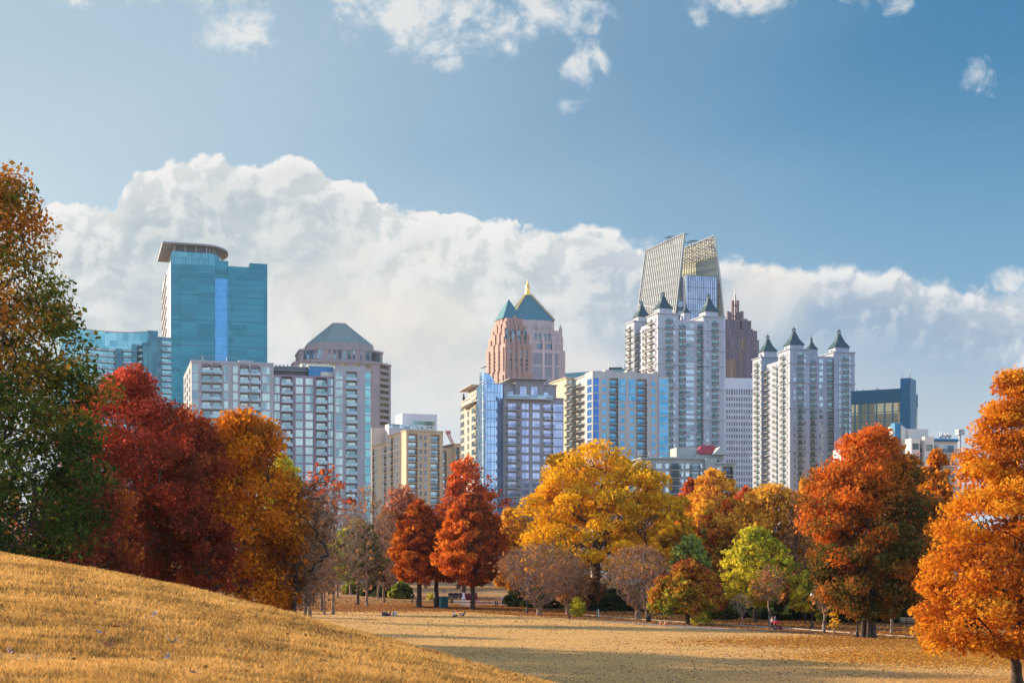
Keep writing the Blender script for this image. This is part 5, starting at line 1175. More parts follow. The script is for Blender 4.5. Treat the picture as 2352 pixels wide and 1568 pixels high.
spired_tower('pointed roof apartment tower on the left of the twins, before the leaning glass tower', 1511, 640, 18, (0.46, 0.475, 0.51),
    [(1511, 1558, 0, 719.5, [(1529, 1543.5, 'b', dict(dw=1.9)), (1547, 1551.5, 'w')]),
     (1558, 1615.5, 1.3, 734, [(1560, 1572.5, 'b', dict(dw=1.9)), (1575.5, 1594, 'w', dict(cols=4)), (1600.5, 1613.5, 'b', dict(dw=1.9))]),
     (1615.5, 1664, 0, 726.5, [(1622.5, 1627.5, 'w'), (1634.5, 1648.5, 'b', dict(dw=1.9))])],
    [(1511, 1486.5, 0, 719, [(1490, 1503, 'b', dict(dw=2.4)), (1505.2, 1508, 'w')]),
     (1486.5, 1466, 2.2, 742, [(1481, 1487, 'b', dict(dw=1.6)), (1475.5, 1479.5, 'w'), (1462.5, 1470, 'b', dict(dw=1.6))]),
     (1466, 1439, 0, 738, [(1441.5, 1453, 'b', dict(dw=2.4)), (1455.5, 1458, 'w')])], 2.98, [753, 800, 835, 889.5, 960],
    [(1522.8, 710.5, 679, 667, 23.5, 8), (1628, 718, 684.5, 672, 23.5, 8), (1473.5, 729.5, 698.5, 687.5, 21, 62), (1574.8, 719.5, 704, 692, 12, 22)], 24, TG)
spired_tower('pointed roof apartment tower on the right of the twins, beside the dark blue office', 1814.5, 685, 13, (0.35, 0.39, 0.45),
    [(1814.5, 1860, 0, 801.6, [(1823.3, 1827.3, 'w'), (1831.5, 1844, 'b', dict(dw=1.9)), (1847, 1851, 'w')]),
     (1860, 1915.8, 1.3, 817, [(1861, 1873.2, 'b', dict(dw=1.9)), (1882, 1890, 'w'), (1900.2, 1912.5, 'b', dict(dw=1.9))]),
     (1915.8, 1963.3, 0, 808.8, [(1927.8, 1931, 'w'), (1935.5, 1947.5, 'b', dict(dw=1.9)), (1950.7, 1953.7, 'w')])],
    [(1814.5, 1787.6, 0, 801.6, [(1793.5, 1795.5, 'w'), (1796.2, 1804.2, 'b', dict(dw=2.2)), (1807.2, 1809.4, 'w')]),
     (1787.6, 1758.3, 2.2, 826, [(1782.8, 1787.6, 'b', dict(dw=1.8)), (1773.5, 1778.5, 'w'), (1760, 1767.5, 'b', dict(dw=1.8))]),
     (1758.3, 1728.6, 0, 820, [(1733.2, 1735.1, 'w'), (1736.3, 1743.7, 'b', dict(dw=2.2)), (1746.8, 1748.6, 'w')])], 3.0, [833.5, 878.7, 937, 1036],
    [(1823.3, 794, 761.5, 748.5, 24.5, 8), (1927, 800, 766.5, 753, 25, 8), (1763.3, 809, 778, 765.5, 23, 66), (1863.7, 803, 783.5, 769.5, 15.5, 24)], 26, TG)

# ---- leaning glass tower with two sails
def sail_tower():
    SG = glass('silver_green_glass', (0.20, 0.27, 0.27), (0.28, 0.34, 0.33), rough=0.55, metal=0.05, cell=(3, 3, 5.4), wobble=0.005); GS = glass('sunlit_green_glass', (0.46, 0.44, 0.26), (0.58, 0.54, 0.34), rough=0.5, metal=0.1, cell=(4, 4, 4))
    FRM = mat('sail_frame', (0.42, 0.43, 0.41), 0.6, metal=0.0, var=0.03); BX = glass('box_glass', (0.26, 0.33, 0.42), (0.40, 0.46, 0.56), rough=0.1, metal=0.7, cell=(2.5, 2.5, 8))
    r = empty('sail_glass_tower', (wx(1560, 1000), 1000, 0)); tag(r, 'leaning silver glass tower with two sail shaped fins, one lit gold', 'building'); KIDS[r.name] = []
    ox, oy = r.location.x, r.location.y
    def pt(xv, yv, Y): return np.array([wx(xv, Y) - ox, Y - oy, wz(yv, Y)])
    def grid(name, glassm, A, B, C, D, nu, nv, thick, frm, diag=0, flip=1, label=None, vs=0.24):
        """A near top, B far top, C far bottom, D near bottom"""
        n = np.cross(B - A, D - A); n = n / np.linalg.norm(n) * thick * flip
        m = MB(); K = 12; q = lambda u, v, o_: (A * (1 - u) + B * u) * (1 - v) + (D * (1 - u) + C * u) * v + n * o_
        gv = [q(i / K, j / K, o_) for o_ in (0, 1) for j in range(K + 1) for i in range(K + 1)]; W_ = K + 1; T_ = W_ * W_
        fs = [(j * W_ + i, j * W_ + i + 1, (j + 1) * W_ + i + 1, (j + 1) * W_ + i) for j in range(K) for i in range(K)]; fs = fs + [tuple(T_ + z for z in f[::-1]) for f in fs]
        for i in range(K): fs += [(i, T_ + i, T_ + i + 1, i + 1), (K * W_ + i + 1, T_ + K * W_ + i + 1, T_ + K * W_ + i, K * W_ + i), ((i + 1) * W_, T_ + (i + 1) * W_, T_ + i * W_, i * W_), (i * W_ + K, T_ + i * W_ + K, T_ + (i + 1) * W_ + K, (i + 1) * W_ + K)]
        m.raw(gv, fs); o = m.build(name, [glassm], r)
        if label: o['label'] = label
        P = lambda u, v: (A * (1 - u) + B * u) * (1 - v) + (D * (1 - u) + C * u) * v - n / thick * .25
        g = MB()
        for i in range(nu + 1): g.tube([P(i / nu, 0), P(i / nu, 1)], vs if i % nu else .5, 4)
        zt = max(A[2], B[2]); zb = min(C[2], D[2]); z = zt - 1
        while z > 20:
            # horizontal line on the plane at height z
            def at(u):
                a, d = (A * (1 - u) + B * u), (D * (1 - u) + C * u); v = (a[2] - z) / (a[2] - d[2]); return v
            us = [u for u in np.linspace(0, 1, 25) if 0 <= at(u) <= 1]
            if len(us) > 1:
                for off in (0, 1.2): 
                    a0, a1 = P(us[0], at(us[0])), P(us[-1], at(us[-1])); g.tube([a0 - [0, 0, off], a1 - [0, 0, off]], .26, 4)
            z -= 5.4
        g.tube([P(0, 0), P(1, 0)], .8, 4)
        if diag:
            for i in range(0, nu, diag):
                for j in range(diag * 2): 
                    v0, v1 = j / (diag * 2) * .45, (j + 1) / (diag * 2) * .45; u0, u1 = i / nu, min(1, (i + diag) / nu)
                    g.tube([P(u0, v0) - n * .5, P(u1, v1) - n * .5], .28, 4); g.tube([P(u1, v0) - n * .5, P(u0, v1) - n * .5], .28, 4)
        g.build('frame', [frm], o); return o
    # left sail (outer face towards the left)
    A = pt(1571.6, 536.6, 1000); B = pt(1482.9, 577.2, 1034); D0 = pt(1552.5, 717, 1000); C0 = pt(1467.3, 700, 1034)
    ext = lambda a, d: a + (d - a) * ((a[2] - 10) / (a[2] - d[2]))
    D = A + (D0 - A) * 1.0; D = D0 + np.array([-1.5, 0, -(D0[2] - 10)]); C = C0 + np.array([-2.0, 0, -(C0[2] - 10)])
    grid('left_sail', SG, A, B, C0, D0, 20, 12, 1.4, FRM, label='sloping silver left sail', flip=-1)
    grid('left_sail', SG, D0 - [0, 0, .05], C0 - [0, 0, .05], C, D, 20, 12, 1.4, FRM, flip=-1)
    # right sail, seen from inside, its gold sunlight put into the glass colour
    A = pt(1641, 541.9, 1004); B = pt(1556, 577.0, 1034); D1 = pt(1655, 650, 1002); C1 = pt(1545, 660, 1034); D2 = pt(1663, 730, 1000); C2 = pt(1540, 730, 1034)
    grid('right_sail', GS, A, B, C1, D1, 18, 12, 1.2, FRM, diag=3, label='gold lit right sail with bracing', flip=-1, vs=.2)
    grid('right_sail', GS, D1 - [0, 0, .05], C1 - [0, 0, .05], C2, D2, 18, 12, 1.2, FRM, flip=-1)
    D3 = D2 + np.array([1, 0, -(D2[2] - 10)]); C3 = C2 + np.array([0, 0, -(C2[2] - 10)])
    grid('right_sail', BX, D2 - [0, 0, .05], C2 - [0, 0, .05], C3, D3, 18, 12, 1.2, FRM, flip=-1)
    # glass box between the sails
    th = R(16); c, s = math.cos(th), math.sin(th)
    p0 = pt(1577, 631.8, 992); w = (wx(1646, 999) - wx(1577, 992)) / c; q = lambda a, d: (p0[0] + a * c - d * s, p0[1] + a * s + d * c)
    m = MB(); m.prism([q(0, 0), q(w, 0), q(w, 22), q(0, 22)], 0, p0[2]); bx = m.build('glass_box', [BX], r)
    g = MB()
    for i in range(15): a = q(w * i / 14, -.15); g.tube([(a[0], a[1], 10), (a[0], a[1], p0[2] + .4)], .22, 4)
    for j in range(8): z = p0[2] - 8.2 * j; a0, a1 = q(0, -.1), q(w, -.1); g.tube([(a0[0], a0[1], z), (a1[0], a1[1], z)], .16, 4)
    g.build('mullions', [mat('steel_mullion', (0.22, 0.24, 0.28), .4, metal=.4)], bx)
    m = MB(); p1 = pt(1556, 690, 996); m.prism([(p1[0], p1[1] + 3), (p0[0], p1[1] + 3), (p0[0], p1[1] + 22), (p1[0], p1[1] + 22)], 0, wz(692, 1000)); m.build('inner_shaft', [GLD], r)
    # window cleaning rigs on the roof edges
    m = MB()
    for xv, yv in ((1533, 549), (1540, 546), (1573, 541), (1580, 560), (1588, 557), (1596, 556)):
        p = pt(xv, yv, 1012); m.tube([(p[0], p[1], p[2] - 3), (p[0], p[1], p[2] + 1)], .25, 4); m.tube([(p[0] - 2, p[1], p[2] + 1), (p[0] + 2.5, p[1], p[2] + 1)], .3, 4)
    m.build('roof_rig', [FR_DARK], r)
sail_tower()

def dark_stepped_tower():
    DK = glass('plum_glass', (0.075, 0.055, 0.075), (0.12, 0.095, 0.12), rough=0.25, metal=0.5, cell=(2, 2, 30)); GR_ = wall_mat('plum_granite', (0.19, 0.13, 0.14)); BZ = glass('bronze_facet', (0.13, 0.08, 0.05), (0.20, 0.13, 0.08), rough=.2, metal=.6, cell=(3, 3, 20))
    Y = 1400; k = Y / F; b = Bld('plum_stepped_tower', 'dark plum skyscraper with stepped top and open mast crown between the twins', 1687.5, Y, 18, DK)
    def blk(xa, xb, yt, d, mt=0, yo=0.0):
        X0, X1 = b.sx(xa, d), b.sx(xb, d); zt = b.z(yt, X0, d); m = MB(); m.box(X0, X1, d, d + 40, 0, zt); b.part('tier', m, [[DK, GR_, BZ][mt]])
        g = MB(); g.box(X0 - .25, X1 + .25, d - .25, d + 6, zt - .5, zt + .6); n = max(2, int((X1 - X0) / 3.2))
        for i in range(n + 1): xx = X0 + (X1 - X0) * i / n; g.box(xx - .16, xx + .16, d - .2, d, 10, zt - .5)
        b.part('mullions', g, [GR_])
    for a in [(1650, 1705, 733, 6), (1705, 1716, 733, 4), (1655, 1678, 736, 2), (1716, 1724.8, 737.5, 7), (1645, 1709, 755, 0), (1709, 1729, 756, 3), (1640, 1702, 776, -4), (1729, 1738.5, 760.5, 8), (1702, 1712, 777, -2, 2), (1640, 1697, 800, -8), (1713, 1731, 778, 0), (1731, 1742.8, 782, 5),
              (1697, 1705, 801, -6, 2), (1640, 1692, 823, -11, 2), (1706, 1726, 802, -4), (1692, 1702, 824, -9), (1727, 1745, 804, 2)]: blk(*a)
    m = MB()
    cx_ = b.sx(1688.5, 20); cy_ = 20
    def post(xv, yt, w, d=18, yb=740): X = b.sx(xv, d); m.box(X - w, X + w, d - w, d + w, b.z(yb), b.z(yt, X, d))
    for xv in (1672.3, 1704): post(xv, 715, 1.3, 16)
    for xv in (1678, 1683.5, 1693.8, 1699): post(xv, 717, .8, 16)
    for xv in (1682.8, 1694.2): post(xv, 690, 1.2, 18)
    X0, X1 = b.sx(1672, 16), b.sx(1704.5, 16); m.box(X0, X1, 15.2, 17, b.z(720.5), b.z(717.5)); X0, X1 = b.sx(1682.8, 18), b.sx(1694.2, 18); m.box(X0, X1, 17.4, 18.8, b.z(694.5), b.z(692)); b.part('crown_frame', m, [GR_])
    m = MB(); X = b.sx(1688.5, 20); m.tube([(X, 20, b.z(740)), (X, 20, b.z(668))], 1.1, 8); m.tube([(X, 20, b.z(668)), (X, 20, b.z(651.5))], [.5, .2], 6); b.part('mast', m, [mat('mast_metal', (.38, .34, .34), .5, metal=.5)]); b.finish()
dark_stepped_tower()

def white_grid_office():
    W = wall_mat('white_concrete', (0.66, 0.66, 0.68), var=.02); DG_ = glass('charcoal_glass', (0.05, 0.05, 0.07), (0.15, 0.14, 0.16), metal=.4, cell=(1.7, 1.7, 3.3))
    b = Bld('white_grid_office', 'white office slab with a grid of small dark windows between the twins', 1668, 820, 8, W); x0 = -14
    m = MB(); x1 = b.sx(1745); m.box(x0, x1, 0, 30, 0, b.z(867.5)); b.part('wall', m, [W]); k = 820 / F
    xs = [1669.8 + 5.68 * i for i in range(13)]; g = MB()
    for i, xv in enumerate(xs):
        X = b.sx(xv); g.box(X - .93, X - .62, -.22, 0, 10, b.z(893))
        for j in range(20):
            z = b.z(905.5 + 14.25 * j)
            if z < 8: break
            if xv < 1733: b.add('window', ('q', j == 0), lambda: win_mb(.75 * 1.0, 3.2 if j == 0 else 2.1, .05, 1, 1, .06), [W, DG_], (X, 0, z), 'F')
    b.part('fins', g, [W]); b.finish()
white_grid_office()

def dark_blue_office():
    NV = mat('navy_cladding', (0.022, 0.10, 0.15), 0.45, metal=.3, var=.08); BL_ = mat('steel_blue_cladding', (0.018, 0.12, 0.21), .4, metal=.3, var=.06)
    MIR = glass('mirror_bronze', (0.16, 0.12, 0.07), (0.60, 0.42, 0.22), rough=.08, metal=.85, cell=(9, 9, 8), wobble=.25, frac=.45); TM = mat('teal_mullion', (0.05, 0.17, 0.22), .4, metal=.3)
    b = Bld('dark_blue_office', 'dark blue office with bronze mirror glass and tall windowless shaft, right of the twins', 1955, 640, -29.7, NV)
    x1 = b.sx(2070); z0 = b.z(897.6, b.sx(1963)); zg = b.z(928, b.sx(1963))
    m = MB(); m.box(0, x1, 0, 30, zg, z0); b.part('wall', m, [NV]); m = MB(); m.box(.2, x1, .5, 29, 0, zg); b.part('mirror_glass', m, [MIR])
    g = MB(); z = zg
    while z > 8: g.box(.1, x1, .2, .5, z - .16, z + .16); g.box(.1, x1, .38, .5, z - 1.45, z - 1.35); g.box(.1, x1, .38, .5, z - 2.75, z - 2.65); z -= 4.05
    for xv in (1963.5, 1976.5, 1994, 2013, 2031.5, 2050, 2069): X = b.sx(xv, .3); g.box(X - .3, X + .3, .15, .5, 8, zg)
    b.part('mullions', g, [TM])
    xa, xb = b.sx(2068, -1), b.sx(2091, -1); zt = b.z(868, xb); m = MB(); D = b.ty(2104.2, xb); m.box(xa, xb, -1, D, 0, zt); sh = b.part('shaft', m, [BL_], 'windowless blue shaft')
    g = MB(); z = zt - 5; i = 0
    while z > 8: 
        g.box(xa + .05, xb - .05, -1.05, -1.001, z, z + .12); g.box(xb + .001, xb + .05, -.9, D - .1, z, z + .12)
        for q in range(3): X = xa + (xb - xa) * ((q + .5 + .3 * ((i * 7 + q * 3) % 3 - 1)) / 3); g.box(X - .05, X + .05, -1.04, -1.0005, z - 4, z)
        z -= 4.4; i += 1
    g.build('panel_joint', [mat('joint_dark', (.012, .05, .08), .6)], sh)
    g = MB()
    for xv, yt in ((2073.5, 848), (2094, 841)): X = min(b.sx(xv, 3), xb - 1); g.tube([(X, 3, zt), (X - .4, 3, b.z(yt, X))], [.16, .06], 4)
    for xv in (1972, 1985, 2017, 2020): X = b.sx(xv, 1); g.tube([(X, 1, z0), (X - 1.2, 1, z0 + 1)], .12, 4)
    b.part('antenna', g, [METAL]); b.finish()
dark_blue_office()

def white_terraced_block():
    W = wall_mat('ivory_concrete', (0.74, 0.66, 0.56), var=.03); BL_ = mat('awning_blue', (0.02, 0.20, 0.36), .4, var=.08); gl = glass('smoky_glass', (.06, .07, .07), (.22, .22, .18))
    st = dict(w=(FR_DARK, gl), door=(FR_WHITE, GLD), rail=(W, GRAIL, RAIL), wh=1.4, fh=3, cols=3)
    b = Bld('ivory_terraced_block', 'ivory apartment block with blue fin and curved blue awning above the rust oak', 2098, 380, 12, W)
    x1 = b.sx(2145); m = MB(); m.box(0, x1, 3, 22, 0, b.z(982.5)); m.box(-3.0, 0, 3.6, 22, 0, b.z(982)); b.part('wall', m, [W])
    m = MB(); m.box(b.sx(2055.5, 2), b.sx(2071, 2), 2, 4.5, 0, b.z(969.8)); b.part('blue_fin', m, [BL_])
    xa, xb = b.sx(2070.5, 1.5), b.sx(2079.5, 1.5); m = MB(); m.prism([(xa, 1.5), (xb, 1.5), (xb, 9), (xa, 9)], 0, lambda p: b.z(974.5 if p[0] < (xa + xb) / 2 else 982)); b.part('slanted_wall', m, [W])
    m = MB(); m.box(b.sx(2050, 3), b.sx(2055.3, 3), 3, 8, 0, b.z(985)); b.part('side_wall', m, [W])
    xa, xb = b.sx(2093, -3), b.sx(2113, -3); b.block(xa, xb, -3, 3, b.z(1006.5, 0, -3), [(xa + .5, xb - .5, 'w')], fh=3.3, nf=6, style=st, z_top=b.z(1010, 0, -3))
    xc, xd = b.sx(2124.5, -4), b.sx(2145.5, -4); b.block(xc, xd, -4, 3, b.z(1002, 0, -4), [(xc + .5, xd - .6, 'w')], fh=3.3, nf=6, style=st, z_top=b.z(1012, 0, -4))
    b.block(xb, xc, -1, 3, b.z(1012, 0, -1), [(xb + .1, xc - .1, 'b', dict(dep=1.6))], fh=3.3, nf=6, style=st, z_top=b.z(1012, 0, -1))
    xe = b.sx(2199, 0); b.block(xd, xe, 0, 18, b.z(1012), [(xd + .2, (xd + xe) / 2 - .2, 'b', dict(dep=2.2)), ((xd + xe) / 2, xe - .3, 'b', dict(dep=2.2))], fh=3.3, nf=6, style=st, z_top=b.z(1012), parapet=.1)
    m = MB(); pr = [(-.8, 1012), (-1.0, 1009), (-.4, 1006), (1.0, 1004.8), (17, 1004.8), (17, 1012)]; X0, X1 = xd + .6, xe
    vs = [(X0 + (1.5 if i in (2, 3) else 0), y, b.z(v)) for i, (y, v) in enumerate(pr)] + [(X1, y, b.z(v)) for y, v in pr]; n = 6
    m.raw(vs, [(i, (i + 1) % n, n + (i + 1) % n, n + i) for i in range(n)] + [tuple(range(n))[::-1], tuple(range(n, 2 * n))]); b.part('awning', m, [BL_], 'curved blue awning')
    m = MB()
    for xv, yt in ((2158.5, 987), (2163.5, 985.5), (2170.5, 987), (2177, 986)): X = b.sx(xv, 5); m.tube([(X, 5, b.z(1005)), (X, 5, b.z(yt))], .10, 5)
    for i in range(9): X = b.sx(2160 + i * 2.8, 5); m.box(X - .15, X + .15, 4.6, 4.9, b.z(1001 - (i % 3) * 1.5), b.z(995 - (i % 3) * 1.5))
    m.tube([(b.sx(2158, 5), 5, b.z(1000)), (b.sx(2184, 5), 5, b.z(1000))], .08, 4); b.part('antenna', m, [METAL])
    m = MB(); X = b.sx(2205, 30); m.tube([(X, 30, 0), (X, 30, b.z(981, 0, 30))], .3, 6); m.box(X - 1, X + 1, 29, 31, b.z(994, 0, 30), b.z(988, 0, 30)); m.box(X - 1, X + 1, 29, 31, b.z(986, 0, 30), b.z(982, 0, 30)); b.part('cell_mast', m, [METAL]); b.finish()
    c = Bld('white_roof_house', 'low white flat roofed house corner above the rust oak crown', 1938, 420, 10, W)
    m = MB(); m.box(0, c.sx(1975), 0, 8, 0, c.z(1029)); c.part('wall', m, [wall_mat('chalk_wall', (.66, .66, .64))]); m = MB(); m.box(.6, 5, -.05, .05, c.z(1046), c.z(1037)); c.part('window', m, [GLD]); c.finish()
white_terraced_block()

def red_roof_block():
    G_ = wall_mat('sage_stucco', (0.36, 0.40, 0.37)); RR = mat('red_metal_roof', (0.42, 0.035, 0.045), .4, metal=.2, var=.1); gl = glass('pale_blind_glass', (.12, .17, .20), (.50, .56, .58), frac=.4)
    st = dict(w=(FR_WHITE, gl), door=(FR_DARK, GLD), rail=(SLAB, GRAIL, RAIL), wh=1.9, cols=1, dep=1.5); fh = 2.35
    b = Bld('red_roofed_block', 'sage grey mid rise block with red gable roof before the white grid office', 1474, 425, 8, G_)
    zt = b.z(1053); x1 = b.sx(1617)
    fr = b.fcols([(1486, 1495, 'w'), (1507.5, 1519.5, 'w'), (1528.5, 1536, 'w'), (1539.5, 1561, 'b', dict(dw=2.0)), (1562.5, 1569.5, 'w'), (1575, 1583, 'w'), (1586, 1607.5, 'b', dict(dw=2.0)), (1609, 1615.5, 'w')])
    b.block(0, x1, 0, 22, zt, fr, fh=2.36, nf=9, style=dict(st, wh=1.35, dh=1.9), z_top=zt - .9, cornice=.5)
    x2 = b.sx(1646, -2); x3 = b.sx(1688, -2)
    m = MB(); m.box(x1, x2, -2, 22, 0, zt + .1); b.part('wall', m, [G_])
    b.block(x2, x3, -2.2, 20, zt - 1.5, b.fcols([(1647.5, 1655, 'w', dict(cols=2)), (1660, 1684, 'r', dict(dw=3, wide=0))], -2.2), fh=2.5, nf=9, style=dict(st, wh=1.6, dh=2), z_top=zt - 2.2, notch=1.6, cornice=.4)
    m = MB(); xa, xb = b.sx(1554, 6), b.sx(1600, 6); m.box(xa, xb, 6, 14, zt, b.z(1026, 0, 6)); m.box(b.sx(1598, 4), b.sx(1662, 4), 4, 16, zt, b.z(1041, 0, 4)); b.part('roof_room', m, [G_])
    # red gable roof: ridge runs left to right, gable with dormer on the right
    xa, xb = b.sx(1606, 5), b.sx(1657, 5); ze, zr = b.z(1041, 0, 5), b.z(1018, 0, 5); ya, yb = 3.2, 14; ym = (ya + yb) / 2
    m = MB(); m.raw([(xa - .6, ya, ze), (xb, ya, ze), (xb - 1.2, ym, zr), (xa + 1.6, ym, zr), (xa - .6, yb, ze), (xb, yb, ze)], [(0, 1, 2, 3), (5, 4, 3, 2), (1, 5, 2), (4, 0, 3), (1, 0, 4, 5)]); b.part('roof', m, [RR], 'red metal gable roof')
    m = MB(); xm = b.sx(1652, 3); w = 2.4; m.raw([(xm - w, ya - 1.6, ze - .3), (xm + w, ya - 1.6, ze - .3), (xm, ya - 1.6, zr - 1), (xm - w, ym, ze - .3), (xm + w, ym, ze - .3), (xm, ym, zr - 1)], [(0, 1, 2), (0, 2, 5, 3), (1, 4, 5, 2)]); b.part('gable', m, [G_])
    m = MB()
    for xv in (1470, 1495): X = b.sx(xv, 3); m.tube([(X, 3, zt), (X, 3, b.z(1035, 0, 3))], .12, 4); m.box(X - .6, X + .6, 2.8, 3.2, zt + 1, zt + 2.5)
    for j in range(9): X = b.sx(1520 + j * 9, 6); m.box(X - .7, X + .7, 4, 5.5, zt, zt + .9)
    b.part('roof_unit', m, [METAL]); b.finish()
red_roof_block()

# ---- houses and parked cars behind the hedge
def low_houses():
    H = wall_mat('pale_siding', (0.42, 0.42, 0.36)); RFm = mat('shingle_roof', (0.13, 0.12, 0.12), .9)
    for xv, w, Y, lab, hgt in ((775, 26, 452, 'pale green low house at the left behind the parked cars', 5.5), (838, 20, 462, 'cream low house in the middle behind the parked cars', 6.5), (885, 34, 470, 'grey low house at the right behind the parked cars', 5.8)):
        b = Bld('low_house', lab, xv - w / 2, Y, 6, H, 'low houses behind the parked cars', cat='house'); W_ = b.sx(xv + w); m = MB(); m.box(0, W_, 0, 9, 0, hgt - 1.5); b.part('wall', m, [H])
        m = MB(); m.raw([(-.5, -.5, hgt - 1.5), (W_ + .5, -.5, hgt - 1.5), (W_ + .5, 4.5, hgt + 1.5), (-.5, 4.5, hgt + 1.5), (-.5, 9.5, hgt - 1.5), (W_ + .5, 9.5, hgt - 1.5)], [(0, 1, 2, 3), (3, 2, 5, 4), (0, 3, 4), (1, 5, 2), (0, 4, 5, 1)]); b.part('roof', m, [RFm])
        for j in range(3): b.add('window', ('h',), lambda: win_mb(1.1, 1.5, .12, 2, 2), [FR_WHITE, GLD], (W_ * (j + .7) / 3.4, 0, 1.2), 'F')
        m = MB(); m.box(W_ * .5 - .5, W_ * .5 + .5, -.1, .05, 0, 2.1); b.part('door', m, [FR_DARK]); b.finish()
    def car(paint):
        r = empty('parked_car', (0, 0, 0)); KIDS[r.name] = []
        pr = [(-2.2, .35), (-2.25, .75), (-2.1, .95), (-1.3, 1.02), (-.75, 1.42), (.65, 1.45), (1.35, 1.02), (2.1, .88), (2.25, .6), (2.2, .35)]; m = MB(); n = len(pr)
        sec = [(-.86, 1), (-.7, 1.0), (.7, 1.0), (.86, 1)]
        vs = []
        for y in (-.86, .86): vs += [(x, y * (1 if z < 1.1 else .8), z) for x, z in pr]
        m.raw(vs, [tuple(range(n)), tuple(range(2 * n - 1, n - 1, -1))] + [(i, n + i, n + (i + 1) % n, (i + 1) % n) for i in range(n)]); m.build('body', [paint], r)
        m = MB()
        for s_ in (-1, 1): y = .80 * s_; m.raw([(-1.15, y * 1.06, 1.04), (1.15, y * 1.06, 1.04), (.62, y * .91, 1.38), (-.70, y * .91, 1.36)], [(0, 1, 2, 3) if s_ < 0 else (3, 2, 1, 0)])
        m.raw([(1.32, -.66, 1.05), (1.32, .66, 1.05), (.72, .58, 1.42), (.72, -.58, 1.42)], [(0, 1, 2, 3)]); m.raw([(-1.27, -.66, 1.06), (-.80, -.58, 1.40), (-.80, .58, 1.40), (-1.27, .66, 1.06)], [(0, 1, 2, 3)]); m.build('windows', [GLD], r)
        for x in (-1.4, 1.4):
            for y in (-.84, .84): m = MB(); m.lathe([(.33, -.11), (.33, .11)], n=12); o = m.build('wheel', [RAIL], r, (x, y, .33)); o.rotation_euler = (R(90), 0, 0)
        return r
    for xv, lab, c_, rz in ((828, 'teal car at the left end of the parked row', (.03, .22, .26), 80), (870, 'white car second from the left in the parked row', (.72, .72, .72), 20), (896.5, 'pale blue white car third from the left in the parked row', (.58, .66, .72), 15), (917, 'white car at the right end of the parked row, by the maple', (.75, .74, .74), 25)):
        r = car(mat('car_paint', c_, .25, metal=.2, var=.02)); X, Y = wx(xv, 400), 400; r.location = (X, Y, gz(X, Y)); r.rotation_euler = (0, 0, R(rz)); r.scale = (1.1, 1.1, 1.25); tag(r, lab, 'car', 'cars parked before the houses')
low_houses()

# ------------------------------------------------------------------ grass, leaves on the ground, paths
def blades(name, label, cat, X, Y, h, w, pal, seed, tilt=0.5):
    rng = np.random.default_rng(seed); n = len(X); Z = ground(X, Y); an = rng.uniform(0, 2 * np.pi, n); ln = rng.normal(0, tilt, (n, 2)) * h[:, None]
    bx = np.stack([np.cos(an) * w / 2, np.sin(an) * w / 2, np.zeros(n)], 1); P = np.stack([X, Y, Z - 0.01], 1); T = P + np.stack([ln[:, 0], ln[:, 1], h], 1)
    V = np.stack([P - bx, P + bx, T], 1).reshape(-1, 3); Fq = np.arange(3 * n).reshape(-1, 3)
    pal = np.array(pal); big = vnoise(seed, P, 0.9) * .5 + vnoise(seed + 1, P, 3.0) * .5 + vnoise(seed + 2, P, 9.0) * .4; t = np.clip(.5 + .36 * big + rng.normal(0, .22, n), 0, .999) * (len(pal) - 1); i = t.astype(int); f = (t - i)[:, None]
    c = (pal[i] * (1 - f) + pal[np.minimum(i + 1, len(pal) - 1)] * f) * rng.uniform(.75, 1.2, (n, 1))
    me = np_mesh('grass', V, Fq, [LEAF], col=np.repeat(np.clip(c, 0, .95), 3, 0)); tag(link(name, me), label, cat, kind='stuff')
def build_grass():
    rng = np.random.default_rng(11); n = 620000
    Y = 8.5 * np.exp(rng.uniform(0, 1, n) * np.log(95 / 8.5)); u = rng.uniform(-.42, .16, n); X = u * Y
    s = .87 * X + .494 * Y; k = (s < 26) & (vnoise(3, np.stack([X, Y, 0 * X], 1), 5.0) + rng.normal(0, .6, n) > -0.7); X, Y = X[k], Y[k]
    P = np.stack([X, Y, 0 * X], 1); h = (0.045 + 0.028 * np.clip(vnoise(5, P, 2.2) + .8 * vnoise(6, P, 7.0), -1.2, 2) + rng.uniform(0, .035, len(X))) * np.clip(1 + (Y - 20) / 90, 1, 1.7); h = np.clip(h, .02, .2)
    blades('hill_grass', 'short golden dry grass covering the near hillside', 'grass', X, Y, h, np.clip(.0011 * Y, .012, .09) * rng.uniform(.6, 1.3, len(X)),
           [(.17, .095, .04), (.38, .21, .065), (.60, .335, .09), (.74, .42, .12), (.82, .50, .17)], 12)
    n = 230000; Y = 95 * np.exp(rng.uniform(0, 1, n) * np.log(265 / 95)); u = rng.uniform(-.2, .42, n); X = u * Y
    k = (Y + 1.55 * np.maximum(X, -8) < 231 + rng.normal(0, 2.5, n)) & (ground(X, Y) < 3.5); X, Y = X[k], Y[k]
    blades('meadow_grass', 'mown tan winter grass of the meadow', 'grass', X, Y, rng.uniform(.03, .09, len(X)), .0011 * Y * rng.uniform(.6, 1.2, len(X)),
           [(.56, .38, .13), (.82, .52, .18), (.92, .57, .22), (.95, .60, .25)], 13, 0.9)
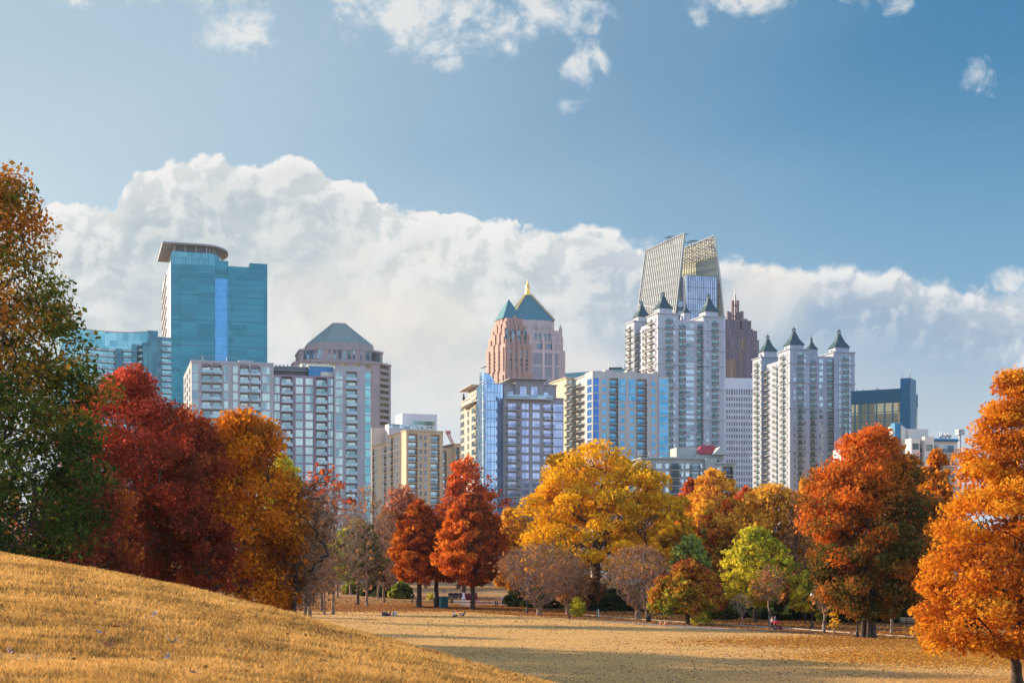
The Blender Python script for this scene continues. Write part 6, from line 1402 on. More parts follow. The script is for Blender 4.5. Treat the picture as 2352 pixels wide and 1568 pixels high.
def litter(name, label, X, Y, size, pal, seed, lift=0.03):
    rng = np.random.default_rng(seed); Z = ground(X, Y) + lift; C = np.stack([X, Y, Z], 1); n = len(X); nrm = np.stack([rng.normal(0, .55, n), rng.normal(0, .55, n), np.ones(n)], 1); nrm /= np.linalg.norm(nrm, axis=1, keepdims=True)
    a = np.cross(nrm, rng.normal(size=(n, 3))); a /= np.linalg.norm(a, axis=1, keepdims=True); b = np.cross(nrm, a); s = size * rng.uniform(.6, 1.3, n)
    V = C[:, None] + (LEAF_SHAPE[None, :, 0:1] * 1.6 * b[:, None] + LEAF_SHAPE[None, :, 1:2] * a[:, None]) * s[:, None, None]
    c = np.array(pal)[rng.integers(0, len(pal), n)] * rng.uniform(.7, 1.2, (n, 1))
    me = np_mesh(name, V.reshape(-1, 3), np.arange(4 * n).reshape(-1, 4), [LEAF], col=np.repeat(c, 4, 0)); tag(link(name, me), label, 'leaves', kind='stuff')
def build_litter():
    rng = np.random.default_rng(21); n = 17000; Y = 100 * np.exp(rng.uniform(0, 1, n) * np.log(2.6)); X = rng.uniform(-.16, .40, n) * Y
    k = (ground(X, Y) < 3) & (rng.uniform(0, 1, n) < .45 + .5 * vnoise(9, np.stack([X * .3, Y, 0 * X], 1), .35)); X, Y = X[k], Y[k]
    litter('scattered_leaves', 'brown and pale leaves scattered over the meadow', X, Y, .0009 * Y + .05, [(.16, .08, .04), (.24, .13, .07), (.10, .06, .04), (.55, .45, .36), (.40, .18, .06)], 22)
    n = 90000; line = 229 + np.abs(rng.normal(0, 1, n)) * 30; X = np.where(rng.uniform(0, 1, n) < .85, rng.uniform(-8, 90, n), rng.uniform(-45, 0, n)); Y = line - 1.55 * np.maximum(X, -8) + rng.normal(0, 1.5, n); k = (Y > 120) & (np.abs(X / Y) < .42); X, Y = X[k], Y[k]
    litter('leaf_carpet', 'carpet of rust and orange fallen leaves along and behind the path', X, Y, .26, [(.42, .17, .05), (.55, .24, .06), (.30, .12, .05), (.66, .34, .08), (.22, .10, .05)], 23)
    for nm, cx_, cy_, rx, ry, n, pal in (('oak_leaf_carpet', wx(2030, 162), 158, 20, 9, 26000, [(.60, .30, .06), (.70, .40, .08), (.45, .19, .05), (.36, .15, .05)]), ('cypress_leaf_carpet', wx(2270, 135), 136, 17, 12, 26000, [(.70, .38, .06), (.62, .28, .05), (.48, .20, .05)]), ('maple_leaf_carpet', wx(1030, 256), 256, 20, 10, 16000, [(.36, .16, .07), (.46, .20, .07), (.28, .12, .06), (.52, .28, .12)])):
        r = np.random.default_rng(len(nm)); X = cx_ + r.normal(0, .5, n) * rx; Y = cy_ + r.normal(0, .5, n) * ry
        litter(nm, {'oak': 'golden leaf carpet round the rust oak', 'cypr': 'orange leaf carpet round the cypress', 'mapl': 'brown leaf litter below the red orange maples'}[nm[:4] if nm[:3] != 'oak' else 'oak'], X, Y, .22, pal, 30 + len(nm))
def slope_leaves():
    rng = np.random.default_rng(77); n = 520; Y = 12 * np.exp(rng.uniform(0, 1, n) * np.log(4.5)); X = rng.uniform(-.37, .05, n) * Y
    litter('slope_leaves', 'few small brown leaves strewn over the near slope', X, Y, .04 + .0005 * Y, [(.34, .13, .03), (.26, .11, .04), (.44, .20, .05), (.36, .22, .10)], 78, lift=.075)
build_grass(); build_litter(); slope_leaves()

def strip(name, near, far, m, n=90, lift=0.02, thick=None, lab=None):
    def rs(pts):
        xs = [p[0] for p in pts]; ys = [p[1] for p in pts]; return [(x, float(np.interp(x, xs, ys))) for x in np.linspace(xs[0], xs[-1], n)]
    A, B = [hit(x, y, 90) for x, y in rs(near)], [hit(x, y, 90) for x, y in rs(far)]
    b = MB(); vs = []; fs = []; K = 4
    for p, q in zip(A, B):
        for k in range(K + 1): x, y = p[0] + (q[0] - p[0]) * k / K, p[1] + (q[1] - p[1]) * k / K; vs.append((x, y, gz(x, y) + lift))
    for i in range(n - 1):
        for k in range(K): a = i * (K + 1) + k; fs.append((a, a + K + 1, a + K + 2, a + 1))
    b.raw(vs, [f[::-1] for f in fs]); o = b.build(name, [m]); tag(o, kind='structure'); return A, B
ASPH = mat('asphalt', (0.20, 0.185, 0.19), .9, var=.12, scale=.8); KERB = mat('kerb_stone', (0.52, 0.44, 0.35), .85); PLAZA = mat('plaza_paving', (0.40, 0.29, 0.25), .9, var=.15)
near = [(1040, 1399), (1091, 1402), (1200, 1411.5), (1330, 1421), (1435, 1431), (1560, 1441), (1650, 1445), (1722, 1447), (1834, 1453), (1893, 1459), (1970, 1464), (2125, 1473), (2260, 1482), (2400, 1492)]
far = [(1040, 1395), (1091, 1397), (1200, 1404.5), (1330, 1412), (1435, 1420), (1560, 1429), (1650, 1434), (1722, 1438.6), (1834, 1445.5), (1893, 1450), (1970, 1455.7), (2125, 1465), (2260, 1472), (2400, 1480)]
A, B = strip('path', near, far, ASPH, lift=.03)
def kerb(pts, i0, i1):
    b = MB()
    for i in range(i0, i1):
        p, q = Vector(pts[i]), Vector(pts[i + 1]); d = (q - p).normalized(); nn = Vector((-d.y, d.x, 0)) * .16
        if nn.y < 0: nn = -nn
        z0, z1 = p.z, q.z; b.raw([(p.x, p.y, z0 - .1), (q.x, q.y, z1 - .1), (q.x + nn.x, q.y + nn.y, z1 - .1), (p.x + nn.x, p.y + nn.y, z0 - .1), (p.x, p.y, z0 + .16), (q.x, q.y, z1 + .16), (q.x + nn.x, q.y + nn.y, z1 + .16), (p.x + nn.x, p.y + nn.y, z0 + .16)], [(0, 1, 5, 4), (1, 2, 6, 5), (2, 3, 7, 6), (3, 0, 4, 7), (4, 5, 6, 7)])
    o = b.build('path_kerb', [KERB]); tag(o, kind='structure')
kerb(B, 20, 89)
strip('plaza_path', [(1040, 1383), (1075, 1393), (1140, 1391), (1200, 1388)], [(1040, 1378), (1075, 1379), (1140, 1379.5), (1200, 1379.5)], PLAZA, n=30, lift=.035)

# single big leaves lying on the near slope
def leaf_mesh(seed, c, curl):
    rng = random.Random(seed); b = MB(); n = 11; pts = []
    for i in range(n * 2):
        an = 2 * math.pi * i / (n * 2); r = (.058 if i % 2 == 0 else .036) * (1.15 if i % 4 == 0 else .9) * rng.uniform(.8, 1.2); x, y = r * math.cos(an) * 1.25, r * math.sin(an); pts.append((x, y, curl * (x * x * 9 + abs(y) * .5)))
    pts.append((0, 0, 0)); b.raw(pts, [(i, (i + 1) % (2 * n), 2 * n) for i in range(2 * n)]); b.tube([(-.09, 0, 0), (-.15, .01, .02)], .004, 4)
    return b.mesh('leaf', [mat('fallen_leaf_%d' % seed, c, .8, var=.2, scale=20)])
for i, (zx, zy, c, sc, lb) in enumerate([(780, 735, (.42, .13, .04), 1.25, 'large rust oak leaf standing up in the near grass'), (680, 415, (.40, .16, .06), 1.2, 'rust leaf casting a shadow, upper one on the slope'), (835, 600, (.34, .12, .05), 1.1, 'dark rust leaf between two pale leaves'), (1128, 500, (.36, .24, .20), 1.5, 'mauve brown leaf lying mid slope'),
        (580, 250, (.45, .17, .04), 1.3, 'small orange brown leaf high on the slope'), (1250, 720, (.34, .28, .22), 1.0, 'pale curled leaf, upper of the two at the lower middle'), (1230, 825, (.34, .31, .29), .95, 'pale curled leaf, lower of the two at the lower middle'), (710, 642, (.26, .25, .27), .9, 'bluish grey leaf left of the dark rust leaf'),
        (1390, 945, (.36, .29, .25), 1.0, 'pale leaf cut by the bottom edge'), (1858, 520, (.40, .16, .06), 1.3, 'brown leaf alone on the right part of the slope'), (1006, 465, (.50, .26, .10), .9, 'tiny tan leaf above the mauve brown leaf'), (66, 800, (.52, .38, .33), 1.5, 'pinkish leaf at the left bottom edge'), (880, 295, (.66, .30, .05), .9, 'tiny yellow orange leaf high on the slope'), (2148, 850, (.62, .30, .07), .8, 'tiny orange leaf at the right bottom of the slope')]):
    x, y, z = hit(zx * .3174, 1263 + zy * .3174, 6); o = link('fallen_leaf', leaf_mesh(i + 1, c, 1.6 if 'curled' in lb else .8), None, (x, y, z + .065)); o.scale = (sc * .8,) * 3
    o.rotation_euler = (R(35 + 25 * math.sin(i * 2.3)), R(20 * math.cos(i)), i * 1.9); tag(o, lb, 'leaf', 'single leaves lying on the near slope')

# ------------------------------------------------------------------ people
SKIN = mat('skin', (.50, .30, .21), .6, var=.03)
def cloth(c, nm='cloth'): return mat(nm, c, .85, var=.08, scale=8)
def grow(verts, edges, radii, sub=1):
    me = bpy.data.meshes.new('tmp'); me.from_pydata(verts, edges, []); o = bpy.data.objects.new('tmp', me); COL.objects.link(o)
    sk = o.modifiers.new('s', 'SKIN'); sk.use_smooth_shade = True; o.modifiers.new('u', 'SUBSURF').levels = sub
    for i, v in enumerate(me.skin_vertices[0].data): v.radius = (radii[i], radii[i]) if not isinstance(radii[i], tuple) else radii[i]; v.use_root = (i == 0)
    dg = bpy.context.evaluated_depsgraph_get(); m2 = bpy.data.meshes.new_from_object(o.evaluated_get(dg)); bpy.data.objects.remove(o); bpy.data.meshes.remove(me); return m2
POSES = {  # x right, y forward(-y is front), z up ; pelvis, chest, neck, head, (sh, el, ha) R/L, (hip, knee, ankle, toe) R/L
 'stand': dict(p=(0, 0, .95), c=(0, .01, 1.30), n=(0, 0, 1.50), h=(0, -.02, 1.66), aR=[(.19, 0, 1.42), (.23, .02, 1.14), (.22, -.06, .90)], aL=[(-.19, 0, 1.42), (-.23, .02, 1.14), (-.22, -.06, .90)], lR=[(.09, 0, .90), (.10, -.01, .50), (.10, .02, .09), (.11, -.14, .04)], lL=[(-.09, 0, .90), (-.10, -.01, .50), (-.10, .02, .09), (-.11, -.14, .04)]),
 'hold': dict(p=(0, 0, .95), c=(0, .01, 1.30), n=(0, 0, 1.50), h=(0, -.02, 1.66), aR=[(.18, 0, 1.42), (.24, .0, 1.16), (.04, -.22, 1.08)], aL=[(-.18, 0, 1.42), (-.24, .0, 1.16), (-.04, -.22, 1.08)], lR=[(.09, 0, .90), (.10, -.01, .50), (.10, .02, .09), (.11, -.14, .04)], lL=[(-.09, 0, .90), (-.10, -.01, .50), (-.10, .02, .09), (-.11, -.14, .04)]),
 'walk': dict(p=(0, 0, .93), c=(0, -.04, 1.28), n=(0, -.05, 1.48), h=(0, -.09, 1.64), aR=[(.18, -.04, 1.40), (.22, -.10, 1.15), (.16, -.40, 1.05)], aL=[(-.18, -.04, 1.40), (-.22, -.10, 1.15), (-.16, -.40, 1.05)], lR=[(.09, 0, .88), (.10, -.16, .50), (.10, -.22, .10), (.11, -.38, .06)], lL=[(-.09, 0, .88), (-.10, .02, .50), (-.10, .28, .14), (-.11, .18, .04)]),
 'sit': dict(p=(0, 0, .12), c=(0, .03, .46), n=(0, -.02, .66), h=(0, -.08, .81), aR=[(.18, 0, .58), (.24, -.12, .36), (.12, -.34, .30)], aL=[(-.18, 0, .58), (-.24, -.12, .36), (-.12, -.34, .30)], lR=[(.09, -.02, .12), (.24, -.42, .30), (.02, -.58, .08), (-.08, -.64, .05)], lL=[(-.09, -.02, .12), (-.24, -.42, .28), (-.02, -.50, .08), (.08, -.56, .05)]),
 'crouch': dict(p=(0, 0, .40), c=(0, -.14, .70), n=(0, -.20, .88), h=(0, -.27, 1.0), aR=[(.18, -.16, .82), (.22, -.38, .72), (.08, -.48, .92)], aL=[(-.18, -.16, .82), (-.22, -.38, .72), (-.08, -.48, .92)], lR=[(.10, -.02, .38), (.16, -.42, .48), (.14, -.20, .09), (.15, -.36, .04)], lL=[(-.10, -.02, .38), (-.14, -.34, .10), (-.12, .10, .09), (-.12, .16, .04)]),
 'bend': dict(p=(0, 0, .82), c=(0, -.34, .92), n=(0, -.52, .86), h=(0, -.62, .78), aR=[(.18, -.42, .88), (.20, -.46, .60), (.12, -.56, .36)], aL=[(-.18, -.42, .88), (-.20, -.46, .60), (-.12, -.56, .36)], lR=[(.10, 0, .78), (.11, -.06, .44), (.11, .04, .09), (.12, -.12, .04)], lL=[(-.10, 0, .78), (-.11, -.06, .44), (-.11, .04, .09), (-.12, -.12, .04)]),
 'kneel': dict(p=(0, 0, .48), c=(0, -.32, .56), n=(0, -.50, .50), h=(0, -.60, .42), aR=[(.18, -.40, .52), (.20, -.52, .28), (.18, -.60, .04)], aL=[(-.18, -.40, .52), (-.20, -.52, .28), (-.18, -.60, .04)], lR=[(.10, 0, .44), (.12, -.14, .08), (.12, .28, .08), (.12, .40, .05)], lL=[(-.10, 0, .44), (-.12, -.14, .08), (-.12, .28, .08), (-.12, .40, .05)]),
}
def person(pose, label, top, bottom, hair, hairlen=0.0, dress=None, skin=None, group=None, jacket_len=0.0):
    q = POSES[pose]; r = empty('person', (0, 0, 0)); KIDS[r.name] = []; vs = []; es = []; rd = []
    def ad(p, rr, par=None): vs.append(p); rd.append(rr); (es.append((par, len(vs) - 1)) if par is not None else None); return len(vs) - 1
    pe = ad(q['p'], .12); ch = ad(q['c'], (.15, .11), pe); nk = ad(q['n'], .055, ch); hd = Vector(q['h']); up = (hd - Vector(q['n'])).normalized()
    j = ad(tuple(hd - up * .05), .075, nk); h = ad(tuple(hd + up * .02), .095, j); ad(tuple(hd + up * .09), .07, h)
    for k in ('aR', 'aL'):
        s_, e, w = q[k]; a = ad(s_, .06, ch); a = ad(e, .043, a); w_ = ad(w, .030, a); d = (Vector(w) - Vector(e)).normalized(); hp = Vector(w) + d * .08; m_ = ad(tuple(hp), (.036, .018), w_); t = d.cross(Vector((0, 0, 1))).normalized() if abs(d.z) < .95 else Vector((1, 0, 0))
        for f in range(4): ad(tuple(hp + t * (.024 * (f - 1.5)) + d * (.075 - .008 * abs(f - 1.2)) - Vector((0, .012, 0))), .009, m_)
        ad(tuple(Vector(w) + d * .05 + t * (.05 if k == 'aR' else -.05)), .011, w_)
    for k in ('lR', 'lL'):
        a = ad(q[k][0], .085, pe); a = ad(q[k][1], .06, a); a = ad(q[k][2], .042, a); ad(q[k][3], .035, a)
    me = grow(vs, es, rd); me.materials.append(skin or SKIN); KIDS[r.name].append(link('body', me, r))
    # clothes follow the same joints a little wider
    V2 = [q['c'], q['p'], q['aR'][0], q['aR'][1], tuple(Vector(q['aR'][2]) * .9 + Vector(q['aR'][1]) * .1), q['aL'][0], q['aL'][1], tuple(Vector(q['aL'][2]) * .9 + Vector(q['aL'][1]) * .1), tuple(Vector(q['n']) * .75 + Vector(q['c']) * .25)]
    m2 = grow(V2, [(0, 1), (0, 2), (2, 3), (3, 4), (0, 5), (5, 6), (6, 7), (0, 8)], [(.185, .14), .155, .085, .066, .05, .085, .066, .05, .075]); m2.materials.append(top); KIDS[r.name].append(link('jacket', m2, r))
    if dress is None:
        V3 = [q['p']] + q['lR'][:3] + q['lL'][:3]; m3 = grow([tuple(v) for v in V3], [(0, 1), (1, 2), (2, 3), (0, 4), (4, 5), (5, 6)], [.145, .105, .082, .062, .105, .082, .062]); m3.materials.append(bottom); KIDS[r.name].append(link('trousers', m3, r))
        V4 = [q['lR'][2], q['lR'][3]]; 
        for k in ('lR', 'lL'): mm = grow([q[k][2], q[k][3]], [(0, 1)], [.055, .045]); mm.materials.append(RAIL); KIDS[r.name].append(link('shoe', mm, r))
    else:
        b = MB(); b.lathe([(.36 * dress, .02), (.30 * dress, .35), (.22 * dress, .75), (.15, 1.05), (.13, 1.10)], n=14); b.build('skirt', [bottom], r, smooth=True)
    hv = [tuple(hd + up * .10 + Vector((0, .015, 0))), tuple(hd + up * .03 + Vector((0, .045, 0))), tuple(hd - up * (.03 + hairlen) + Vector((0, .06, 0)))]
    m5 = grow(hv, [(0, 1), (1, 2)], [.085, .10, .06 if hairlen else .045]); m5.materials.append(hair); KIDS[r.name].append(link('hair', m5, r))
    tag(r, label, 'person', group); return r
def put(r, xv, yv=None, Y=None, rz=0, s=1.0, dz=0.0):
    if Y is None: x, y, z = hit(xv, yv, 88)
    else: x, y = wx(xv, Y), Y; z = gz(x, y)
    r.location = (x, y, z + dz); r.rotation_euler = (0, 0, R(rz)); r.scale = (s, s, s); return r
HK, HB, HBL = cloth((.015, .012, .01), 'hair_black'), cloth((.09, .05, .03), 'hair_brown'), cloth((.42, .28, .12), 'hair_blond')
NAVY, DARK, BURG, WHT = cloth((.015, .02, .04), 'navy_suit'), cloth((.02, .02, .022), 'dark_cloth'), cloth((.20, .015, .04), 'burgundy_cloth'), cloth((.78, .77, .76), 'white_cloth')
W0 = 861.3; GW = 'wedding party lined up beyond the maples'
g0 = person('stand', 'man in navy suit standing in the row left of the bride', NAVY, NAVY, HB, group=GW)
zxs = [1745, 1790, 1835, 1872, 1905, 1945, 1998, 2035]
for i, zx in enumerate(zxs):
    r = g0 if i == 0 else copy_tree(g0); put(r, W0 + zx * .0977, Y=300 + (i % 2) * .5, rz=(i * 37 % 30) - 15, s=1.0 + .05 * math.sin(i * 2.1), dz=.0)
put(person('hold', 'bride in a long white dress at the middle of the wedding row', WHT, WHT, HB, .08, dress=1.5, group=GW), W0 + 2083 * .0977, Y=299.5)
m0 = person('hold', 'bridesmaid in long burgundy dress standing right of the bride', BURG, BURG, HB, .15, dress=.95, group=GW)
for i, zx in enumerate([2130, 2158, 2186, 2214, 2240, 2352, 2380]):
    r = m0 if i == 0 else copy_tree(m0); put(r, W0 + zx * .0977, Y=300 + (i % 2) * .4, rz=(i * 53 % 40) - 20, s=.95)
put(person('crouch', 'photographer in dark clothes crouching before the wedding party', DARK, DARK, HK), W0 + 1810 * .0977, Y=283, rz=160)
put(person('stand', 'woman with blond hair and dark coat behind the left maple trunk', cloth((.06, .03, .03), 'dark_coat'), DARK, HBL, .12), W0 + 870 * .0977, Y=283, rz=60)
put(person('stand', 'person in a dark green coat beside the dark maple trunk', cloth((.02, .04, .035), 'green_coat'), DARK, HK), W0 + 1393 * .0977, Y=270, rz=-30)
# picnic
GP = 'picnic group sitting on the meadow'
put(person('sit', 'person in dark red shirt sitting at the left of the picnic', cloth((.24, .03, .04), 'red_shirt'), cloth((.04, .12, .22), 'blue_jeans'), HB, group=GP), 879, 1413.8, rz=75)
put(person('sit', 'dark haired child sitting second from the left at the picnic', DARK, DARK, HK, .05, group=GP), 884.5, 1413.2, rz=20, s=.85)
put(person('sit', 'person in black sitting with back turned at the picnic', DARK, DARK, HK, group=GP), 887.5, 1413.8, rz=180, s=.95)
put(person('sit', 'small girl in a pink top sitting at the picnic', cloth((.75, .08, .16), 'pink_top'), cloth((.12, .06, .35), 'purple_cloth'), HB, .1, group=GP), 896, 1413.6, rz=-40, s=.9)
put(person('kneel', 'adult in pale shirt and teal trousers kneeling over the picnic blanket', cloth((.48, .56, .68), 'pale_shirt'), cloth((.01, .16, .24), 'teal_trousers'), HB, group=GP), 904.5, 1414.2, rz=35, s=1.1)
x, y, z = hit(891, 1414, 90); m = MB(); n = 14
m.raw([(x - 1.9 + 3.9 * i / n, y + (1.1 if j else -1.1), gz(x, y) + .05 + .02 * math.sin(i * 1.7 + j)) for j in range(2) for i in range(n + 1)], [(i, i + 1, n + 2 + i, n + 1 + i) for i in range(n)])
tag(m.build('picnic_blanket', [cloth((.03, .10, .12), 'blanket_cloth')]), 'dark teal blanket spread under the picnic group', 'blanket')
put(person('sit', 'person in white shirt sitting alone on the sunny grass', WHT, DARK, HB), 1042.5, 1416, rz=75, s=1.05)
def folding_seat():
    r = empty('camp_chair', (0, 0, 0)); KIDS[r.name] = []; m = MB(); m.raw([(-.28, -.25, .28), (.28, -.25, .28), (.28, .25, .14), (-.28, .25, .14), (-.28, -.25, .33), (.28, -.25, .33), (.28, .25, .19), (-.28, .25, .19)], [(0, 1, 5, 4), (1, 2, 6, 5), (2, 3, 7, 6), (3, 0, 4, 7), (4, 5, 6, 7), (3, 2, 1, 0)]); m.build('seat', [DARK], r)
    m = MB(); m.raw([(-.28, .22, .15), (.28, .22, .15), (.26, .5, .75), (-.26, .5, .75), (-.28, .27, .15), (.28, .27, .15), (.26, .55, .75), (-.26, .55, .75)], [(0, 1, 2, 3), (5, 4, 7, 6), (3, 2, 6, 7), (0, 3, 7, 4), (1, 5, 6, 2)]); m.build('backrest', [DARK], r)
    for a in (-.28, .28): m = MB(); m.tube([(a, -.28, 0), (a, .05, .3), (a, -.3, .42), (a, .4, .44)], .02, 5); m.tube([(a, .35, 0), (a, -.2, .3)], .02, 5); m.build('frame', [RAIL], r)
    m = MB(); m.box(-.15, .15, -.1, .12, .3, .42); m.build('bag', [WHT], r); tag(r, 'low black camp chair with a white bag beside the lone sitter', 'chair'); return r
put(folding_seat(), 1060, 1416, rz=-70, s=1.25)
put(person('sit', 'dark haired person half hidden behind the near slope', cloth((.05, .03, .025), 'brown_coat'), DARK, HK, .04), 975.5, Y=112, dz=.15, s=1.15, rz=150)
# two women with a pushchair
put(person('walk', 'woman in a pale pink coat walking at the left of the pushchair', cloth((.66, .42, .44), 'pink_coat'), DARK, HBL, .05), 1772.5, 1446.5, rz=90)
put(person('walk', 'woman with grey hair in a dark jacket pushing the red pushchair', cloth((.10, .11, .16), 'slate_jacket'), DARK, cloth((.32, .24, .16), 'hair_grey'), .04), 1779, 1445.2, rz=90)
def pushchair():
    RDC = mat('red_canvas', (.62, .02, .03), .6); r = empty('pushchair', (0, 0, 0)); KIDS[r.name] = []
    m = MB(); pr = [(-.38, .75)] + [(-.05 + .42 * math.cos(a), .72 + .38 * math.sin(a)) for a in [math.pi * (1 - q / 8) for q in range(9)][:7]]; n = len(pr); vs = [(x, y, z) for y in (-.24, .24) for x, z in pr] ; m.raw(vs + [(.05, -.24, .68), (.05, .24, .68)], [(i, i + 1, n + i + 1, n + i) for i in range(n - 1)] + [tuple(range(n)) + (2 * n,), tuple(range(2 * n - 1, n - 1, -1)) + (2 * n + 1,)]); m.build('hood', [RDC], r)
    m = MB(); m.raw([(-.35, -.22, .72), (-.22, -.22, .42), (.22, -.22, .38), (.40, -.22, .22), (.44, -.22, .30), (.26, -.22, .52), (-.1, -.22, .56), (-.35, .22, .72), (-.22, .22, .42), (.22, .22, .38), (.40, .22, .22), (.44, .22, .30), (.26, .22, .52), (-.1, .22, .56)], [tuple(range(7)), tuple(range(13, 6, -1))] + [(i, 7 + i, 7 + (i + 1) % 7, (i + 1) % 7) for i in range(7)]); m.build('seat', [DARK], r)
    m = MB()
    for y in (-.25, .25): m.tube([(-.62, y, .98), (-.40, y, .85), (.40, y, .15)], .018, 6); m.tube([(-.36, y, .15), (.1, y, .50)], .018, 6)
    m.tube([(-.62, -.25, .98), (-.62, .25, .98)], .02, 6); m.build('frame', [RDC], r); m = MB(); m.box(-.34, .25, -.2, .2, .18, .32); m.build('basket', [DARK], r)
    for x in (-.36, .42):
        for y in (-.27, .27): m = MB(); m.lathe([(.14, -.03), (.14, .03)], n=14); o = m.build('wheel', [RAIL], r, (x, y, .14)); o.rotation_euler = (R(90), 0, 0)
    tag(r, 'red hooded pushchair on the path pushed by two women', 'pushchair'); return r
put(pushchair(), 1786.5, 1447, rz=0, s=1.12)
# people and bins near the hedge
put(person('stand', 'person in light blue top carrying a white bag near the bins', cloth((.40, .50, .72), 'sky_top'), DARK, HK), 1154.5, 1389.5, rz=200)
put(person('bend', 'person in dark jacket bending over the green bins', cloth((.05, .035, .04), 'plum_jacket'), DARK, HB), 1161, 1384, rz=-80)
for i, (xv, lb) in enumerate(((1160.5, 'dark green wheeled bin, left of the pair by the hedge'), (1168, 'dark green wheeled bin, right of the pair by the hedge'))):
    r = empty('wheeled_bin', (0, 0, 0)); GRN_ = mat('bin_green', (.015, .06, .04), .5); m = MB(); m.prism([(-.26, -.3), (.26, -.3), (.26, .3), (-.26, .3)], .06, 1.0, top=[(-.31, -.38), (.31, -.38), (.31, .36), (-.31, .36)]); m.build('body', [GRN_], r)
    m = MB(); m.raw([(-.34, -.42, 1.0), (.34, -.42, 1.0), (.34, .40, 1.0), (-.34, .40, 1.0), (-.32, -.36, 1.07), (.32, -.36, 1.07), (.32, .36, 1.12), (-.32, .36, 1.12)], [(0, 1, 5, 4), (1, 2, 6, 5), (2, 3, 7, 6), (3, 0, 4, 7), (4, 5, 6, 7), (3, 2, 1, 0)]); m.build('lid', [GRN_], r)
    for a in (-.27, .27): m = MB(); m.lathe([(.12, -.03), (.12, .03)], n=10); o = m.build('wheel', [RAIL], r, (a, .3, .12)); o.rotation_euler = (0, R(90), 0)
    tag(r, lb, 'bin', 'green bins by the hedge'); put(r, xv, 1388, rz=10 * i, s=1.15)

# ------------------------------------------------------------------ park furniture
BLK = mat('black_enamel', (.012, .013, .015), .4, var=.1)
def lamp_post():
    r = empty('lamp_post', (0, 0, 0)); KIDS[r.name] = []
    m = MB(); m.lathe([(.27, 0), (.27, .12), (.20, .18), (.19, .55), (.13, .68), (.12, .80), (.085, .90)], n=12); m.build('base', [BLK], r, smooth=False)
    m = MB(); m.lathe([(.085, .88), (.075, 2.2), (.055, 3.75), (.09, 3.78), (.09, 3.86)], n=12); m.build('post', [BLK], r)
    m = MB(); m.lathe([(.07, 3.86), (.17, 3.98), (.21, 4.18), (.18, 4.38), (.10, 4.5)], n=12); lp = m.build('lantern', [mat('lamp_glass', (.62, .60, .54), .3)], r, smooth=True); m = MB(); m.lathe([(.20, 4.42), (.10, 4.55), (.03, 4.62), (.03, 4.72)], n=12); m.build('lantern_cap', [BLK], r); return r
L0 = lamp_post()
for i, (xv, yv, lb) in enumerate(((1969, 1463.4, 'tall black lamp post in front of the rust oak'), (1865.5, 1443, 'black lamp post on the far side of the path behind the pushchair'), (1211, 1407.5, 'black lamp post beside the leafless vase shaped crape myrtle'))):
    r = L0 if i == 0 else copy_tree(L0); put(r, xv, yv, s=1.05); tag(r, lb, 'lamp post', 'black lamp posts along the path')
def kiosk():
    T = mat('teal_paint', (.008, .16, .18), .55, var=.06); r = empty('teal_kiosk', (0, 0, 0)); KIDS[r.name] = []
    m = MB(); m.box(-.62, .62, -.62, .62, .10, 2.05); m.build('cabinet', [T], r); m = MB(); m.box(-.66, .66, -.66, .66, 2.05, 2.16); m.build('lid', [T], r)
    m = MB(); m.box(-.45, .45, -.64, -.62, .3, 1.9); m.build('door_panel', [mat('teal_dark_panel', (.008, .11, .12), .5)], r)
    for a in (-.5, .5):
        for c in (-.5, .5): m = MB(); m.box(a - .06, a + .06, c - .06, c + .06, 0, .10); m.build('foot', [RAIL], r)
    tag(r, 'tall teal box kiosk under the red orange maples', 'kiosk'); return r
put(kiosk(), 1018.8, 1396.3, rz=28, s=1.0)
r = empty('notice_sign', (0, 0, 0)); m = MB(); m.tube([(0, 0, 0), (0, 0, 3.0)], .035, 6); m.build('post', [METAL], r); m = MB(); m.box(-.31, .31, -.06, -.03, 2.75, 3.15); m.build('sign_board', [WHT], r); tag(r, 'white notice board on a post behind the teal kiosk', 'sign'); put(r, 1020.3, Y=262)
def litter_bin():
    r = empty('litter_bin', (0, 0, 0)); KIDS[r.name] = []; m = MB(); m.lathe([(.27, .05), (.30, .1), (.30, .85), (.27, .9)], n=16); m.build('drum', [BLK], r); m = MB()
    for k in range(16): an = 2 * math.pi * k / 16; m.box(.31 * math.cos(an) - .015, .31 * math.cos(an) + .015, .31 * math.sin(an) - .015, .31 * math.sin(an) + .015, .08, .88)
    m.build('slats', [BLK], r); m = MB(); m.lathe([(.32, .9), (.32, .94), (.14, 1.0)], n=16); m.build('lid', [BLK], r); tag(r, 'black slatted litter bin at the edge of the path', 'litter bin'); return r
put(litter_bin(), 1490, 1429, s=.98)
def cone():
    OC = mat('cone_orange', (.80, .10, .02), .5, var=.04); r = empty('traffic_cone', (0, 0, 0)); KIDS[r.name] = []; m = MB(); m.box(-.19, .19, -.19, .19, 0, .04); m.build('base', [OC], r)
    m = MB(); m.lathe([(.145, .04), (.11, .30)], n=14); m.lathe([(.065, .52), (.03, .75), (.02, .76)], n=14); m.build('cone_body', [OC], r); m = MB(); m.lathe([(.11, .30), (.065, .52)], n=14); m.build('reflective_collar', [WHT], r); return r
c0 = cone()
for i, (xv, yv, lb) in enumerate(((1517, 1434.6, 'orange traffic cone with white collar, left one of two'), (1527.6, 1435, 'orange traffic cone with white collar, right one of two'))):
    r = c0 if i == 0 else copy_tree(c0); put(r, xv, yv, s=1.0); tag(r, lb, 'traffic cone', 'two traffic cones at the path edge')
r = empty('taped_barrier', (0, 0, 0)); KIDS[r.name] = []; YL = mat('yellow_tape', (.80, .62, .03), .5)
for a in (-1.0, 1.0): m = MB(); m.box(a - .05, a + .05, -.05, .05, 0, 1.28); m.build('post', [BLK if a < 0 else METAL], r)
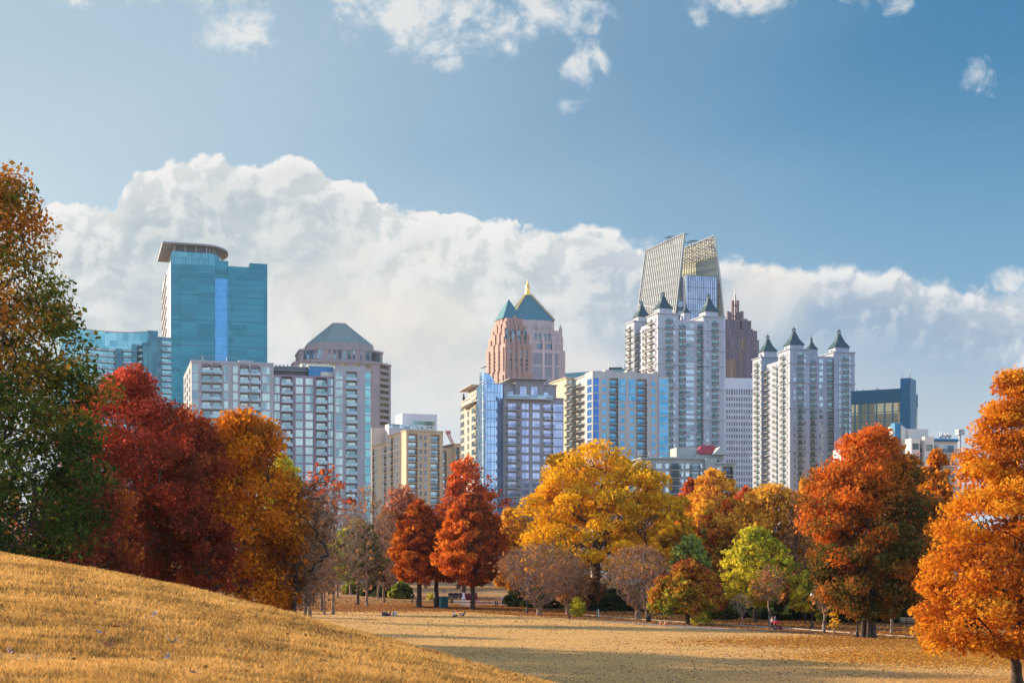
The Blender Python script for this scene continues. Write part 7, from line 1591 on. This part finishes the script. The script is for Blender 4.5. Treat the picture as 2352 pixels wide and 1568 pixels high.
for z0, sg in ((.42, .05), (1.12, .08)):
    m = MB(); n = 12; vs = []
    for i in range(n + 1): x = -1.0 + 2.0 * i / n; zz = z0 + .05 * math.sin(i * 1.1) - sg * math.sin(math.pi * i / n); vs += [(x, -.08 - .02 * math.sin(i * 1.7), zz - .045), (x, -.08, zz + .045), (x, -.06, zz + .045), (x, -.06, zz - .045)]
    fs = [(4 * i + k, 4 * i + (k + 1) % 4, 4 * i + 4 + (k + 1) % 4, 4 * i + 4 + k) for i in range(n) for k in range(4)]; m.raw(vs, fs); m.build('tape', [YL], r)
m = MB(); m.box(-1.09, -1.0, -.09, -.03, .3, 1.1); m.build('tape', [YL], r); tag(r, 'low barrier wrapped in yellow tape behind the traffic cones', 'barrier'); put(r, 1523.5, 1432.5, s=1.0)
def bench():
    WD = mat('bench_wood', (.42, .33, .20), .8, var=.15, scale=6); r = empty('park_bench', (0, 0, 0)); KIDS[r.name] = []
    m = MB()
    for j in range(4): m.box(-.95, .95, -.22 + j * .12, -.12 + j * .12, .43, .47)
    m.build('seat', [WD], r); m = MB()
    for j in range(4): m.box(-.95, .95, .27 + j * .025, .30 + j * .025, .55 + j * .12, .65 + j * .12)
    m.build('backrest', [WD], r)
    for a in (-.85, .85): m = MB(); m.box(a - .03, a + .03, -.24, -.18, 0, .62); m.box(a - .03, a + .03, .24, .30, 0, 1.0); m.box(a - .03, a + .03, -.18, .24, .38, .43); m.box(a - .03, a + .03, -.24, .27, .62, .66); m.build('leg_frame', [BLK], r)
    tag(r, 'slatted wooden bench behind the path right of the rust oak', 'bench'); return r
put(bench(), 2085, 1436.5, rz=-14, s=1.15)
for i, (xv, yv, h, lb, nm) in enumerate(((1138.2, 1391.5, 1.0, 'dark wooden post, left of the two near the blue shirted person', 'bollard'), (1142.3, 1391.3, 1.0, 'dark wooden post, right of the two near the blue shirted person', 'bollard'), (1005.6, 1381, 3.4, 'thin pale trunk like pole before the left maple', 'pole'), (1372.5, 1421, 1.45, 'green marker post with white plate beside the path', 'post'), (2082, 1444, 2.0, 'thin black fence post in front of the bench', 'post'), (2034.5, 1441, 1.9, 'thin black fence post left of the bench', 'post'))):
    r = empty('wooden_' + nm if nm != 'pole' else 'wooden_pole', (0, 0, 0)); w = .09 if nm != 'pole' else .12
    if nm == 'post' and i > 3: w = .045
    m = MB(); m.prism([(-w, -w), (w, -w), (w, w), (-w, w)], 0, h, top=[(-w * .85, -w * .85), (w * .85, -w * .85), (w * .85, w * .85), (-w * .85, w * .85)]); m.pyramid([(-w, -w), (w, -w), (w, w), (-w, w)], h + .001, (0, 0, h + .06)); m.build('shaft', [BARK_PALE if nm == 'pole' else (mat('post_green', (.10, .20, .10), .8) if i == 3 else BARK if i < 3 else BLK)], r)
    if i == 3: m = MB(); m.box(w + .001, w + .12, -.02, .02, .35, h); m.build('plate', [WHT], r)
    tag(r, lb, nm, None); put(r, xv, yv)
r = empty('water_tap', (0, 0, 0)); m = MB(); m.box(-.1, .1, -.1, .1, 0, .85); m.build('pillar', [BLK], r); m = MB(); m.tube([(.1, 0, .75), (.5, 0, .78), (.75, 0, .85)], .05, 6); m.build('spout', [BLK], r); tag(r, 'short black drinking fountain pillar left of the yellow green shrub', 'fountain'); put(r, 1308, 1421)

# ------------------------------------------------------------------ the air
def haze():
    m = bpy.data.materials.new('haze_air'); m.use_nodes = True; t = m.node_tree; t.nodes.clear(); N = NT(t)
    v = N.n('ShaderNodeVolumePrincipled'); v.inputs['Color'].default_value = (.80, .88, 1.0, 1); v.inputs['Density'].default_value = 0.00004; v.inputs['Anisotropy'].default_value = 0.3
    o = N.n('ShaderNodeOutputMaterial'); t.links.new(v.outputs[0], o.inputs['Volume'])
    b = MB(); b.box(-10900, 10900, -300, 11200, -3, 330); ob = b.build('haze', [m]); tag(ob, 'thin blue haze in the air', 'haze', kind='stuff')
haze()
SC.cycles.volume_bounces = 0
